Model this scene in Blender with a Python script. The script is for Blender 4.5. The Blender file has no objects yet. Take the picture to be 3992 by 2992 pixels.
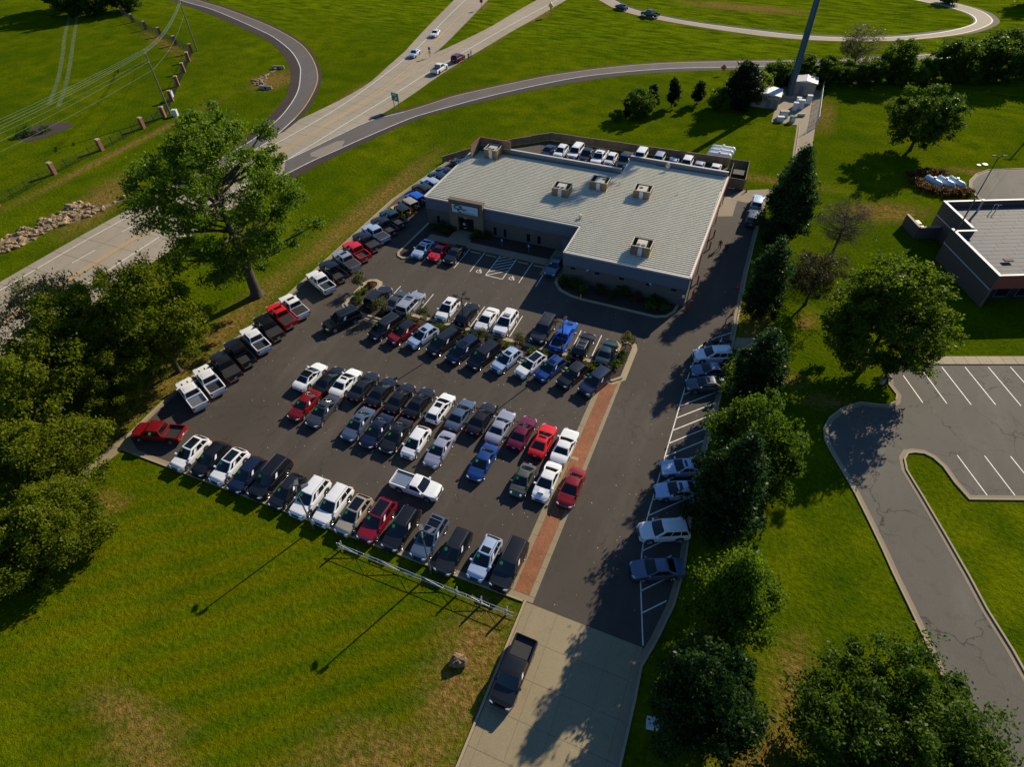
# Aerial view of a used-car lot beside a highway interchange.
# World frame: X runs along the shop front, Y runs away from the road entrance, metres.
import bpy, math, random
import numpy as np
from mathutils import Vector, Matrix
R = math.radians
SC = bpy.context.scene
COL = SC.collection

# ---------------------------------------------------------------- camera
CAM_POS = Vector((8.2413, -51.8118, 52.0))
yaw, pitch, roll = R(23.5), R(45.3), R(-1.5)
fw0 = Vector((0, math.cos(pitch), -math.sin(pitch)))
rt0 = Vector((1, 0, 0)); up0 = rt0.cross(fw0)
rt1 = math.cos(roll) * rt0 + math.sin(roll) * up0
up1 = -math.sin(roll) * rt0 + math.cos(roll) * up0
Rz = Matrix.Rotation(yaw, 3, 'Z')
rt, up, fw = Rz @ rt1, Rz @ up1, Rz @ fw0
cd = bpy.data.cameras.new('camera')
cam = bpy.data.objects.new('camera', cd); COL.objects.link(cam)
cd.sensor_fit = 'HORIZONTAL'; cd.sensor_width = 36.0; cd.lens = 36.0 * 2340 / 3992
cd.clip_start = 0.5; cd.clip_end = 4000
cam.matrix_world = Matrix(((rt.x, up.x, -fw.x, CAM_POS.x), (rt.y, up.y, -fw.y, CAM_POS.y), (rt.z, up.z, -fw.z, CAM_POS.z), (0, 0, 0, 1)))
SC.camera = cam

# ---------------------------------------------------------------- world, sun, exposure
SUN_AZ, SUN_EL = 68.0, 28.0          # azimuth counted from +X towards +Y
W = bpy.data.worlds.new('World'); SC.world = W; W.use_nodes = True
wn = W.node_tree.nodes; wl = W.node_tree.links; wn.clear()
sky = wn.new('ShaderNodeTexSky'); sky.sky_type = 'NISHITA'; sky.sun_disc = False
sky.sun_elevation = R(SUN_EL); sky.sun_rotation = R(90 - SUN_AZ)
sky.altitude = 250; sky.air_density = 1.2; sky.dust_density = 0.0; sky.ozone_density = 8.0
bg = wn.new('ShaderNodeBackground'); bg.inputs['Strength'].default_value = 0.085
wo = wn.new('ShaderNodeOutputWorld')
wl.new(sky.outputs[0], bg.inputs[0]); wl.new(bg.outputs[0], wo.inputs[0])
sl = bpy.data.lights.new('sun', 'SUN'); sl.energy = 5.0; sl.angle = R(0.5); sl.color = (1.0, 0.88, 0.68)
sun = bpy.data.objects.new('sun', sl); COL.objects.link(sun)
sv = Vector((math.cos(R(SUN_EL)) * math.cos(R(SUN_AZ)), math.cos(R(SUN_EL)) * math.sin(R(SUN_AZ)), math.sin(R(SUN_EL))))
sun.rotation_euler = sv.to_track_quat('Z', 'Y').to_euler(); sun.location = sv * 200
vs = SC.view_settings
vs.view_transform = 'Standard'; vs.look = 'None'; vs.gamma = 1.0; vs.use_curve_mapping = False
vs.exposure = 0.38
SC.cycles.max_bounces = 5; SC.cycles.diffuse_bounces = 2; SC.cycles.glossy_bounces = 2
SC.cycles.transmission_bounces = 3; SC.cycles.transparent_max_bounces = 4
SC.cycles.caustics_reflective = False; SC.cycles.caustics_refractive = False

# ---------------------------------------------------------------- materials
MATS = {}
def new_mat(name):
    m = bpy.data.materials.new(name); m.use_nodes = True
    nt = m.node_tree; b = nt.nodes['Principled BSDF']; MATS[name] = m
    return m, nt, b
def simple(name, col, rough=0.6, metal=0.0, coat=0.0, spec=0.5, var=0.0, scale=3.0, bump=0.0, coord='Object'):
    m, nt, b = new_mat(name)
    b.inputs['Base Color'].default_value = (*col, 1); b.inputs['Roughness'].default_value = rough
    b.inputs['Metallic'].default_value = metal; b.inputs['Specular IOR Level'].default_value = spec
    if coat: b.inputs['Coat Weight'].default_value = coat; b.inputs['Coat Roughness'].default_value = 0.04
    if var or bump:
        tc = nt.nodes.new('ShaderNodeTexCoord'); n = nt.nodes.new('ShaderNodeTexNoise')
        n.inputs['Scale'].default_value = scale; n.inputs['Detail'].default_value = 6
        nt.links.new(tc.outputs[coord], n.inputs['Vector'])
        if var:
            r = nt.nodes.new('ShaderNodeMapRange'); r.inputs[1].default_value = .3; r.inputs[2].default_value = .7
            r.inputs[3].default_value = 1 - var; r.inputs[4].default_value = 1 + var
            nt.links.new(n.outputs['Fac'], r.inputs[0])
            h = nt.nodes.new('ShaderNodeHueSaturation'); h.inputs['Color'].default_value = (*col, 1)
            nt.links.new(r.outputs[0], h.inputs['Value']); nt.links.new(h.outputs[0], b.inputs['Base Color'])
        if bump:
            bp = nt.nodes.new('ShaderNodeBump'); bp.inputs['Strength'].default_value = bump; bp.inputs['Distance'].default_value = .05
            nt.links.new(n.outputs['Fac'], bp.inputs['Height']); nt.links.new(bp.outputs[0], b.inputs['Normal'])
    return m
class NT:                       # small helper to wire shader maths
    def __init__(s, nt): s.nt = nt
    def node(s, t, **kw):
        n = s.nt.nodes.new(t)
        for k, v in kw.items(): setattr(n, k, v)
        return n
    def setin(s, n, i, v):
        if hasattr(v, 'is_linked') or isinstance(v, bpy.types.NodeSocket): s.nt.links.new(v, n.inputs[i])
        else: n.inputs[i].default_value = v
    def math(s, op, a, b=0.0, c=None, clamp=False):
        n = s.node('ShaderNodeMath', operation=op, use_clamp=clamp)
        s.setin(n, 0, a); s.setin(n, 1, b)
        if c is not None: s.setin(n, 2, c)
        return n.outputs[0]
    def pos(s):
        return s.node('ShaderNodeNewGeometry').outputs['Position']
    def noise(s, vec, scale, detail=4, rough=.55, dist=0.0):
        n = s.node('ShaderNodeTexNoise'); s.setin(n, 'Vector', vec); n.inputs['Scale'].default_value = scale
        n.inputs['Detail'].default_value = detail; n.inputs['Roughness'].default_value = rough; n.inputs['Distortion'].default_value = dist
        return n.outputs['Fac']
    def rng(s, v, a, b, c=0.0, d=1.0):
        n = s.node('ShaderNodeMapRange'); s.setin(n, 0, v)
        for i, x in enumerate((a, b, c, d)): n.inputs[i + 1].default_value = x
        return n.outputs[0]
    def mix(s, f, a, b, mode='MIX'):
        n = s.node('ShaderNodeMix', data_type='RGBA', blend_type=mode); s.setin(n, 0, f)
        for i, v in ((6, a), (7, b)):
            if isinstance(v, tuple): n.inputs[i].default_value = (*v, 1)
            else: s.setin(n, i, v)
        return n.outputs[2]
    def scaled(s, vec, sx, sy, sz, rot=0.0):
        n = s.node('ShaderNodeMapping'); s.setin(n, 0, vec); n.inputs['Scale'].default_value = (sx, sy, sz); n.inputs['Rotation'].default_value = (0, 0, rot)
        return n.outputs[0]
    def blob(s, vec, cx, cy, rx, ry, rot=0.0):
        # 1 in the middle of an ellipse on the ground, 0 outside
        a = s.node('ShaderNodeVectorMath', operation='SUBTRACT'); s.setin(a, 0, vec); a.inputs[1].default_value = (cx, cy, 0)
        r = s.node('ShaderNodeVectorRotate', rotation_type='Z_AXIS'); s.setin(r, 0, a.outputs[0]); r.inputs['Angle'].default_value = -rot
        m = s.node('ShaderNodeVectorMath', operation='MULTIPLY'); s.setin(m, 0, r.outputs[0]); m.inputs[1].default_value = (1 / rx, 1 / ry, 0)
        l = s.node('ShaderNodeVectorMath', operation='LENGTH'); s.setin(l, 0, m.outputs[0])
        return s.rng(l.outputs['Value'], 0.35, 1.0, 1.0, 0.0)
    def bump(s, b, h, strength, dist=.05):
        n = s.node('ShaderNodeBump'); n.inputs['Strength'].default_value = strength; n.inputs['Distance'].default_value = dist
        s.setin(n, 'Height', h); s.nt.links.new(n.outputs[0], b.inputs['Normal'])

def grass_material():
    m, nt, b = new_mat('grass'); t = NT(nt); p = t.pos()
    big = t.noise(p, .035, 3, .6); mid = t.noise(p, .22, 3, .62); fine = t.noise(p, 2.2, 3, .7); tiny = t.noise(p, 9.0, 2, .7)
    col = t.mix(t.rng(big, .35, .65), (.054, .084, .0014), (.106, .130, .0018))
    col = t.mix(t.rng(mid, .38, .72), col, (.040, .074, .0016))
    # mowing stripes, gently bent, over the front lawn and the verges
    sx = t.node('ShaderNodeSeparateXYZ'); t.setin(sx, 0, p)
    ph = t.math('ADD', t.math('MULTIPLY', sx.outputs[0], -1.55), t.math('MULTIPLY', sx.outputs[1], 1.85))
    ph = t.math('ADD', ph, t.math('MULTIPLY', mid, 2.0))
    st = t.rng(t.math('SINE', ph), -1, 1, 0, 1)
    lawn = t.node('ShaderNodeAttribute', attribute_name='lawn').outputs['Fac']
    col = t.mix(t.math('MULTIPLY', t.math('MULTIPLY', st, lawn), .62), col, (.112, .104, .0012))
    # the rough meadow between the ramps is paler and streakier
    strk = t.noise(t.scaled(p, .15, .6, 1, .5), 1.0, 3, .65)
    mead = t.rng(sx.outputs[1], 95, 135)
    col = t.mix(t.math('MULTIPLY', mead, t.rng(strk, .42, .68, 0, .8)), col, (.150, .205, .004))
    col = t.mix(t.math('MULTIPLY', mead, t.rng(strk, .44, .30, 0, .75)), col, (.030, .058, .002))
    # dry and bare patches
    at = t.node('ShaderNodeAttribute', attribute_name='dry'); dry = at.outputs['Fac']
    brk = t.rng(t.noise(p, .9, 3, .7), .30, .52)
    dry = t.math('MULTIPLY', dry, brk)
    dcol = t.mix(t.rng(fine, .3, .7), (.150, .085, .016), (.245, .150, .048))
    col = t.mix(t.math('MULTIPLY', dry, .92), col, dcol)
    # tufts
    f2 = t.rng(fine, .28, .72, .62, 1.36)
    f3 = t.rng(tiny, .25, .75, .72, 1.28)
    v = t.math('MULTIPLY', f2, f3)
    h = t.node('ShaderNodeHueSaturation'); t.setin(h, 'Color', col); t.setin(h, 'Value', v)
    nt.links.new(h.outputs[0], b.inputs['Base Color'])
    b.inputs['Roughness'].default_value = 1.0; b.inputs['Specular IOR Level'].default_value = 0.0
    t.bump(b, t.math('ADD', fine, t.math('MULTIPLY', tiny, .5)), .9, .16)
    return m
grass_material()

def asphalt_material(name, c1, c2, crack=0.0, stain=.5, spec=.25):
    m, nt, b = new_mat(name); t = NT(nt); p = t.pos()
    big = t.noise(p, .06, 5, .6); st = t.noise(t.scaled(p, .30, .06, 1), 1.0, 5, .65); fine = t.noise(p, 14, 3, .7); mid = t.noise(p, .8, 4, .6)
    col = t.mix(t.rng(big, .3, .7), c1, c2)
    col = t.mix(t.math('MULTIPLY', t.rng(st, .5, .75), stain), col, tuple(x * 1.35 for x in c2))
    col = t.mix(t.math('MULTIPLY', t.rng(mid, .56, .72), .35), col, tuple(x * .62 for x in c1))
    if crack:
        w = t.node('ShaderNodeTexVoronoi', feature='DISTANCE_TO_EDGE'); w.inputs['Scale'].default_value = .16
        wob = t.node('ShaderNodeVectorMath', operation='ADD'); nz = t.node('ShaderNodeTexNoise'); nz.inputs['Scale'].default_value = .55; nz.inputs['Detail'].default_value = 6
        t.setin(nz, 'Vector', p); sc = t.node('ShaderNodeVectorMath', operation='SCALE'); t.setin(sc, 0, nz.outputs['Color']); sc.inputs['Scale'].default_value = 3.2
        t.setin(wob, 0, p); t.setin(wob, 1, sc.outputs[0]); t.setin(w, 'Vector', wob.outputs[0])
        ck = t.rng(w.outputs['Distance'], .0, .013, 1, 0)
        keep = t.rng(t.noise(p, .10, 3), .42, .6)
        col = t.mix(t.math('MULTIPLY', t.math('MULTIPLY', ck, keep), crack), col, (.012, .011, .010))
    h = t.node('ShaderNodeHueSaturation'); t.setin(h, 'Color', col); t.setin(h, 'Value', t.rng(fine, .25, .75, .78, 1.22))
    nt.links.new(h.outputs[0], b.inputs['Base Color'])
    b.inputs['Roughness'].default_value = .85; b.inputs['Specular IOR Level'].default_value = spec
    t.bump(b, fine, .25, .02)
asphalt_material('lot_asphalt', (.058, .048, .038), (.080, .067, .053), .45, .7)
asphalt_material('ramp_asphalt', (.105, .092, .083), (.122, .108, .097), 0)
asphalt_material('shoulder_asphalt', (.040, .026, .021), (.050, .033, .026), 0)
asphalt_material('old_asphalt', (.104, .093, .075), (.128, .115, .094), .8)
asphalt_material('road_concrete', (.290, .240, .170), (.350, .295, .215), .0, .25)
asphalt_material('drive_concrete', (.255, .205, .120), (.300, .245, .150), .0, .25)
asphalt_material('curb_concrete', (.33, .265, .165), (.40, .325, .21), .0, .2)
asphalt_material('path_concrete', (.24, .19, .125), (.29, .235, .16), .0, .2)
def brick_paving():
    m, nt, b = new_mat('brick_paving'); t = NT(nt); p = t.pos()
    br = t.node('ShaderNodeTexBrick'); t.setin(br, 'Vector', t.scaled(p, 1, 1, 1, R(45)))
    br.inputs['Scale'].default_value = 1.0; br.inputs['Brick Width'].default_value = .22; br.inputs['Row Height'].default_value = .11; br.inputs['Mortar Size'].default_value = .006
    br.inputs['Color1'].default_value = (.30, .105, .034, 1); br.inputs['Color2'].default_value = (.215, .07, .026, 1); br.inputs['Mortar'].default_value = (.10, .05, .025, 1)
    n = t.noise(p, .5, 5, .65); h = t.node('ShaderNodeHueSaturation'); t.setin(h, 'Color', br.outputs['Color']); t.setin(h, 'Value', t.rng(n, .3, .7, .75, 1.25))
    nt.links.new(h.outputs[0], b.inputs['Base Color']); b.inputs['Roughness'].default_value = .8
    t.bump(b, br.outputs['Fac'], -.3, .02)
brick_paving()
def masonry(name, c1, c2, mort, bw, bh):
    m, nt, b = new_mat(name); t = NT(nt)
    tc = t.node('ShaderNodeTexCoord'); s = t.node('ShaderNodeSeparateXYZ'); t.setin(s, 0, tc.outputs['Object'])
    cmb = t.node('ShaderNodeCombineXYZ'); t.setin(cmb, 0, t.math('ADD', s.outputs[0], s.outputs[1])); t.setin(cmb, 1, s.outputs[2])
    br = t.node('ShaderNodeTexBrick'); t.setin(br, 'Vector', cmb.outputs[0]); br.inputs['Scale'].default_value = 1
    br.inputs['Brick Width'].default_value = bw; br.inputs['Row Height'].default_value = bh; br.inputs['Mortar Size'].default_value = .008
    br.inputs['Color1'].default_value = (*c1, 1); br.inputs['Color2'].default_value = (*c2, 1); br.inputs['Mortar'].default_value = (*mort, 1)
    nt.links.new(br.outputs['Color'], b.inputs['Base Color']); b.inputs['Roughness'].default_value = .85
    t.bump(b, br.outputs['Fac'], -.4, .01)
masonry('tan_block', (.22, .155, .090), (.185, .13, .076), (.15, .11, .075), .4, .2)
masonry('grey_block', (.125, .105, .085), (.105, .088, .072), (.085, .072, .06), .4, .2)
masonry('brown_brick', (.13, .085, .06), (.10, .065, .048), (.12, .10, .08), .22, .075)
masonry('red_brick', (.26, .075, .04), (.20, .055, .032), (.22, .16, .12), .22, .075)
simple('paint_white', (.72, .69, .62), .6, var=.15, scale=2)
simple('paint_yellow', (.62, .33, .03), .6, var=.12, scale=2)
simple('metal_roof', (.40, .395, .31), .55, 0.1, var=.12, scale=.35)  # roof deck: shade between ribs painted in as a darker colour
simple('roof_rib', (.74, .70, .56), .45, 0.1, var=.05, scale=.6)  # same metal as the deck, coloured lighter so the shade stripes stand out
simple('metal_trim', (.62, .57, .48), .45, 0.2)
simple('rust_trim', (.20, .045, .025), .6, .1)
simple('fascia', (.115, .145, .190), .55, .1, var=.05, scale=1)
simple('screen_panel', (.165, .125, .075), .6, var=.12, scale=4)
simple('unit_metal', (.50, .45, .36), .5, .1, var=.06, scale=3)
simple('dark', (.012, .012, .013), .5)
simple('black_rubber', (.018, .018, .019), .75)
simple('bed_liner', (.020, .020, .021), .7)
simple('vinyl', (.030, .030, .031), .5, var=.1)
simple('alloy', (.55, .55, .56), .25, .85)
simple('chrome', (.75, .75, .76), .12, 1.0)
simple('glass', (.006, .008, .010), .04, 0, spec=.6)
simple('house_glass', (.008, .010, .013), .06, 0, spec=.6)
simple('headlamp', (.55, .58, .60), .08, .3, coat=1)
simple('taillamp', (.40, .008, .010), .12, 0, coat=1)
simple('paper', (.82, .82, .84), .7)
simple('sticker', (.10, .62, .04), .5)
simple('plate', (.55, .58, .62), .4)
simple('galvanized', (.52, .55, .56), .35, .75)
simple('white_tank', (.78, .78, .76), .3, coat=.4, var=.04)
simple('blue_tank', (.46, .56, .68), .3, coat=.4, var=.04)
simple('pole_grey', (.17, .18, .19), .5, .5)
simple('bronze_pole', (.030, .026, .024), .75, 0, spec=.2)
simple('tower_steel', (.05, .10, .15), .5, .6, var=.08, scale=.5)
simple('pole_wood', (.15, .12, .095), .85, var=.2, scale=2)
simple('wire', (.42, .46, .36), .35, .7)
simple('dark_wire', (.02, .02, .02), 1.0, spec=0)
simple('field_track', (.060, .088, .002), .95, var=.4, scale=.8)
simple('wood_fence', (.27, .18, .10), .8, var=.25, scale=1.5)
simple('bark', (.060, .045, .033), .9, var=.3, scale=2, bump=.6)
simple('pale_bark', (.14, .12, .09), .9, var=.3, scale=2)
simple('mulch', (.040, .022, .016), .95, var=.45, scale=5, bump=1.0)
simple('stone', (.26, .175, .080), .9, var=.35, scale=2.2, bump=.6)
simple('stone_pale', (.33, .24, .125), .9, var=.3, scale=2.2, bump=.6)
simple('boulder_stone', (.16, .105, .055), .9, var=.45, scale=2.5, bump=1.0)
simple('red_post', (.38, .035, .020), .5, var=.15)
simple('orange_plastic', (.72, .085, .015), .45)
simple('yellow_plastic', (.70, .48, .01), .45)
simple('sign_green', (.004, .15, .085), .4)
simple('sign_blue', (.01, .12, .45), .4)
simple('sign_yellow', (.75, .45, .01), .4)
simple('sign_red', (.35, .02, .03), .4)
simple('sign_face', (.50, .68, .80), .35)
simple('sign_ink', (.012, .012, .016), .4)
simple('sign_ink_grey', (.16, .24, .30), .4)
simple('sign_white', (.80, .82, .82), .4)
simple('membrane', (.055, .057, .066), .75, var=.12, scale=.8)
simple('coping', (.55, .53, .50), .6, var=.12, scale=1.5)
simple('red_wood', (.26, .055, .030), .7, var=.12)
simple('shelter_wall', (.33, .27, .20), .8, var=.08)
simple('shelter_roof', (.62, .58, .54), .5, var=.05)
simple('cabinet', (.55, .58, .58), .45)
simple('skin', (.42, .24, .16), .6)
simple('jeans', (.035, .05, .10), .8)
simple('shirt_blue', (.02, .08, .28), .8)
simple('shirt_dark', (.02, .03, .025), .8)
simple('shirt_red', (.20, .02, .02), .8)
simple('hair', (.02, .015, .01), .7)
simple('screen_lilac', (.45, .50, .85), .5)
simple('patch_tan', (.23, .19, .14), .85, var=.08)
simple('litter', (.60, .50, .28), .8)
simple('dirt', (.17, .115, .065), .95, var=.3, scale=1.2, bump=.6)
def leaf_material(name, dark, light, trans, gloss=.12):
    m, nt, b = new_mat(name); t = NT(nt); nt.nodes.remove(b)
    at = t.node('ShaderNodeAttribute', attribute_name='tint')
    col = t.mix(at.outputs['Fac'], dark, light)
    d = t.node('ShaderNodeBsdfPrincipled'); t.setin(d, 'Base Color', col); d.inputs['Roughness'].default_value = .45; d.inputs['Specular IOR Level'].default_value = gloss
    tr = t.node('ShaderNodeBsdfTranslucent')
    t.setin(tr, 'Color', t.mix(.5, col, trans)); mx = t.node('ShaderNodeMixShader'); mx.inputs[0].default_value = .44
    nt.links.new(d.outputs[0], mx.inputs[1]); nt.links.new(tr.outputs[0], mx.inputs[2])
    out = [n for n in nt.nodes if n.type == 'OUTPUT_MATERIAL'][0]; nt.links.new(mx.outputs[0], out.inputs[0])
leaf_material('leaf_cotton', (.034, .070, .005), (.115, .185, .010), (.30, .46, .014))
leaf_material('leaf_locust', (.044, .070, .003), (.165, .195, .006), (.40, .46, .008))
leaf_material('leaf_dark', (.009, .028, .005), (.028, .064, .010), (.05, .12, .012), .22)
leaf_material('leaf_mid', (.020, .046, .004), (.070, .122, .008), (.16, .28, .010))
leaf_material('leaf_maple', (.026, .052, .003), (.100, .150, .007), (.24, .36, .010))
leaf_material('leaf_thin', (.03, .03, .012), (.07, .065, .02), (.08, .08, .02))
leaf_material('leaf_lime', (.036, .075, .005), (.115, .185, .010), (.24, .38, .012))
leaf_material('leaf_conifer', (.010, .020, .006), (.030, .046, .012), (.03, .05, .01))
leaf_material('leaf_olive', (.05, .052, .014), (.15, .15, .055), (.17, .18, .04))
leaf_material('leaf_rust', (.07, .035, .012), (.17, .09, .03), (.2, .1, .02))
leaf_material('twig', (.045, .038, .030), (.085, .07, .052), (.05, .04, .03))
def paint(name, col, metal=0.0, rough=.40): return simple(name, col, rough, metal, coat=.65, spec=.35)
paint('car_white', (.76, .76, .76)); paint('car_black', (.006, .0065, .008)); paint('car_charcoal', (.018, .019, .022), .3)
paint('car_grey', (.075, .085, .10), .5); paint('car_silver', (.40, .42, .48), .5); paint('car_slate', (.10, .14, .21), .4)
paint('car_navy', (.010, .020, .055), .3); paint('car_blue', (.012, .055, .22), .3); paint('car_bright_blue', (.01, .12, .62), .3)
paint('car_ice', (.42, .52, .68), .3); paint('car_red', (.60, .010, .012)); paint('car_dark_red', (.22, .006, .009), .2)
paint('car_maroon', (.14, .007, .035), .3); paint('car_beige', (.46, .40, .30), .4); paint('car_yellow', (.72, .42, .004)); paint('car_moss', (.09, .10, .075), .3)
paint('car_lilac', (.36, .37, .46), .4); paint('car_wine', (.26, .006, .022), .3); paint('car_teal', (.015, .045, .055), .3)
# ---------------------------------------------------------------- mesh helpers
def M(n): return MATS[n]
def mesh(name, v, f, mats=(), smooth=False, mi=None, angle=None):
    me = bpy.data.meshes.new(name); me.from_pydata([tuple(x) for x in v], [], [tuple(x) for x in f])
    for m in mats: me.materials.append(M(m) if isinstance(m, str) else m)
    if mi is not None: me.polygons.foreach_set('material_index', mi)
    if smooth or angle: me.polygons.foreach_set('use_smooth', [True] * len(me.polygons))
    me.update()
    if angle: me.set_sharp_from_angle(angle=R(angle))
    return me
def add(name, me, parent=None, loc=(0, 0, 0), rot=(0, 0, 0), scale=None, mat=None):
    o = bpy.data.objects.new(name, me); COL.objects.link(o)
    o.location = loc; o.rotation_euler = rot
    if scale is not None: o.scale = scale
    if parent is not None: o.parent = parent
    if mat is not None:
        o.material_slots[0].link = 'OBJECT'; o.material_slots[0].material = M(mat)
    return o
def tag(o, label, cat, group=None):
    o['label'] = label; o['category'] = cat
    if group: o['group'] = group
    return o
def thing(name, label, cat, loc=(0, 0, 0), rz=0.0, group=None):
    o = bpy.data.objects.new(name, None); COL.objects.link(o); o.empty_display_size = .3
    o.location = loc; o.rotation_euler = (0, 0, rz)
    return tag(o, label, cat, group)
def struct(o): o['kind'] = 'structure'; return o
class MB:
    def __init__(s): s.v = []; s.f = []
    def quad(s, a, b, c, d): n = len(s.v); s.v += [a, b, c, d]; s.f.append((n, n + 1, n + 2, n + 3)); return s
    def box(s, x0, x1, y0, y1, z0, z1):
        n = len(s.v); s.v += [(x0, y0, z0), (x1, y0, z0), (x1, y1, z0), (x0, y1, z0), (x0, y0, z1), (x1, y0, z1), (x1, y1, z1), (x0, y1, z1)]
        s.f += [tuple(n + i for i in q) for q in ((3, 2, 1, 0), (4, 5, 6, 7), (0, 1, 5, 4), (1, 2, 6, 5), (2, 3, 7, 6), (3, 0, 4, 7))]; return s
    def bar(s, a, b, r, r2=None, n=6, caps=True):
        a, b = Vector(a), Vector(b); d = (b - a).normalized(); t = Vector((0, 0, 1)) if abs(d.z) < .95 else Vector((1, 0, 0))
        x = d.cross(t).normalized(); y = d.cross(x); k = len(s.v); r2 = r if r2 is None else r2
        for p, rr in ((a, r), (b, r2)):
            for i in range(n):
                q = 2 * math.pi * (i + .5) / n; s.v.append(tuple(p + x * (rr * math.cos(q)) + y * (rr * math.sin(q))))
        for i in range(n): s.f.append((k + i, k + (i + 1) % n, k + n + (i + 1) % n, k + n + i))
        if caps: s.f.append(tuple(k + i for i in range(n))[::-1]); s.f.append(tuple(k + n + i for i in range(n)))
        return s
    def tube(s, pts, rad, n=6):
        for i in range(len(pts) - 1):
            r = rad if not hasattr(rad, '__len__') else rad[i]; r2 = r if not hasattr(rad, '__len__') else rad[i + 1]
            s.bar(pts[i], pts[i + 1], r, r2, n, caps=(i in (0, len(pts) - 2)))
        return s
    def prism(s, poly, z0, z1):
        n = len(s.v); k = len(poly); s.v += [(*p, z0) for p in poly] + [(*p, z1) for p in poly]
        s.f.append(tuple(n + k + i for i in range(k))); s.f.append(tuple(n + i for i in range(k))[::-1])
        for i in range(k): j = (i + 1) % k; s.f.append((n + i, n + j, n + k + j, n + k + i))
        return s
    def cyl(s, x, y, z0, z1, r, r2=None, n=12): return s.bar((x, y, z0), (x, y, z1), r, r2, n)
    def me(s, name, mat, smooth=False, angle=None): return mesh(name, s.v, s.f, [mat] if not isinstance(mat, (list, tuple)) else mat, smooth, None, angle)
    def obj(s, name, mat, parent=None, loc=(0, 0, 0), rot=(0, 0, 0), angle=None): return add(name, s.me(name, mat, False, angle), parent, loc, rot)
def ccw(poly):
    a = sum(poly[i][0] * poly[(i + 1) % len(poly)][1] - poly[(i + 1) % len(poly)][0] * poly[i][1] for i in range(len(poly)))
    return poly if a > 0 else poly[::-1]
def smooth_line(pts, n=4, closed=False):
    out = []; k = len(pts); rngk = k if closed else k - 1
    for i in range(rngk):
        if closed: p0, p1, p2, p3 = pts[i - 1], pts[i], pts[(i + 1) % k], pts[(i + 2) % k]
        else: p0, p1, p2, p3 = pts[max(i - 1, 0)], pts[i], pts[i + 1], pts[min(i + 2, k - 1)]
        for j in range(n):
            t = j / n
            out.append(tuple(.5 * (2 * p1[a] + (p2[a] - p0[a]) * t + (2 * p0[a] - 5 * p1[a] + 4 * p2[a] - p3[a]) * t * t + (3 * p1[a] - p0[a] - 3 * p2[a] + p3[a]) * t ** 3) for a in (0, 1)))
    if not closed: out.append(tuple(pts[-1]))
    return out
def offsets(pts, closed=False):
    # miter normals (pointing left of travel)
    k = len(pts); N = []
    for i in range(k):
        a = Vector(pts[i]) - Vector(pts[i - 1]) if (i > 0 or closed) else None
        b = Vector(pts[(i + 1) % k]) - Vector(pts[i]) if (i < k - 1 or closed) else None
        if a is None: a = b
        if b is None: b = a
        na = Vector((-a.y, a.x)).normalized(); nb = Vector((-b.y, b.x)).normalized(); m = na + nb
        if m.length < 1e-4: m = na
        m.normalize(); N.append(m / max(.4, m.dot(na)))
    return N
def ribbon(mb, pts, o0, o1, z0, z1=None, closed=False):
    # flat strip from offset o0 to o1 (left positive) at height z0; with z1 it becomes a raised block
    N = offsets(pts, closed); k = len(pts); n = len(mb.v)
    A = [(pts[i][0] + N[i].x * o0, pts[i][1] + N[i].y * o0) for i in range(k)]; B = [(pts[i][0] + N[i].x * o1, pts[i][1] + N[i].y * o1) for i in range(k)]
    top = z0 if z1 is None else z1
    mb.v += [(*p, top) for p in A] + [(*p, top) for p in B]
    if z1 is not None: mb.v += [(*p, z0) for p in A] + [(*p, z0) for p in B]
    for i in range(k if closed else k - 1):
        j = (i + 1) % k; mb.f.append((n + i, n + j, n + k + j, n + k + i))
        if z1 is not None:
            mb.f.append((n + 2 * k + i, n + 2 * k + j, n + j, n + i)); mb.f.append((n + k + i, n + k + j, n + 3 * k + j, n + 3 * k + i))
    if z1 is not None and not closed:
        mb.f.append((n, n + k, n + 3 * k, n + 2 * k)); e = k - 1; mb.f.append((n + k + e, n + e, n + 2 * k + e, n + 3 * k + e))
    if o1 < o0: mb.f[:] = [q[::-1] if min(q) >= n else q for q in mb.f]
    return mb
def between(mb, A, B, z):
    n = len(mb.v); k = len(A); mb.v += [(*p, z) for p in A] + [(*p, z) for p in B]
    for i in range(k - 1): mb.f.append((n + i, n + i + 1, n + k + i + 1, n + k + i))
    return mb
def resample(pts, k):
    P = [Vector(p) for p in pts]; d = [0]
    for i in range(1, len(P)): d.append(d[-1] + (P[i] - P[i - 1]).length)
    out = []
    for s in range(k):
        t = d[-1] * s / (k - 1); i = max(0, min(len(P) - 2, next((j for j in range(len(d) - 1) if d[j + 1] >= t), len(P) - 2)))
        f = (t - d[i]) / max(1e-9, d[i + 1] - d[i]); out.append(tuple(P[i].lerp(P[i + 1], f)))
    return out
def flip_up(me):
    # make every face of a flat sheet look up
    for p in me.polygons:
        if p.normal.z < 0: p.flip()
    me.update(); return me
def sheet(name, mb, mat, parent=None):
    return add(name, flip_up(mb.me(name, mat)), parent)
def text_mesh(name, body, size, mat, shear=0.0, ext=.01, bold=0.0, xs=1.0):
    c = bpy.data.curves.new(name, 'FONT'); c.body = body; c.size = size; c.extrude = ext; c.shear = shear; c.offset = bold; c.resolution_u = 3
    c.align_x = 'LEFT'; o = bpy.data.objects.new(name, c); COL.objects.link(o)
    dg = bpy.context.evaluated_depsgraph_get(); me = bpy.data.meshes.new_from_object(o.evaluated_get(dg)); bpy.data.objects.remove(o)
    me.materials.clear(); me.materials.append(M(mat)); me.name = name
    if xs != 1: me.transform(Matrix.Diagonal((xs, 1, 1, 1)))
    return me

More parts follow.
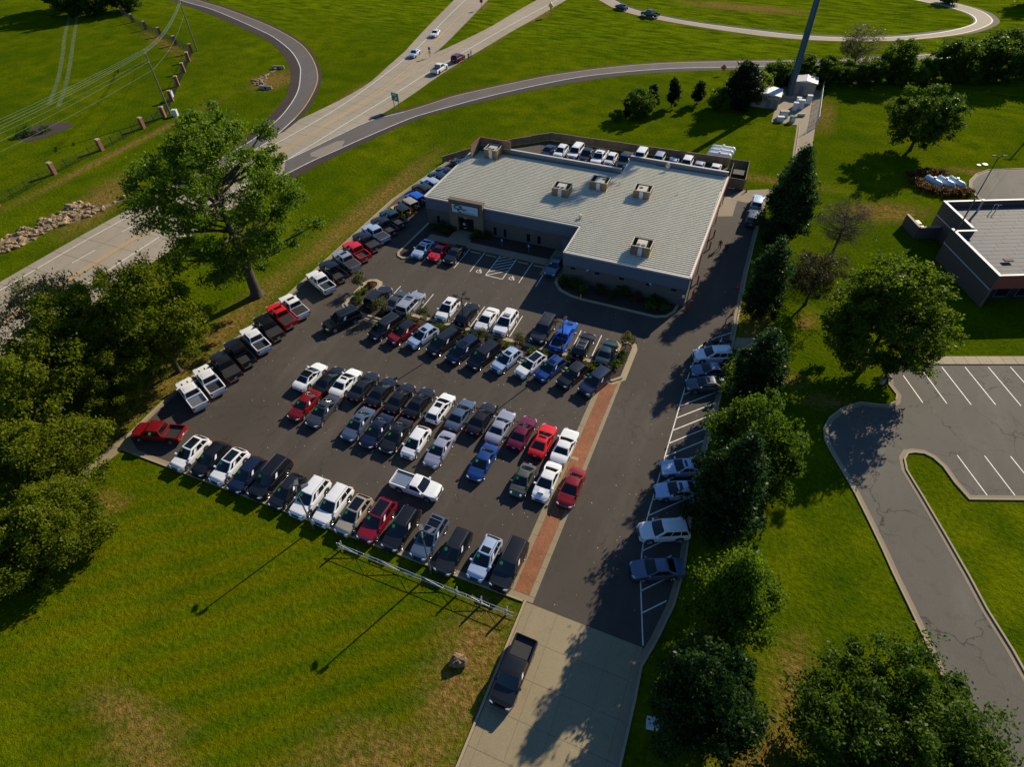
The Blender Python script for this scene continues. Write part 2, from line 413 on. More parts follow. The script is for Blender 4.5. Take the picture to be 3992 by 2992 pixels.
# ---------------------------------------------------------------- the setting
rnd = random.Random(7)
DRY = ((-3.0, -37.0, 3.6, 8.5, 0), (-3.4, -33.6, 3.6, 2.4, 0), (-4, -46, 9, 4, 0), (-24, -51, 9, 2.0, -.2), (-9, -49.5, 7, 2.2, 0), (-45, -36.4, 3.0, 2.0, .5), (-52.4, -14, 3.2, 30, .02),
              (-51.6, 26, 3.0, 30, -.03), (-66, 148, 3.5, 12, 0), (-69.5, 118, 1.6, 30, -.02), (-84, 70, 2.2, 14, .05), (-87, 150, 3, 6, 0), (22, -29, 2.2, 7, .1), (20, -36, 3, 5, 0),
              (20, 20.5, 1.6, 1.2, 0), (18.8, 8, 1.6, 1.1, 0), (23, 6, 3, 1.3, .2), (12.6, 96, .9, 9, 0), (19, 94, 1.3, 13, 0), (-112, 30, 1.5, 34, 0), (-158, 86, 26, 1.6, -.45), (-98, 10, 5, 14, .4),
              (13.5, 22, 1.8, 22, 0), (0, 60, 26, 1.6, 0), (-18, 64, 22, 2.0, 0), (30, 55, 9, 4, .4), (45, 76, 5, 2, 0), (-8, 175, 26, 6, 0), (-108, 72, 7, 9, .3))
def ground_sheet():
    xs = np.concatenate([[-1500, -900, -500, -330], np.arange(-220, 112, 2.0), [150, 250, 500, 900, 1500]]); ys = np.concatenate([[-1500, -700, -300, -140], np.arange(-80, 242, 2.0), [290, 400, 700, 1500]])
    X, Y = np.meshgrid(xs, ys); nx, ny = len(xs), len(ys)
    v = np.stack([X.ravel(), Y.ravel(), np.zeros(nx * ny)], 1); i = np.arange(nx * ny).reshape(ny, nx)
    f = np.stack([i[:-1, :-1].ravel(), i[:-1, 1:].ravel(), i[1:, 1:].ravel(), i[1:, :-1].ravel()], 1)
    me = bpy.data.meshes.new('ground'); me.from_pydata(v.tolist(), [], f.tolist()); me.materials.append(M('grass'))
    def ell(cx, cy, rx, ry, rot=0.0):
        dx, dy = v[:, 0] - cx, v[:, 1] - cy; c, s = math.cos(-rot), math.sin(-rot)
        l = np.hypot((dx * c - dy * s) / rx, (dx * s + dy * c) / ry); return np.clip((1.0 - l) / .65, 0, 1)
    dry = np.max([ell(e[0], e[1], max(e[2], 2.0), max(e[3], 2.0), e[4]) for e in DRY], axis=0)
    for nm, val in (('dry', dry), ('lawn', ell(-20, -42, 46, 22))):
        a = me.attributes.new(nm, 'FLOAT', 'POINT'); a.data.foreach_set('value', val.astype(np.float32))
    me.update(); return me
struct(add('ground', ground_sheet()))
LOT = [(-49.6, -30.0), (-0.05, -29.6), (10.05, -29.7), (10.75, -28.7), (11.45, -24.9), (11.6, -21), (11.0, -14), (11.1, -6), (11.3, 2.8), (11.3, 12), (10.95, 29), (11.0, 45), (11.2, 51), (7.6, 54.6), (4.0, 62.4),
       (-31.5, 62.2), (-37.6, 57.3), (-46.4, 49), (-49.2, 30), (-49.2, 1), (-50.0, -23)]
mb = MB(); n = len(LOT); mb.v = [(*p, .012) for p in LOT]; mb.f = [tuple(range(n))]
lot = struct(sheet('parking_lot', mb, 'lot_asphalt'))
# concrete entrance drive, slab by slab
drive = struct(sheet('driveway', MB().quad((-.60, -29.6, .006), (-.60, -75, .006), (10.45, -75, .006), (10.2, -29.66, .006)), 'dirt'))
ue = [-.56, .12, 2.38, 4.92, 7.5, 9.55, 10.4]
for i in range(len(ue) - 1):
    v = -29.66; k = 0
    while v > -72:
        v2 = v - 3.05
        u0, u1 = ue[i] + .012, ue[i + 1] - .012
        if u1 > 10 and v > -31: u1 = 10.0
        MB().box(u0, u1, v2 + .012, v - .012, 0, .020).obj('slab', 'drive_concrete', drive)
        v = v2
# brick walkway with concrete bands
walk = struct(sheet('brick_walkway', MB().quad((-2.02, -29.0, .018), (-.55, -29.0, .018), (-.36, 1.0, .018), (-1.95, 1.0, .018)), 'brick_paving'))
v = -29.0; k = 0
while v < .9:
    v2 = min(v + 1.5, 1.0); f0 = (v + 29) / 30; f1 = (v2 + 29) / 30
    for s in (0, 1):
        if s == 0: a0, a1, b0, b1 = -2.68 + .1 * f0, -2.02 + .07 * f0, -2.68 + .1 * f1, -2.02 + .07 * f1
        else: a0, a1, b0, b1 = -.55 + .19 * f0, .02, -.55 + .19 * f1, .02
        p = MB(); p.prism([(a0 + .01, v + .01), (a1 - .01, v + .01), (b1 - .01, v2 - .01), (b0 + .01, v2 - .01)], 0, .024); p.obj('slab', 'drive_concrete', walk)
    v = v2
MB().box(-2.68, .0, -29.55, -29.02, 0, .026).obj('slab', 'drive_concrete', walk)
MB().box(-2.0, -1.2, -12.9, -12.5, 0, .026).obj('slab', 'road_concrete', walk)
# kerbs
def kerb(name, pts, o_g0, o_g1, o_c0, o_c1, closed=False, h=.13, parent=None):
    a = ribbon(MB(), pts, o_g0, o_g1, 0, .024, closed); b = ribbon(MB(), pts, o_c0, o_c1, 0, h, closed)
    k = struct(add(name, b.me(name, 'curb_concrete'))) if parent is None else add(name, b.me(name, 'curb_concrete'), parent)
    add('gutter', a.me('gutter', 'path_concrete'), k); return k
kerb('lot_kerb', [(-46.4, 49), (-49.2, 30), (-49.2, 1), (-50.0, -23), (-49.75, -28.6)], -.02, .42, -.18, -.02)
kerb('front_kerb', [(-48.6, -30.02), (-30, -29.86), (-2.7, -29.62), (-.9, -29.6)], .0, .5, -.16, .0)
kerb('drive_kerb', [(-.62, -29.55), (-.62, -44), (-.60, -75)], .01, .03, -.17, .01)
kerb('east_kerb', [(10.45, -75), (10.45, -39), (10.35, -34), (10.2, -31.2), (10.9, -28.6), (11.6, -24.9), (11.75, -21), (11.2, -14), (11.25, -6), (11.45, 2.8), (11.45, 12), (11.1, 29), (11.15, 45), (11.35, 51), (13.0, 56.5), (15.0, 66), (14.7, 74), (14.5, 87)], .02, .45, -.18, .02)
mb = MB(); mb.v = [(-50.3, -28.5, .016), (-49.6, -28.3, .016), (-46.7, -29.75, .016), (-48.8, -30.2, .016), (-49.2, -36.5, .016), (-50.9, -36.5, .016)]; mb.f = [(0, 5, 4, 3, 2, 1)]
struct(sheet('corner_flume', mb, 'drive_concrete'))
# right hand pads and the lane to the tower
mb = MB().quad((11.7, 8.2, .02), (14.2, 9.2, .02), (14.2, 14.7, .02), (11.7, 13.8, .02)); struct(sheet('service_pad', mb, 'path_concrete'))
mb = MB().quad((4.4, 43.9, .017), (6.9, 44.9, .017), (6.9, 50.3, .017), (4.6, 50.3, .017)); struct(sheet('ramp_pad', mb, 'path_concrete'))
mb = MB(); mb.v = [(4.6, 50.35, .016), (10.9, 50.4, .016), (11.3, 51, .016), (13.1, 56.6, .016), (15.0, 66, .016), (14.7, 74, .016), (14.5, 87, .016), (17.6, 87.2, .016), (17.6, 73, .016), (16.6, 62, .016), (13.5, 56.0, .016), (11.4, 56.5, .016), (7.4, 54.5, .016)]
mb.f = [(0, 1, 2, 12), (2, 3, 11, 12), (3, 4, 9, 10), (4, 5, 8, 9), (5, 6, 7, 8), (3, 10, 11)]
struct(sheet('tower_lane', mb, 'path_concrete'))
mb = MB().quad((8.9, 87, .018), (17.6, 87, .018), (17.9, 109, .018), (9.3, 109, .018)); struct(sheet('tower_compound', mb, 'path_concrete'))
# median planter with two rounded wings
PL = [(-40.3, 1.3), (-40.3, 6.6), (-39.95, 7.45), (-39.2, 7.8), (-38.35, 7.55), (-37.95, 6.8), (-37.95, 2.55), (-2.0, 2.55), (-2.0, 6.9), (-1.62, 7.6), (-.95, 7.85), (-.28, 7.55), (.0, 6.8), (.0, 1.1), (-1.0, .05), (-36.2, .05), (-39.4, .7)]
def bed(name, poly, z=.09, m='mulch'):
    mb = MB(); P = ccw(poly); mb.v = [(*p, z) for p in P]; mb.f = [tuple(range(len(P)))]
    o = struct(sheet(name, mb, m)); return o
planter = bed('median_planter', PL)
P = ccw(PL)
add('kerb', ribbon(MB(), P, 0, .32, 0, .16, True).me('kerb', 'curb_concrete'), planter)
add('gutter', ribbon(MB(), P, -.40, 0, 0, .022, True).me('gutter', 'curb_concrete'), planter)
WP = [(-14.1, 17.85), (-14.0, 16.9), (-12.9, 15.5), (-11.2, 14.8), (-9.4, 14.55), (1.0, 14.45), (2.2, 15.0), (2.9, 16.2), (3.1, 17.85)]
wb_ = bed('wing_planter', WP)
add('kerb', ribbon(MB(), WP, -.02, -.42, 0, .14).me('kerb', 'curb_concrete'), wb_)
LP = [(-39.3, 25.0), (-39.6, 15.5), (-39.2, 14.8), (-38.4, 14.5), (-37.7, 14.9), (-37.5, 15.7), (-37.5, 22.0), (-34.3, 22.0), (-34.3, 25.0)]
b2 = bed('entrance_bed', LP, .10)
add('kerb', ribbon(MB(), [(-39.3, 25.0), (-39.6, 15.5), (-39.2, 14.8), (-38.4, 14.5), (-37.7, 14.9), (-37.5, 15.7), (-37.5, 20.4)], .02, -.32, 0, .15).me('kerb', 'curb_concrete'), b2)
bed('front_bed', [(-30.6, 22.0), (-17.2, 22.0), (-17.2, 25.05), (-30.6, 25.05)], .10)
mb = MB(); mb.box(-37.5, -17.2, 20.45, 22.0, 0, .13); mb.box(-34.3, -30.6, 22.0, 25.05, 0, .127); mb.box(-17.2, -13.62, 17.9, 25.05, 0, .025)
struct(mb.obj('shop_sidewalk', 'path_concrete'))

# painted stall lines
def line(mb, a, b, w, z):
    a, b = Vector(a), Vector(b); d = (b - a).normalized(); nn = Vector((-d.y, d.x)) * w / 2
    mb.quad((*(a - nn), z), (*(b - nn), z), (*(b + nn), z), (*(a + nn), z)); return mb
mk = []
for u in (-35.05, -32.4, -29.8, -27.15, -24.56, -21.85, -19.25, -16.62): mk.append(((u, 14.85), (u, 20.4)))
for u in (-35.05, -32.35, -29.66, -27.0, -24.35, -21.6, -18.75, -15.9, -13.2, -10.35, -7.48, -4.68): mk.append(((u, 3.3), (u, 7.95)))
mk.append(((-24.56, 14.85), (-21.85, 14.85)))
for k in range(6):
    v0 = 14.9 + k * .95; mk.append(((-24.5, v0), (-21.9, min(20.4, v0 + 2.2)) if v0 + 2.2 < 20.4 else (-24.5 + 2.6 * (20.4 - v0) / 2.2, 20.4)))
RL = [(10.0, -29.5), (8.4, -23.9), (7.85, -21.2), (7.4, -17.2), (7.37, -9), (7.35, 5.2), (7.64, 10.3), (9.3, 12.85), (11.0, 14.6)]
for i in range(len(RL) - 1): mk.append((RL[i], RL[i + 1]))
def rl_u(v):
    for i in range(len(RL) - 1):
        if RL[i][1] <= v <= RL[i + 1][1]: return RL[i][0] + (v - RL[i][1]) / (RL[i + 1][1] - RL[i][1]) * (RL[i + 1][0] - RL[i][0])
    return 7.4
v = 6.97
while v > -28.5:
    u = rl_u(v); ln = min(5.4, (11.0 - u) / .678)
    if v < -20: ln = min(ln, 3.4)
    mk.append(((u, v), (u + ln * .678, v + ln * .735))); v -= 1.985
for i, (a, b) in enumerate(mk): sheet('stall_line', line(MB(), a, b, .11, .018), 'paint_white', lot)
def wheelchair(cx, cy):
    mb = MB(); z = .0185
    def arc(r, a0, a1, n, w, ox=0, oy=0):
        pts = [(cx + ox + r * math.cos(R(a0 + (a1 - a0) * i / n)), cy + oy + r * math.sin(R(a0 + (a1 - a0) * i / n))) for i in range(n + 1)]
        ribbon(mb, pts, -w / 2, w / 2, z)
    arc(.34, 120, 400, 16, .10, 0, -.1)
    for a, b in (((0, .55), (0, .05)), ((0, .05), (.36, .05)), ((.36, .05), (.52, -.42)), ((0, .32), (.30, .32))): line(mb, (cx + a[0], cy + a[1]), (cx + b[0], cy + b[1]), .11, z + .0004 * len(mb.v) / 40)
    arc(.001, 0, 360, 8, .18, 0, .72)
    sheet('wheelchair_marking', mb, 'paint_white', lot)
wheelchair(-25.95, 15.5); wheelchair(-20.7, 15.6)

# ---------------------------------------------------------------- highway and ramps
def road(name, left, right, mat, z, k=60):
    A, B = resample(smooth_line(left, 5), k), resample(smooth_line(right, 5), k)
    return struct(sheet(name, between(MB(), A, B, z), mat))
def stripe(parent, pts, w, z, mat):
    sheet('lane_line', ribbon(MB(), smooth_line(pts, 5), -w / 2, w / 2, z), mat, parent)
# carriageway: long slabs between the two edges, the two forks with slabs of their own
def slabs(road_o, left, right, cols, step, z, mat, j=.055, skip=None):
    L = smooth_line(left, 8); Rr = smooth_line(right, 8); ln = sum((Vector(L[i + 1]) - Vector(L[i])).length for i in range(len(L) - 1)); k = int(ln / step)
    A, B = resample(L, k + 1), resample(Rr, k + 1)
    for i in range(k):
        for c in range(len(cols) - 1):
            f0, f1 = cols[c], cols[c + 1]
            q = [Vector(A[i]).lerp(Vector(B[i]), f0), Vector(A[i]).lerp(Vector(B[i]), f1), Vector(A[i + 1]).lerp(Vector(B[i + 1]), f1), Vector(A[i + 1]).lerp(Vector(B[i + 1]), f0)]
            ce = (q[0] + q[1] + q[2] + q[3]) / 4
            q = [p + (ce - p).normalized() * j for p in q]
            me = flip_up(MB().quad(*[(*p, z) for p in q]).me('slab', mat)); add('slab', me, road_o)
HL = [(-93.5, -60), (-92.4, -20), (-91.6, 4), (-90.2, 22), (-88.6, 40), (-86.8, 54)]
HR = [(-74.6, -60), (-74.4, -20), (-74.3, 4), (-74.1, 22), (-73.9, 31), (-73.6, 40)]
hw = road('highway', HL + [(-84.9, 66), (-83.9, 76), (-84.4, 88), (-84.0, 97), (-81.4, 106.5)], HR + [(-72.4, 50), (-71.2, 60), (-70.6, 74), (-70.5, 88), (-70.1, 98), (-69.2, 106)], 'dirt', .010, 40)
slabs(hw, HL + [(-84.9, 66), (-84.4, 78), (-85.9, 88), (-88.2, 103)], HR + [(-72.8, 50), (-71.4, 60), (-70.5, 74), (-70.4, 88), (-69.6, 103)], (0, .13, .32, .55, .80, 1), 4.6, .016, 'road_concrete')
forkL = road('highway_fork', [(-88.2, 103), (-90.3, 112), (-94.0, 129), (-99.2, 155), (-104, 180), (-112, 230)], [(-79.5, 103), (-80.5, 112), (-83.2, 129), (-87.6, 155), (-92, 180), (-99, 230)], 'dirt', .010)
slabs(forkL, [(-88.2, 103), (-90.3, 112), (-94.0, 129), (-99.2, 155), (-104, 180), (-112, 230)], [(-79.6, 103), (-80.6, 112), (-83.4, 129), (-87.8, 155), (-92, 180), (-99, 230)], (0, .32, .68, 1), 4.8, .014, 'road_concrete')
forkR = road('highway_branch', [(-79.6, 103), (-77.6, 114), (-75.3, 129.5), (-74.2, 147), (-72.6, 166), (-69, 200), (-64, 240)], [(-69.6, 103), (-68.7, 112), (-67.3, 129), (-65.8, 142), (-64.2, 160), (-60, 200), (-55, 240)], 'dirt', .010)
slabs(forkR, [(-79.6, 103), (-77.6, 114), (-75.3, 129.5), (-74.2, 147), (-72.6, 166), (-69, 200), (-64, 240)], [(-69.6, 103), (-68.7, 112), (-67.3, 129), (-65.8, 142), (-64.2, 160), (-60, 200), (-55, 240)], (0, .2, .7, 1), 4.8, .0145, 'road_concrete')
stripe(hw, [(-91.3, -60), (-90.3, -20), (-89.7, 1), (-88.0, 20), (-85.0, 36), (-83.6, 44), (-82.6, 61), (-83.3, 78), (-85.3, 99.5), (-88.0, 116), (-91.3, 132), (-95.6, 156), (-99, 176)], .16, .021, 'paint_white')
for k in range(7): stripe(hw, [(-86.2 + .0 * k, -34 + k * 9.6), (-86.0 + .05 * k, -30 + k * 9.6)], .14, .021, 'paint_white')
stripe(hw, [(-83.4, -60), (-83.2, -20), (-82.9, 3.4), (-81.8, 22), (-80.6, 39), (-79.7, 52), (-79.4, 63), (-79.5, 76), (-80.6, 90.6), (-82.8, 105.5), (-85.6, 120), (-89.0, 140), (-92.5, 160), (-97, 185)], .15, .021, 'paint_yellow')
stripe(hw, [(-82.9, -60), (-82.7, -20), (-82.4, 3.4), (-81.3, 22), (-80.1, 39), (-79.2, 52), (-78.8, 63), (-78.3, 73), (-77.6, 85.4), (-76.2, 101.6), (-73.9, 126.4), (-72.5, 142), (-70.2, 164), (-66, 200)], .15, .022, 'paint_yellow')
stripe(hw, [(-79.3, -60), (-79.2, -20), (-79.1, 4), (-78.4, 20), (-77.1, 35), (-76.4, 45), (-75.8, 57), (-74.8, 72.5), (-74.0, 91), (-72.5, 108), (-70.1, 135), (-67.0, 161), (-63, 200)], .17, .0215, 'paint_white')
for k in range(7): stripe(hw, [(-75.4 - .02 * k, -34 + k * 9.6), (-75.4, -30 + k * 9.6)], .14, .021, 'paint_white')
# loop ramp on the left
LW = [(-330, 180), (-240, 144), (-189.9, 125.8), (-172.6, 120.5), (-157.4, 114.1), (-141.8, 106.8), (-131, 101.3), (-118.2, 92.4), (-108.9, 83.6), (-103.8, 77.1), (-97.2, 66.9), (-92.4, 55.6), (-90.4, 47), (-89.6, 40), (-89.9, 30)]
LY = [(-327, 184), (-237, 148), (-185.3, 128.2), (-168.8, 122.6), (-148.3, 114.2), (-134.5, 107.6), (-120.2, 99.0), (-109.1, 89.4), (-100.2, 79.3), (-95.3, 71.6), (-90.7, 61.6), (-88.2, 53.9), (-86.7, 46.7), (-86.0, 40), (-86.6, 30)]
loop = road('loop_ramp', [(x - .2, y - .1) for x, y in LW], [(x + .2, y + .1) for x, y in LY], 'ramp_asphalt', .024, 90)
SL = [(-331, 178), (-241, 141.6), (-188, 122.6), (-168.6, 115.6), (-138.3, 102.0), (-128.2, 96.4), (-117.5, 88.3), (-109, 79.7), (-103.7, 72.8), (-97.8, 62.9), (-94.6, 53.4), (-92.8, 46.4), (-90.6, 34)]
SR = [(-326, 186), (-236, 150), (-184.5, 129.4), (-166.9, 123.6), (-147.2, 115.2), (-133.9, 108.6), (-119.2, 99.6), (-108.4, 90.0), (-99.2, 79.6), (-93.7, 70.8), (-88.9, 60.4), (-87.0, 54.6), (-86.0, 47.0)]
s = road('loop_shoulder', SL, SR, 'shoulder_asphalt', .019, 90)
stripe(loop, LW, .17, .028, 'paint_white'); stripe(loop, LY[:-3], .17, .0285, 'paint_yellow'); stripe(loop, LY[-4:], .17, .0288, 'paint_white')
# ramp on the right that sweeps behind the shop
RY = [(-77.0, 36), (-75.4, 43), (-74.0, 49.4), (-71.8, 58.2), (-67.2, 65.3), (-64.5, 70.1), (-60.8, 77.4), (-55.4, 84.6), (-51.0, 90), (-44.8, 97.2), (-37.8, 103.6), (-30.5, 109.3), (-22.7, 114.3), (-14.7, 118.3), (-4.3, 122.5), (5, 126), (16, 130.5), (23, 133.2), (29, 137), (40, 143), (53, 152), (64, 161), (90, 186)]
RW = [(-73.4, 30.8), (-71.8, 38.2), (-70.3, 43), (-68.4, 49.6), (-64.4, 61.8), (-61.7, 67), (-58.2, 72.6), (-54, 79), (-49.2, 85.4), (-43.1, 92.8), (-36.6, 99.7), (-29.4, 105.2), (-21.8, 110.1), (-13.9, 114.2), (-4.0, 118.2), (5, 122), (16, 126.6), (23, 129.4), (29, 133), (40, 139), (53, 148), (65, 157.5), (92, 183)]
ramp = road('exit_ramp', [(x - .15, y + .15) for x, y in RY], [(x + .15, y - .15) for x, y in RW], 'ramp_asphalt', .025, 100)
SH = [(-71.5, 28), (-69.0, 41), (-65.4, 53.8), (-60.8, 65.8), (-53.0, 76.6), (-48.0, 83.3), (-37.9, 94.4), (-28.8, 102.6), (-18.7, 109.0), (-10.9, 113.0), (-3.8, 116.3), (5, 120), (16, 124.8), (29, 131.2), (53, 146.4), (66, 156), (93, 182)]
s2 = road('ramp_shoulder', [(x - .8, y + .9) for x, y in RY[3:]], [(-66, 52)] + SH[3:], 'shoulder_asphalt', .020, 100)
s3 = road('ramp_shoulder_near', [(-74.4, 26), (-71.0, 43), (-66.5, 58)], [(-71.3, 28), (-68.6, 41.5), (-65.0, 54.5)], 'shoulder_asphalt', .0205, 24)
stripe(ramp, RY[:5], .18, .029, 'paint_white'); stripe(ramp, RY[4:], .18, .0292, 'paint_yellow'); stripe(ramp, RW, .17, .0294, 'paint_white')
mb = MB(); mb.v = [(-74.4, 40.5, .0272), (-73.8, 43.2, .0272), (-73.2, 44.6, .0272), (-72.6, 47.0, .0272), (-71.2, 48.0, .0272), (-70.0, 45.0, .0272), (-70.9, 42.0, .0272), (-71.8, 39.6, .0272), (-73.4, 39.2, .0272)]; mb.f = [tuple(range(9))[::-1]]
sheet('concrete_patch', mb, 'patch_tan', ramp)
mb = MB(); mb.v = [(-72.3, 57.6, .026), (-70.9, 60.3, .026), (-69.0, 66.2, .026), (-67.5, 65.2, .026), (-70.0, 60.4, .026)]; mb.f = [(0, 4, 3, 2, 1)]
struct(sheet('gore_asphalt', mb, 'shoulder_asphalt'))
# far ramp at the top right
FU = [(-75, 198), (-58, 182), (-48.6, 171), (-41.3, 163.4), (-30.9, 157.9), (-18, 153.9), (2.2, 151.3), (10.9, 150.9), (19.9, 152.2), (28.6, 154.9), (37.4, 159.3), (46.2, 166.0), (52.4, 173.0), (55.8, 179.2), (56.0, 185.4), (54.0, 190.4), (50.0, 194.6), (44, 199), (30, 207)]
FL = [(-78.6, 196), (-62, 179.4), (-52.6, 169), (-45, 160.9), (-35.2, 155.4), (-21.3, 151.0), (-4, 147.6), (2, 147.0), (11.1, 147.2), (19.9, 148.7), (28.6, 151.5), (37.4, 155.5), (46.4, 161.6), (52.6, 167.2), (57.6, 174.0), (60.6, 180.6), (60.8, 186.0), (59.2, 192.0), (55, 197.4), (48, 203), (34, 211)]
far = road('far_ramp', FU, FL, 'road_concrete', .03, 100)
fs = road('far_shoulder', [(x - .5 * (1 if y > 172 and x > 40 else 0), y + 1.7 * (1 if not (y > 172 and x > 40) else 0) - .8 * (1 if (y > 172 and x > 40) else 0)) for x, y in FU], [(x + 1.6 * (1 if (y > 166 and x > 45) else 0), y - .7 * (1 if not (y > 166 and x > 45) else 0)) for x, y in FL], 'shoulder_asphalt', .024, 100)
stripe(far, [(x + .25, y - .25) for x, y in FU], .2, .034, 'paint_white'); stripe(far, [(x, y + .3) if not (y > 166 and x > 45) else (x - .35, y + .1) for x, y in FL], .2, .0345, 'paint_yellow')
# culverts and rip-rap
def stone_mesh(seed, mat):
    r = random.Random(seed); v = []; f = []
    for zz, rr in ((-.35, .75), (.05, 1.0), (.42, .62)):
        for i in range(6): a = math.pi * 2 * i / 6 + r.uniform(-.3, .3); q = rr * r.uniform(.72, 1.1); v.append((q * math.cos(a), q * math.sin(a) * .75, zz * r.uniform(.8, 1.2)))
    for l in range(2):
        for i in range(6): j = (i + 1) % 6; f.append((l * 6 + i, l * 6 + j, l * 6 + 6 + j, l * 6 + 6 + i))
    f.append(tuple(range(12, 18))); f.append(tuple(range(6))[::-1])
    return mesh('stone', v, f, [mat])
STONES = [stone_mesh(i, 'stone' if i % 3 else 'stone_pale') for i in range(9)]
def channel(name, poly, count, s0, s1):
    P = ccw(poly); mb = MB(); mb.v = [(*p, .007) for p in P]; mb.f = [tuple(range(len(P)))]
    o = struct(sheet(name, mb, 'dirt')); r = random.Random(len(poly)); xs = [p[0] for p in P]; ys = [p[1] for p in P]; k = 0
    def inside(x, y):
        c = False
        for i in range(len(P)):
            (x1, y1), (x2, y2) = P[i], P[i - 1]
            if (y1 > y) != (y2 > y) and x < (x2 - x1) * (y - y1) / (y2 - y1) + x1: c = not c
        return c
    while k < count:
        x, y = r.uniform(min(xs), max(xs)), r.uniform(min(ys), max(ys))
        if not inside(x, y): continue
        s = r.uniform(s0, s1) * (1.5 if r.random() < .15 else 1)
        add('stone', r.choice(STONES), o, (x, y, s * r.uniform(.0, .3)), (r.uniform(-.4, .4), r.uniform(-.4, .4), r.uniform(0, 6.3)), (s, s * r.uniform(.7, 1.2), s * r.uniform(.6, 1.0))); k += 1
channel('riprap_channel', [(-99.6, -16), (-99.2, -7.7), (-98.1, -4.4), (-98, .9), (-96.9, 3.3), (-95.4, 6.7), (-95.2, 9.8), (-94.8, 14.8), (-95.9, 11.5), (-97.3, 9.2), (-99.5, 9.3), (-101.8, 9.3), (-102.4, 6.2), (-101.2, 4.6), (-103, 2.6), (-101, .6), (-103.1, -.6), (-103.4, -4.6), (-104.5, -16)], 290, .34, .72)
channel('culvert_stones', [(-113.2, 70), (-112.8, 74), (-113.2, 79), (-112.0, 79), (-112, 75), (-109.6, 70.8), (-107, 67.6), (-104.4, 67), (-105, 65), (-108, 66.6), (-111.5, 68.4)], 60, .25, .5)
for tp in ([(-219.5, 106.9), (-193.7, 82.7), (-179.7, 70.4), (-161.8, 54.2), (-148.6, 40.9)], [(-214.6, 105.4), (-190.9, 83.6), (-168.3, 63.1), (-154.3, 50.0), (-145.2, 40.6)]): struct(sheet('field_track', ribbon(MB(), smooth_line(tp, 5), -.5, .5, .004), 'field_track'))
fb = bed('flower_bed', [(-138.2, 24.4), (-140.6, 28.3), (-140.2, 31.6), (-137.4, 34.0), (-133.6, 34.7), (-132.0, 33.8), (-132.0, 31.1), (-132.6, 27.1), (-134.3, 24.1)], .03, 'mulch')

# ---------------------------------------------------------------- neighbour's road, lot and island
NL = [(29.16, 15.0), (29.89, 12.94), (29.9, 11.65), (30.7, 10.17), (30.54, 8.91), (29.79, 8.02), (28.92, 7.68), (26.7, 7.2), (24.86, 5.5), (23.57, 3.46), (23.03, 1.57), (23.22, -.15), (24.0, -1.92), (24.97, -3.69), (26.36, -6.43), (27.65, -9.41), (28.85, -12.32), (29.67, -14.5), (30.9, -17.44), (32.02, -20.24), (32.98, -22.67), (34.36, -25.7), (35.52, -28.64), (40, -39), (46, -53)]
NI = [(52, -46), (45.5, -35), (40.9, -24.5), (39.12, -20.08), (38.44, -18.36), (36.93, -15.23), (35.79, -12.18), (34.02, -7.97), (32.5, -4.43), (31.13, -1.4), (30.97, .17), (31.34, 1.16), (32.03, 1.6), (33.06, 1.84), (33.93, 1.51), (34.85, .56), (35.77, -1.3), (36.88, -2.91), (41.89, -.99), (70, 9.9)]
POLY = NL + NI + [(85, 37)]
mb = MB(); mb.v = [(*p, .012) for p in POLY]; mb.f = [tuple(range(len(POLY)))]
nlot = struct(sheet('neighbour_lot', mb, 'old_asphalt'))
kerb('neighbour_kerb', NL, .0, .42, -.16, .0, h=.12); kerb('island_kerb', NI, .0, .42, -.18, .0, h=.14)
nw = struct(sheet('neighbour_walk', MB().quad((29.0, 15.05, .02), (85, 36.9, .02), (85, 38.6, .02), (29.0, 16.7, .02)), 'dirt'))
for k in range(28):
    a = k * 1.5; d = Vector((.9316, .3634)); n2 = Vector((-.3634, .9316)); o = Vector((29.1, 15.1))
    q = [o + d * (a + .02), o + d * (a + 1.48), o + d * (a + 1.48) + n2 * 1.42, o + d * (a + .02) + n2 * 1.42]
    MB().prism([tuple(p) for p in q], 0, .11).obj('slab', 'curb_concrete', nw)
for a, b in (((31.45, 13.98), (33.37, 9.83)), ((33.35, 16.4), (35.89, 10.72)), ((35.84, 17.3), (38.45, 11.53)), ((38.45, 18.3), (41.02, 12.54)), ((41.06, 19.3), (43.67, 13.38)), ((43.53, 20.3), (46.25, 14.21)), ((46, 21.2), (48.8, 15.1)),
             ((36.28, 2.78), (38.64, -2.0)), ((38.94, 3.75), (41.2, -1.0)), ((41.47, 4.67), (43.7, 0)), ((44.0, 5.6), (46.2, 1.0))):
    sheet('stall_line', line(MB(), a, b, .10, .018), 'paint_white', nlot)
N2 = [(51.5, 65.6), (45.68, 63.6), (44.1, 67.4), (43.9, 69.5), (44.2, 71.9), (45.6, 75.2), (47.7, 77.6), (53.7, 80.4), (75, 88), (80, 76)]
mb = MB(); P = ccw(N2); mb.v = [(*p, .012) for p in P]; mb.f = [tuple(range(len(P)))]
struct(sheet('upper_lot', mb, 'old_asphalt')); kerb('upper_kerb', N2[1:9], -.42, .0, .0, .16, h=.12)
struct(sheet('upper_walk', MB().quad((45.7, 63.4, .016), (46.2, 62.2, .016), (60, 67.3, .016), (60, 68.4, .016)), 'path_concrete'))
# ---------------------------------------------------------------- vehicles
def lerp(a, b, t): return a + (b - a) * t
def interp(x, pts):
    if x <= pts[0][0]: return pts[0][1]
    for (x0, y0), (x1, y1) in zip(pts, pts[1:]):
        if x <= x1:
            t = (x - x0) / (x1 - x0); t = t * t * (3 - 2 * t) * .6 + t * .4; return lerp(y0, y1, t)
    return pts[-1][1]
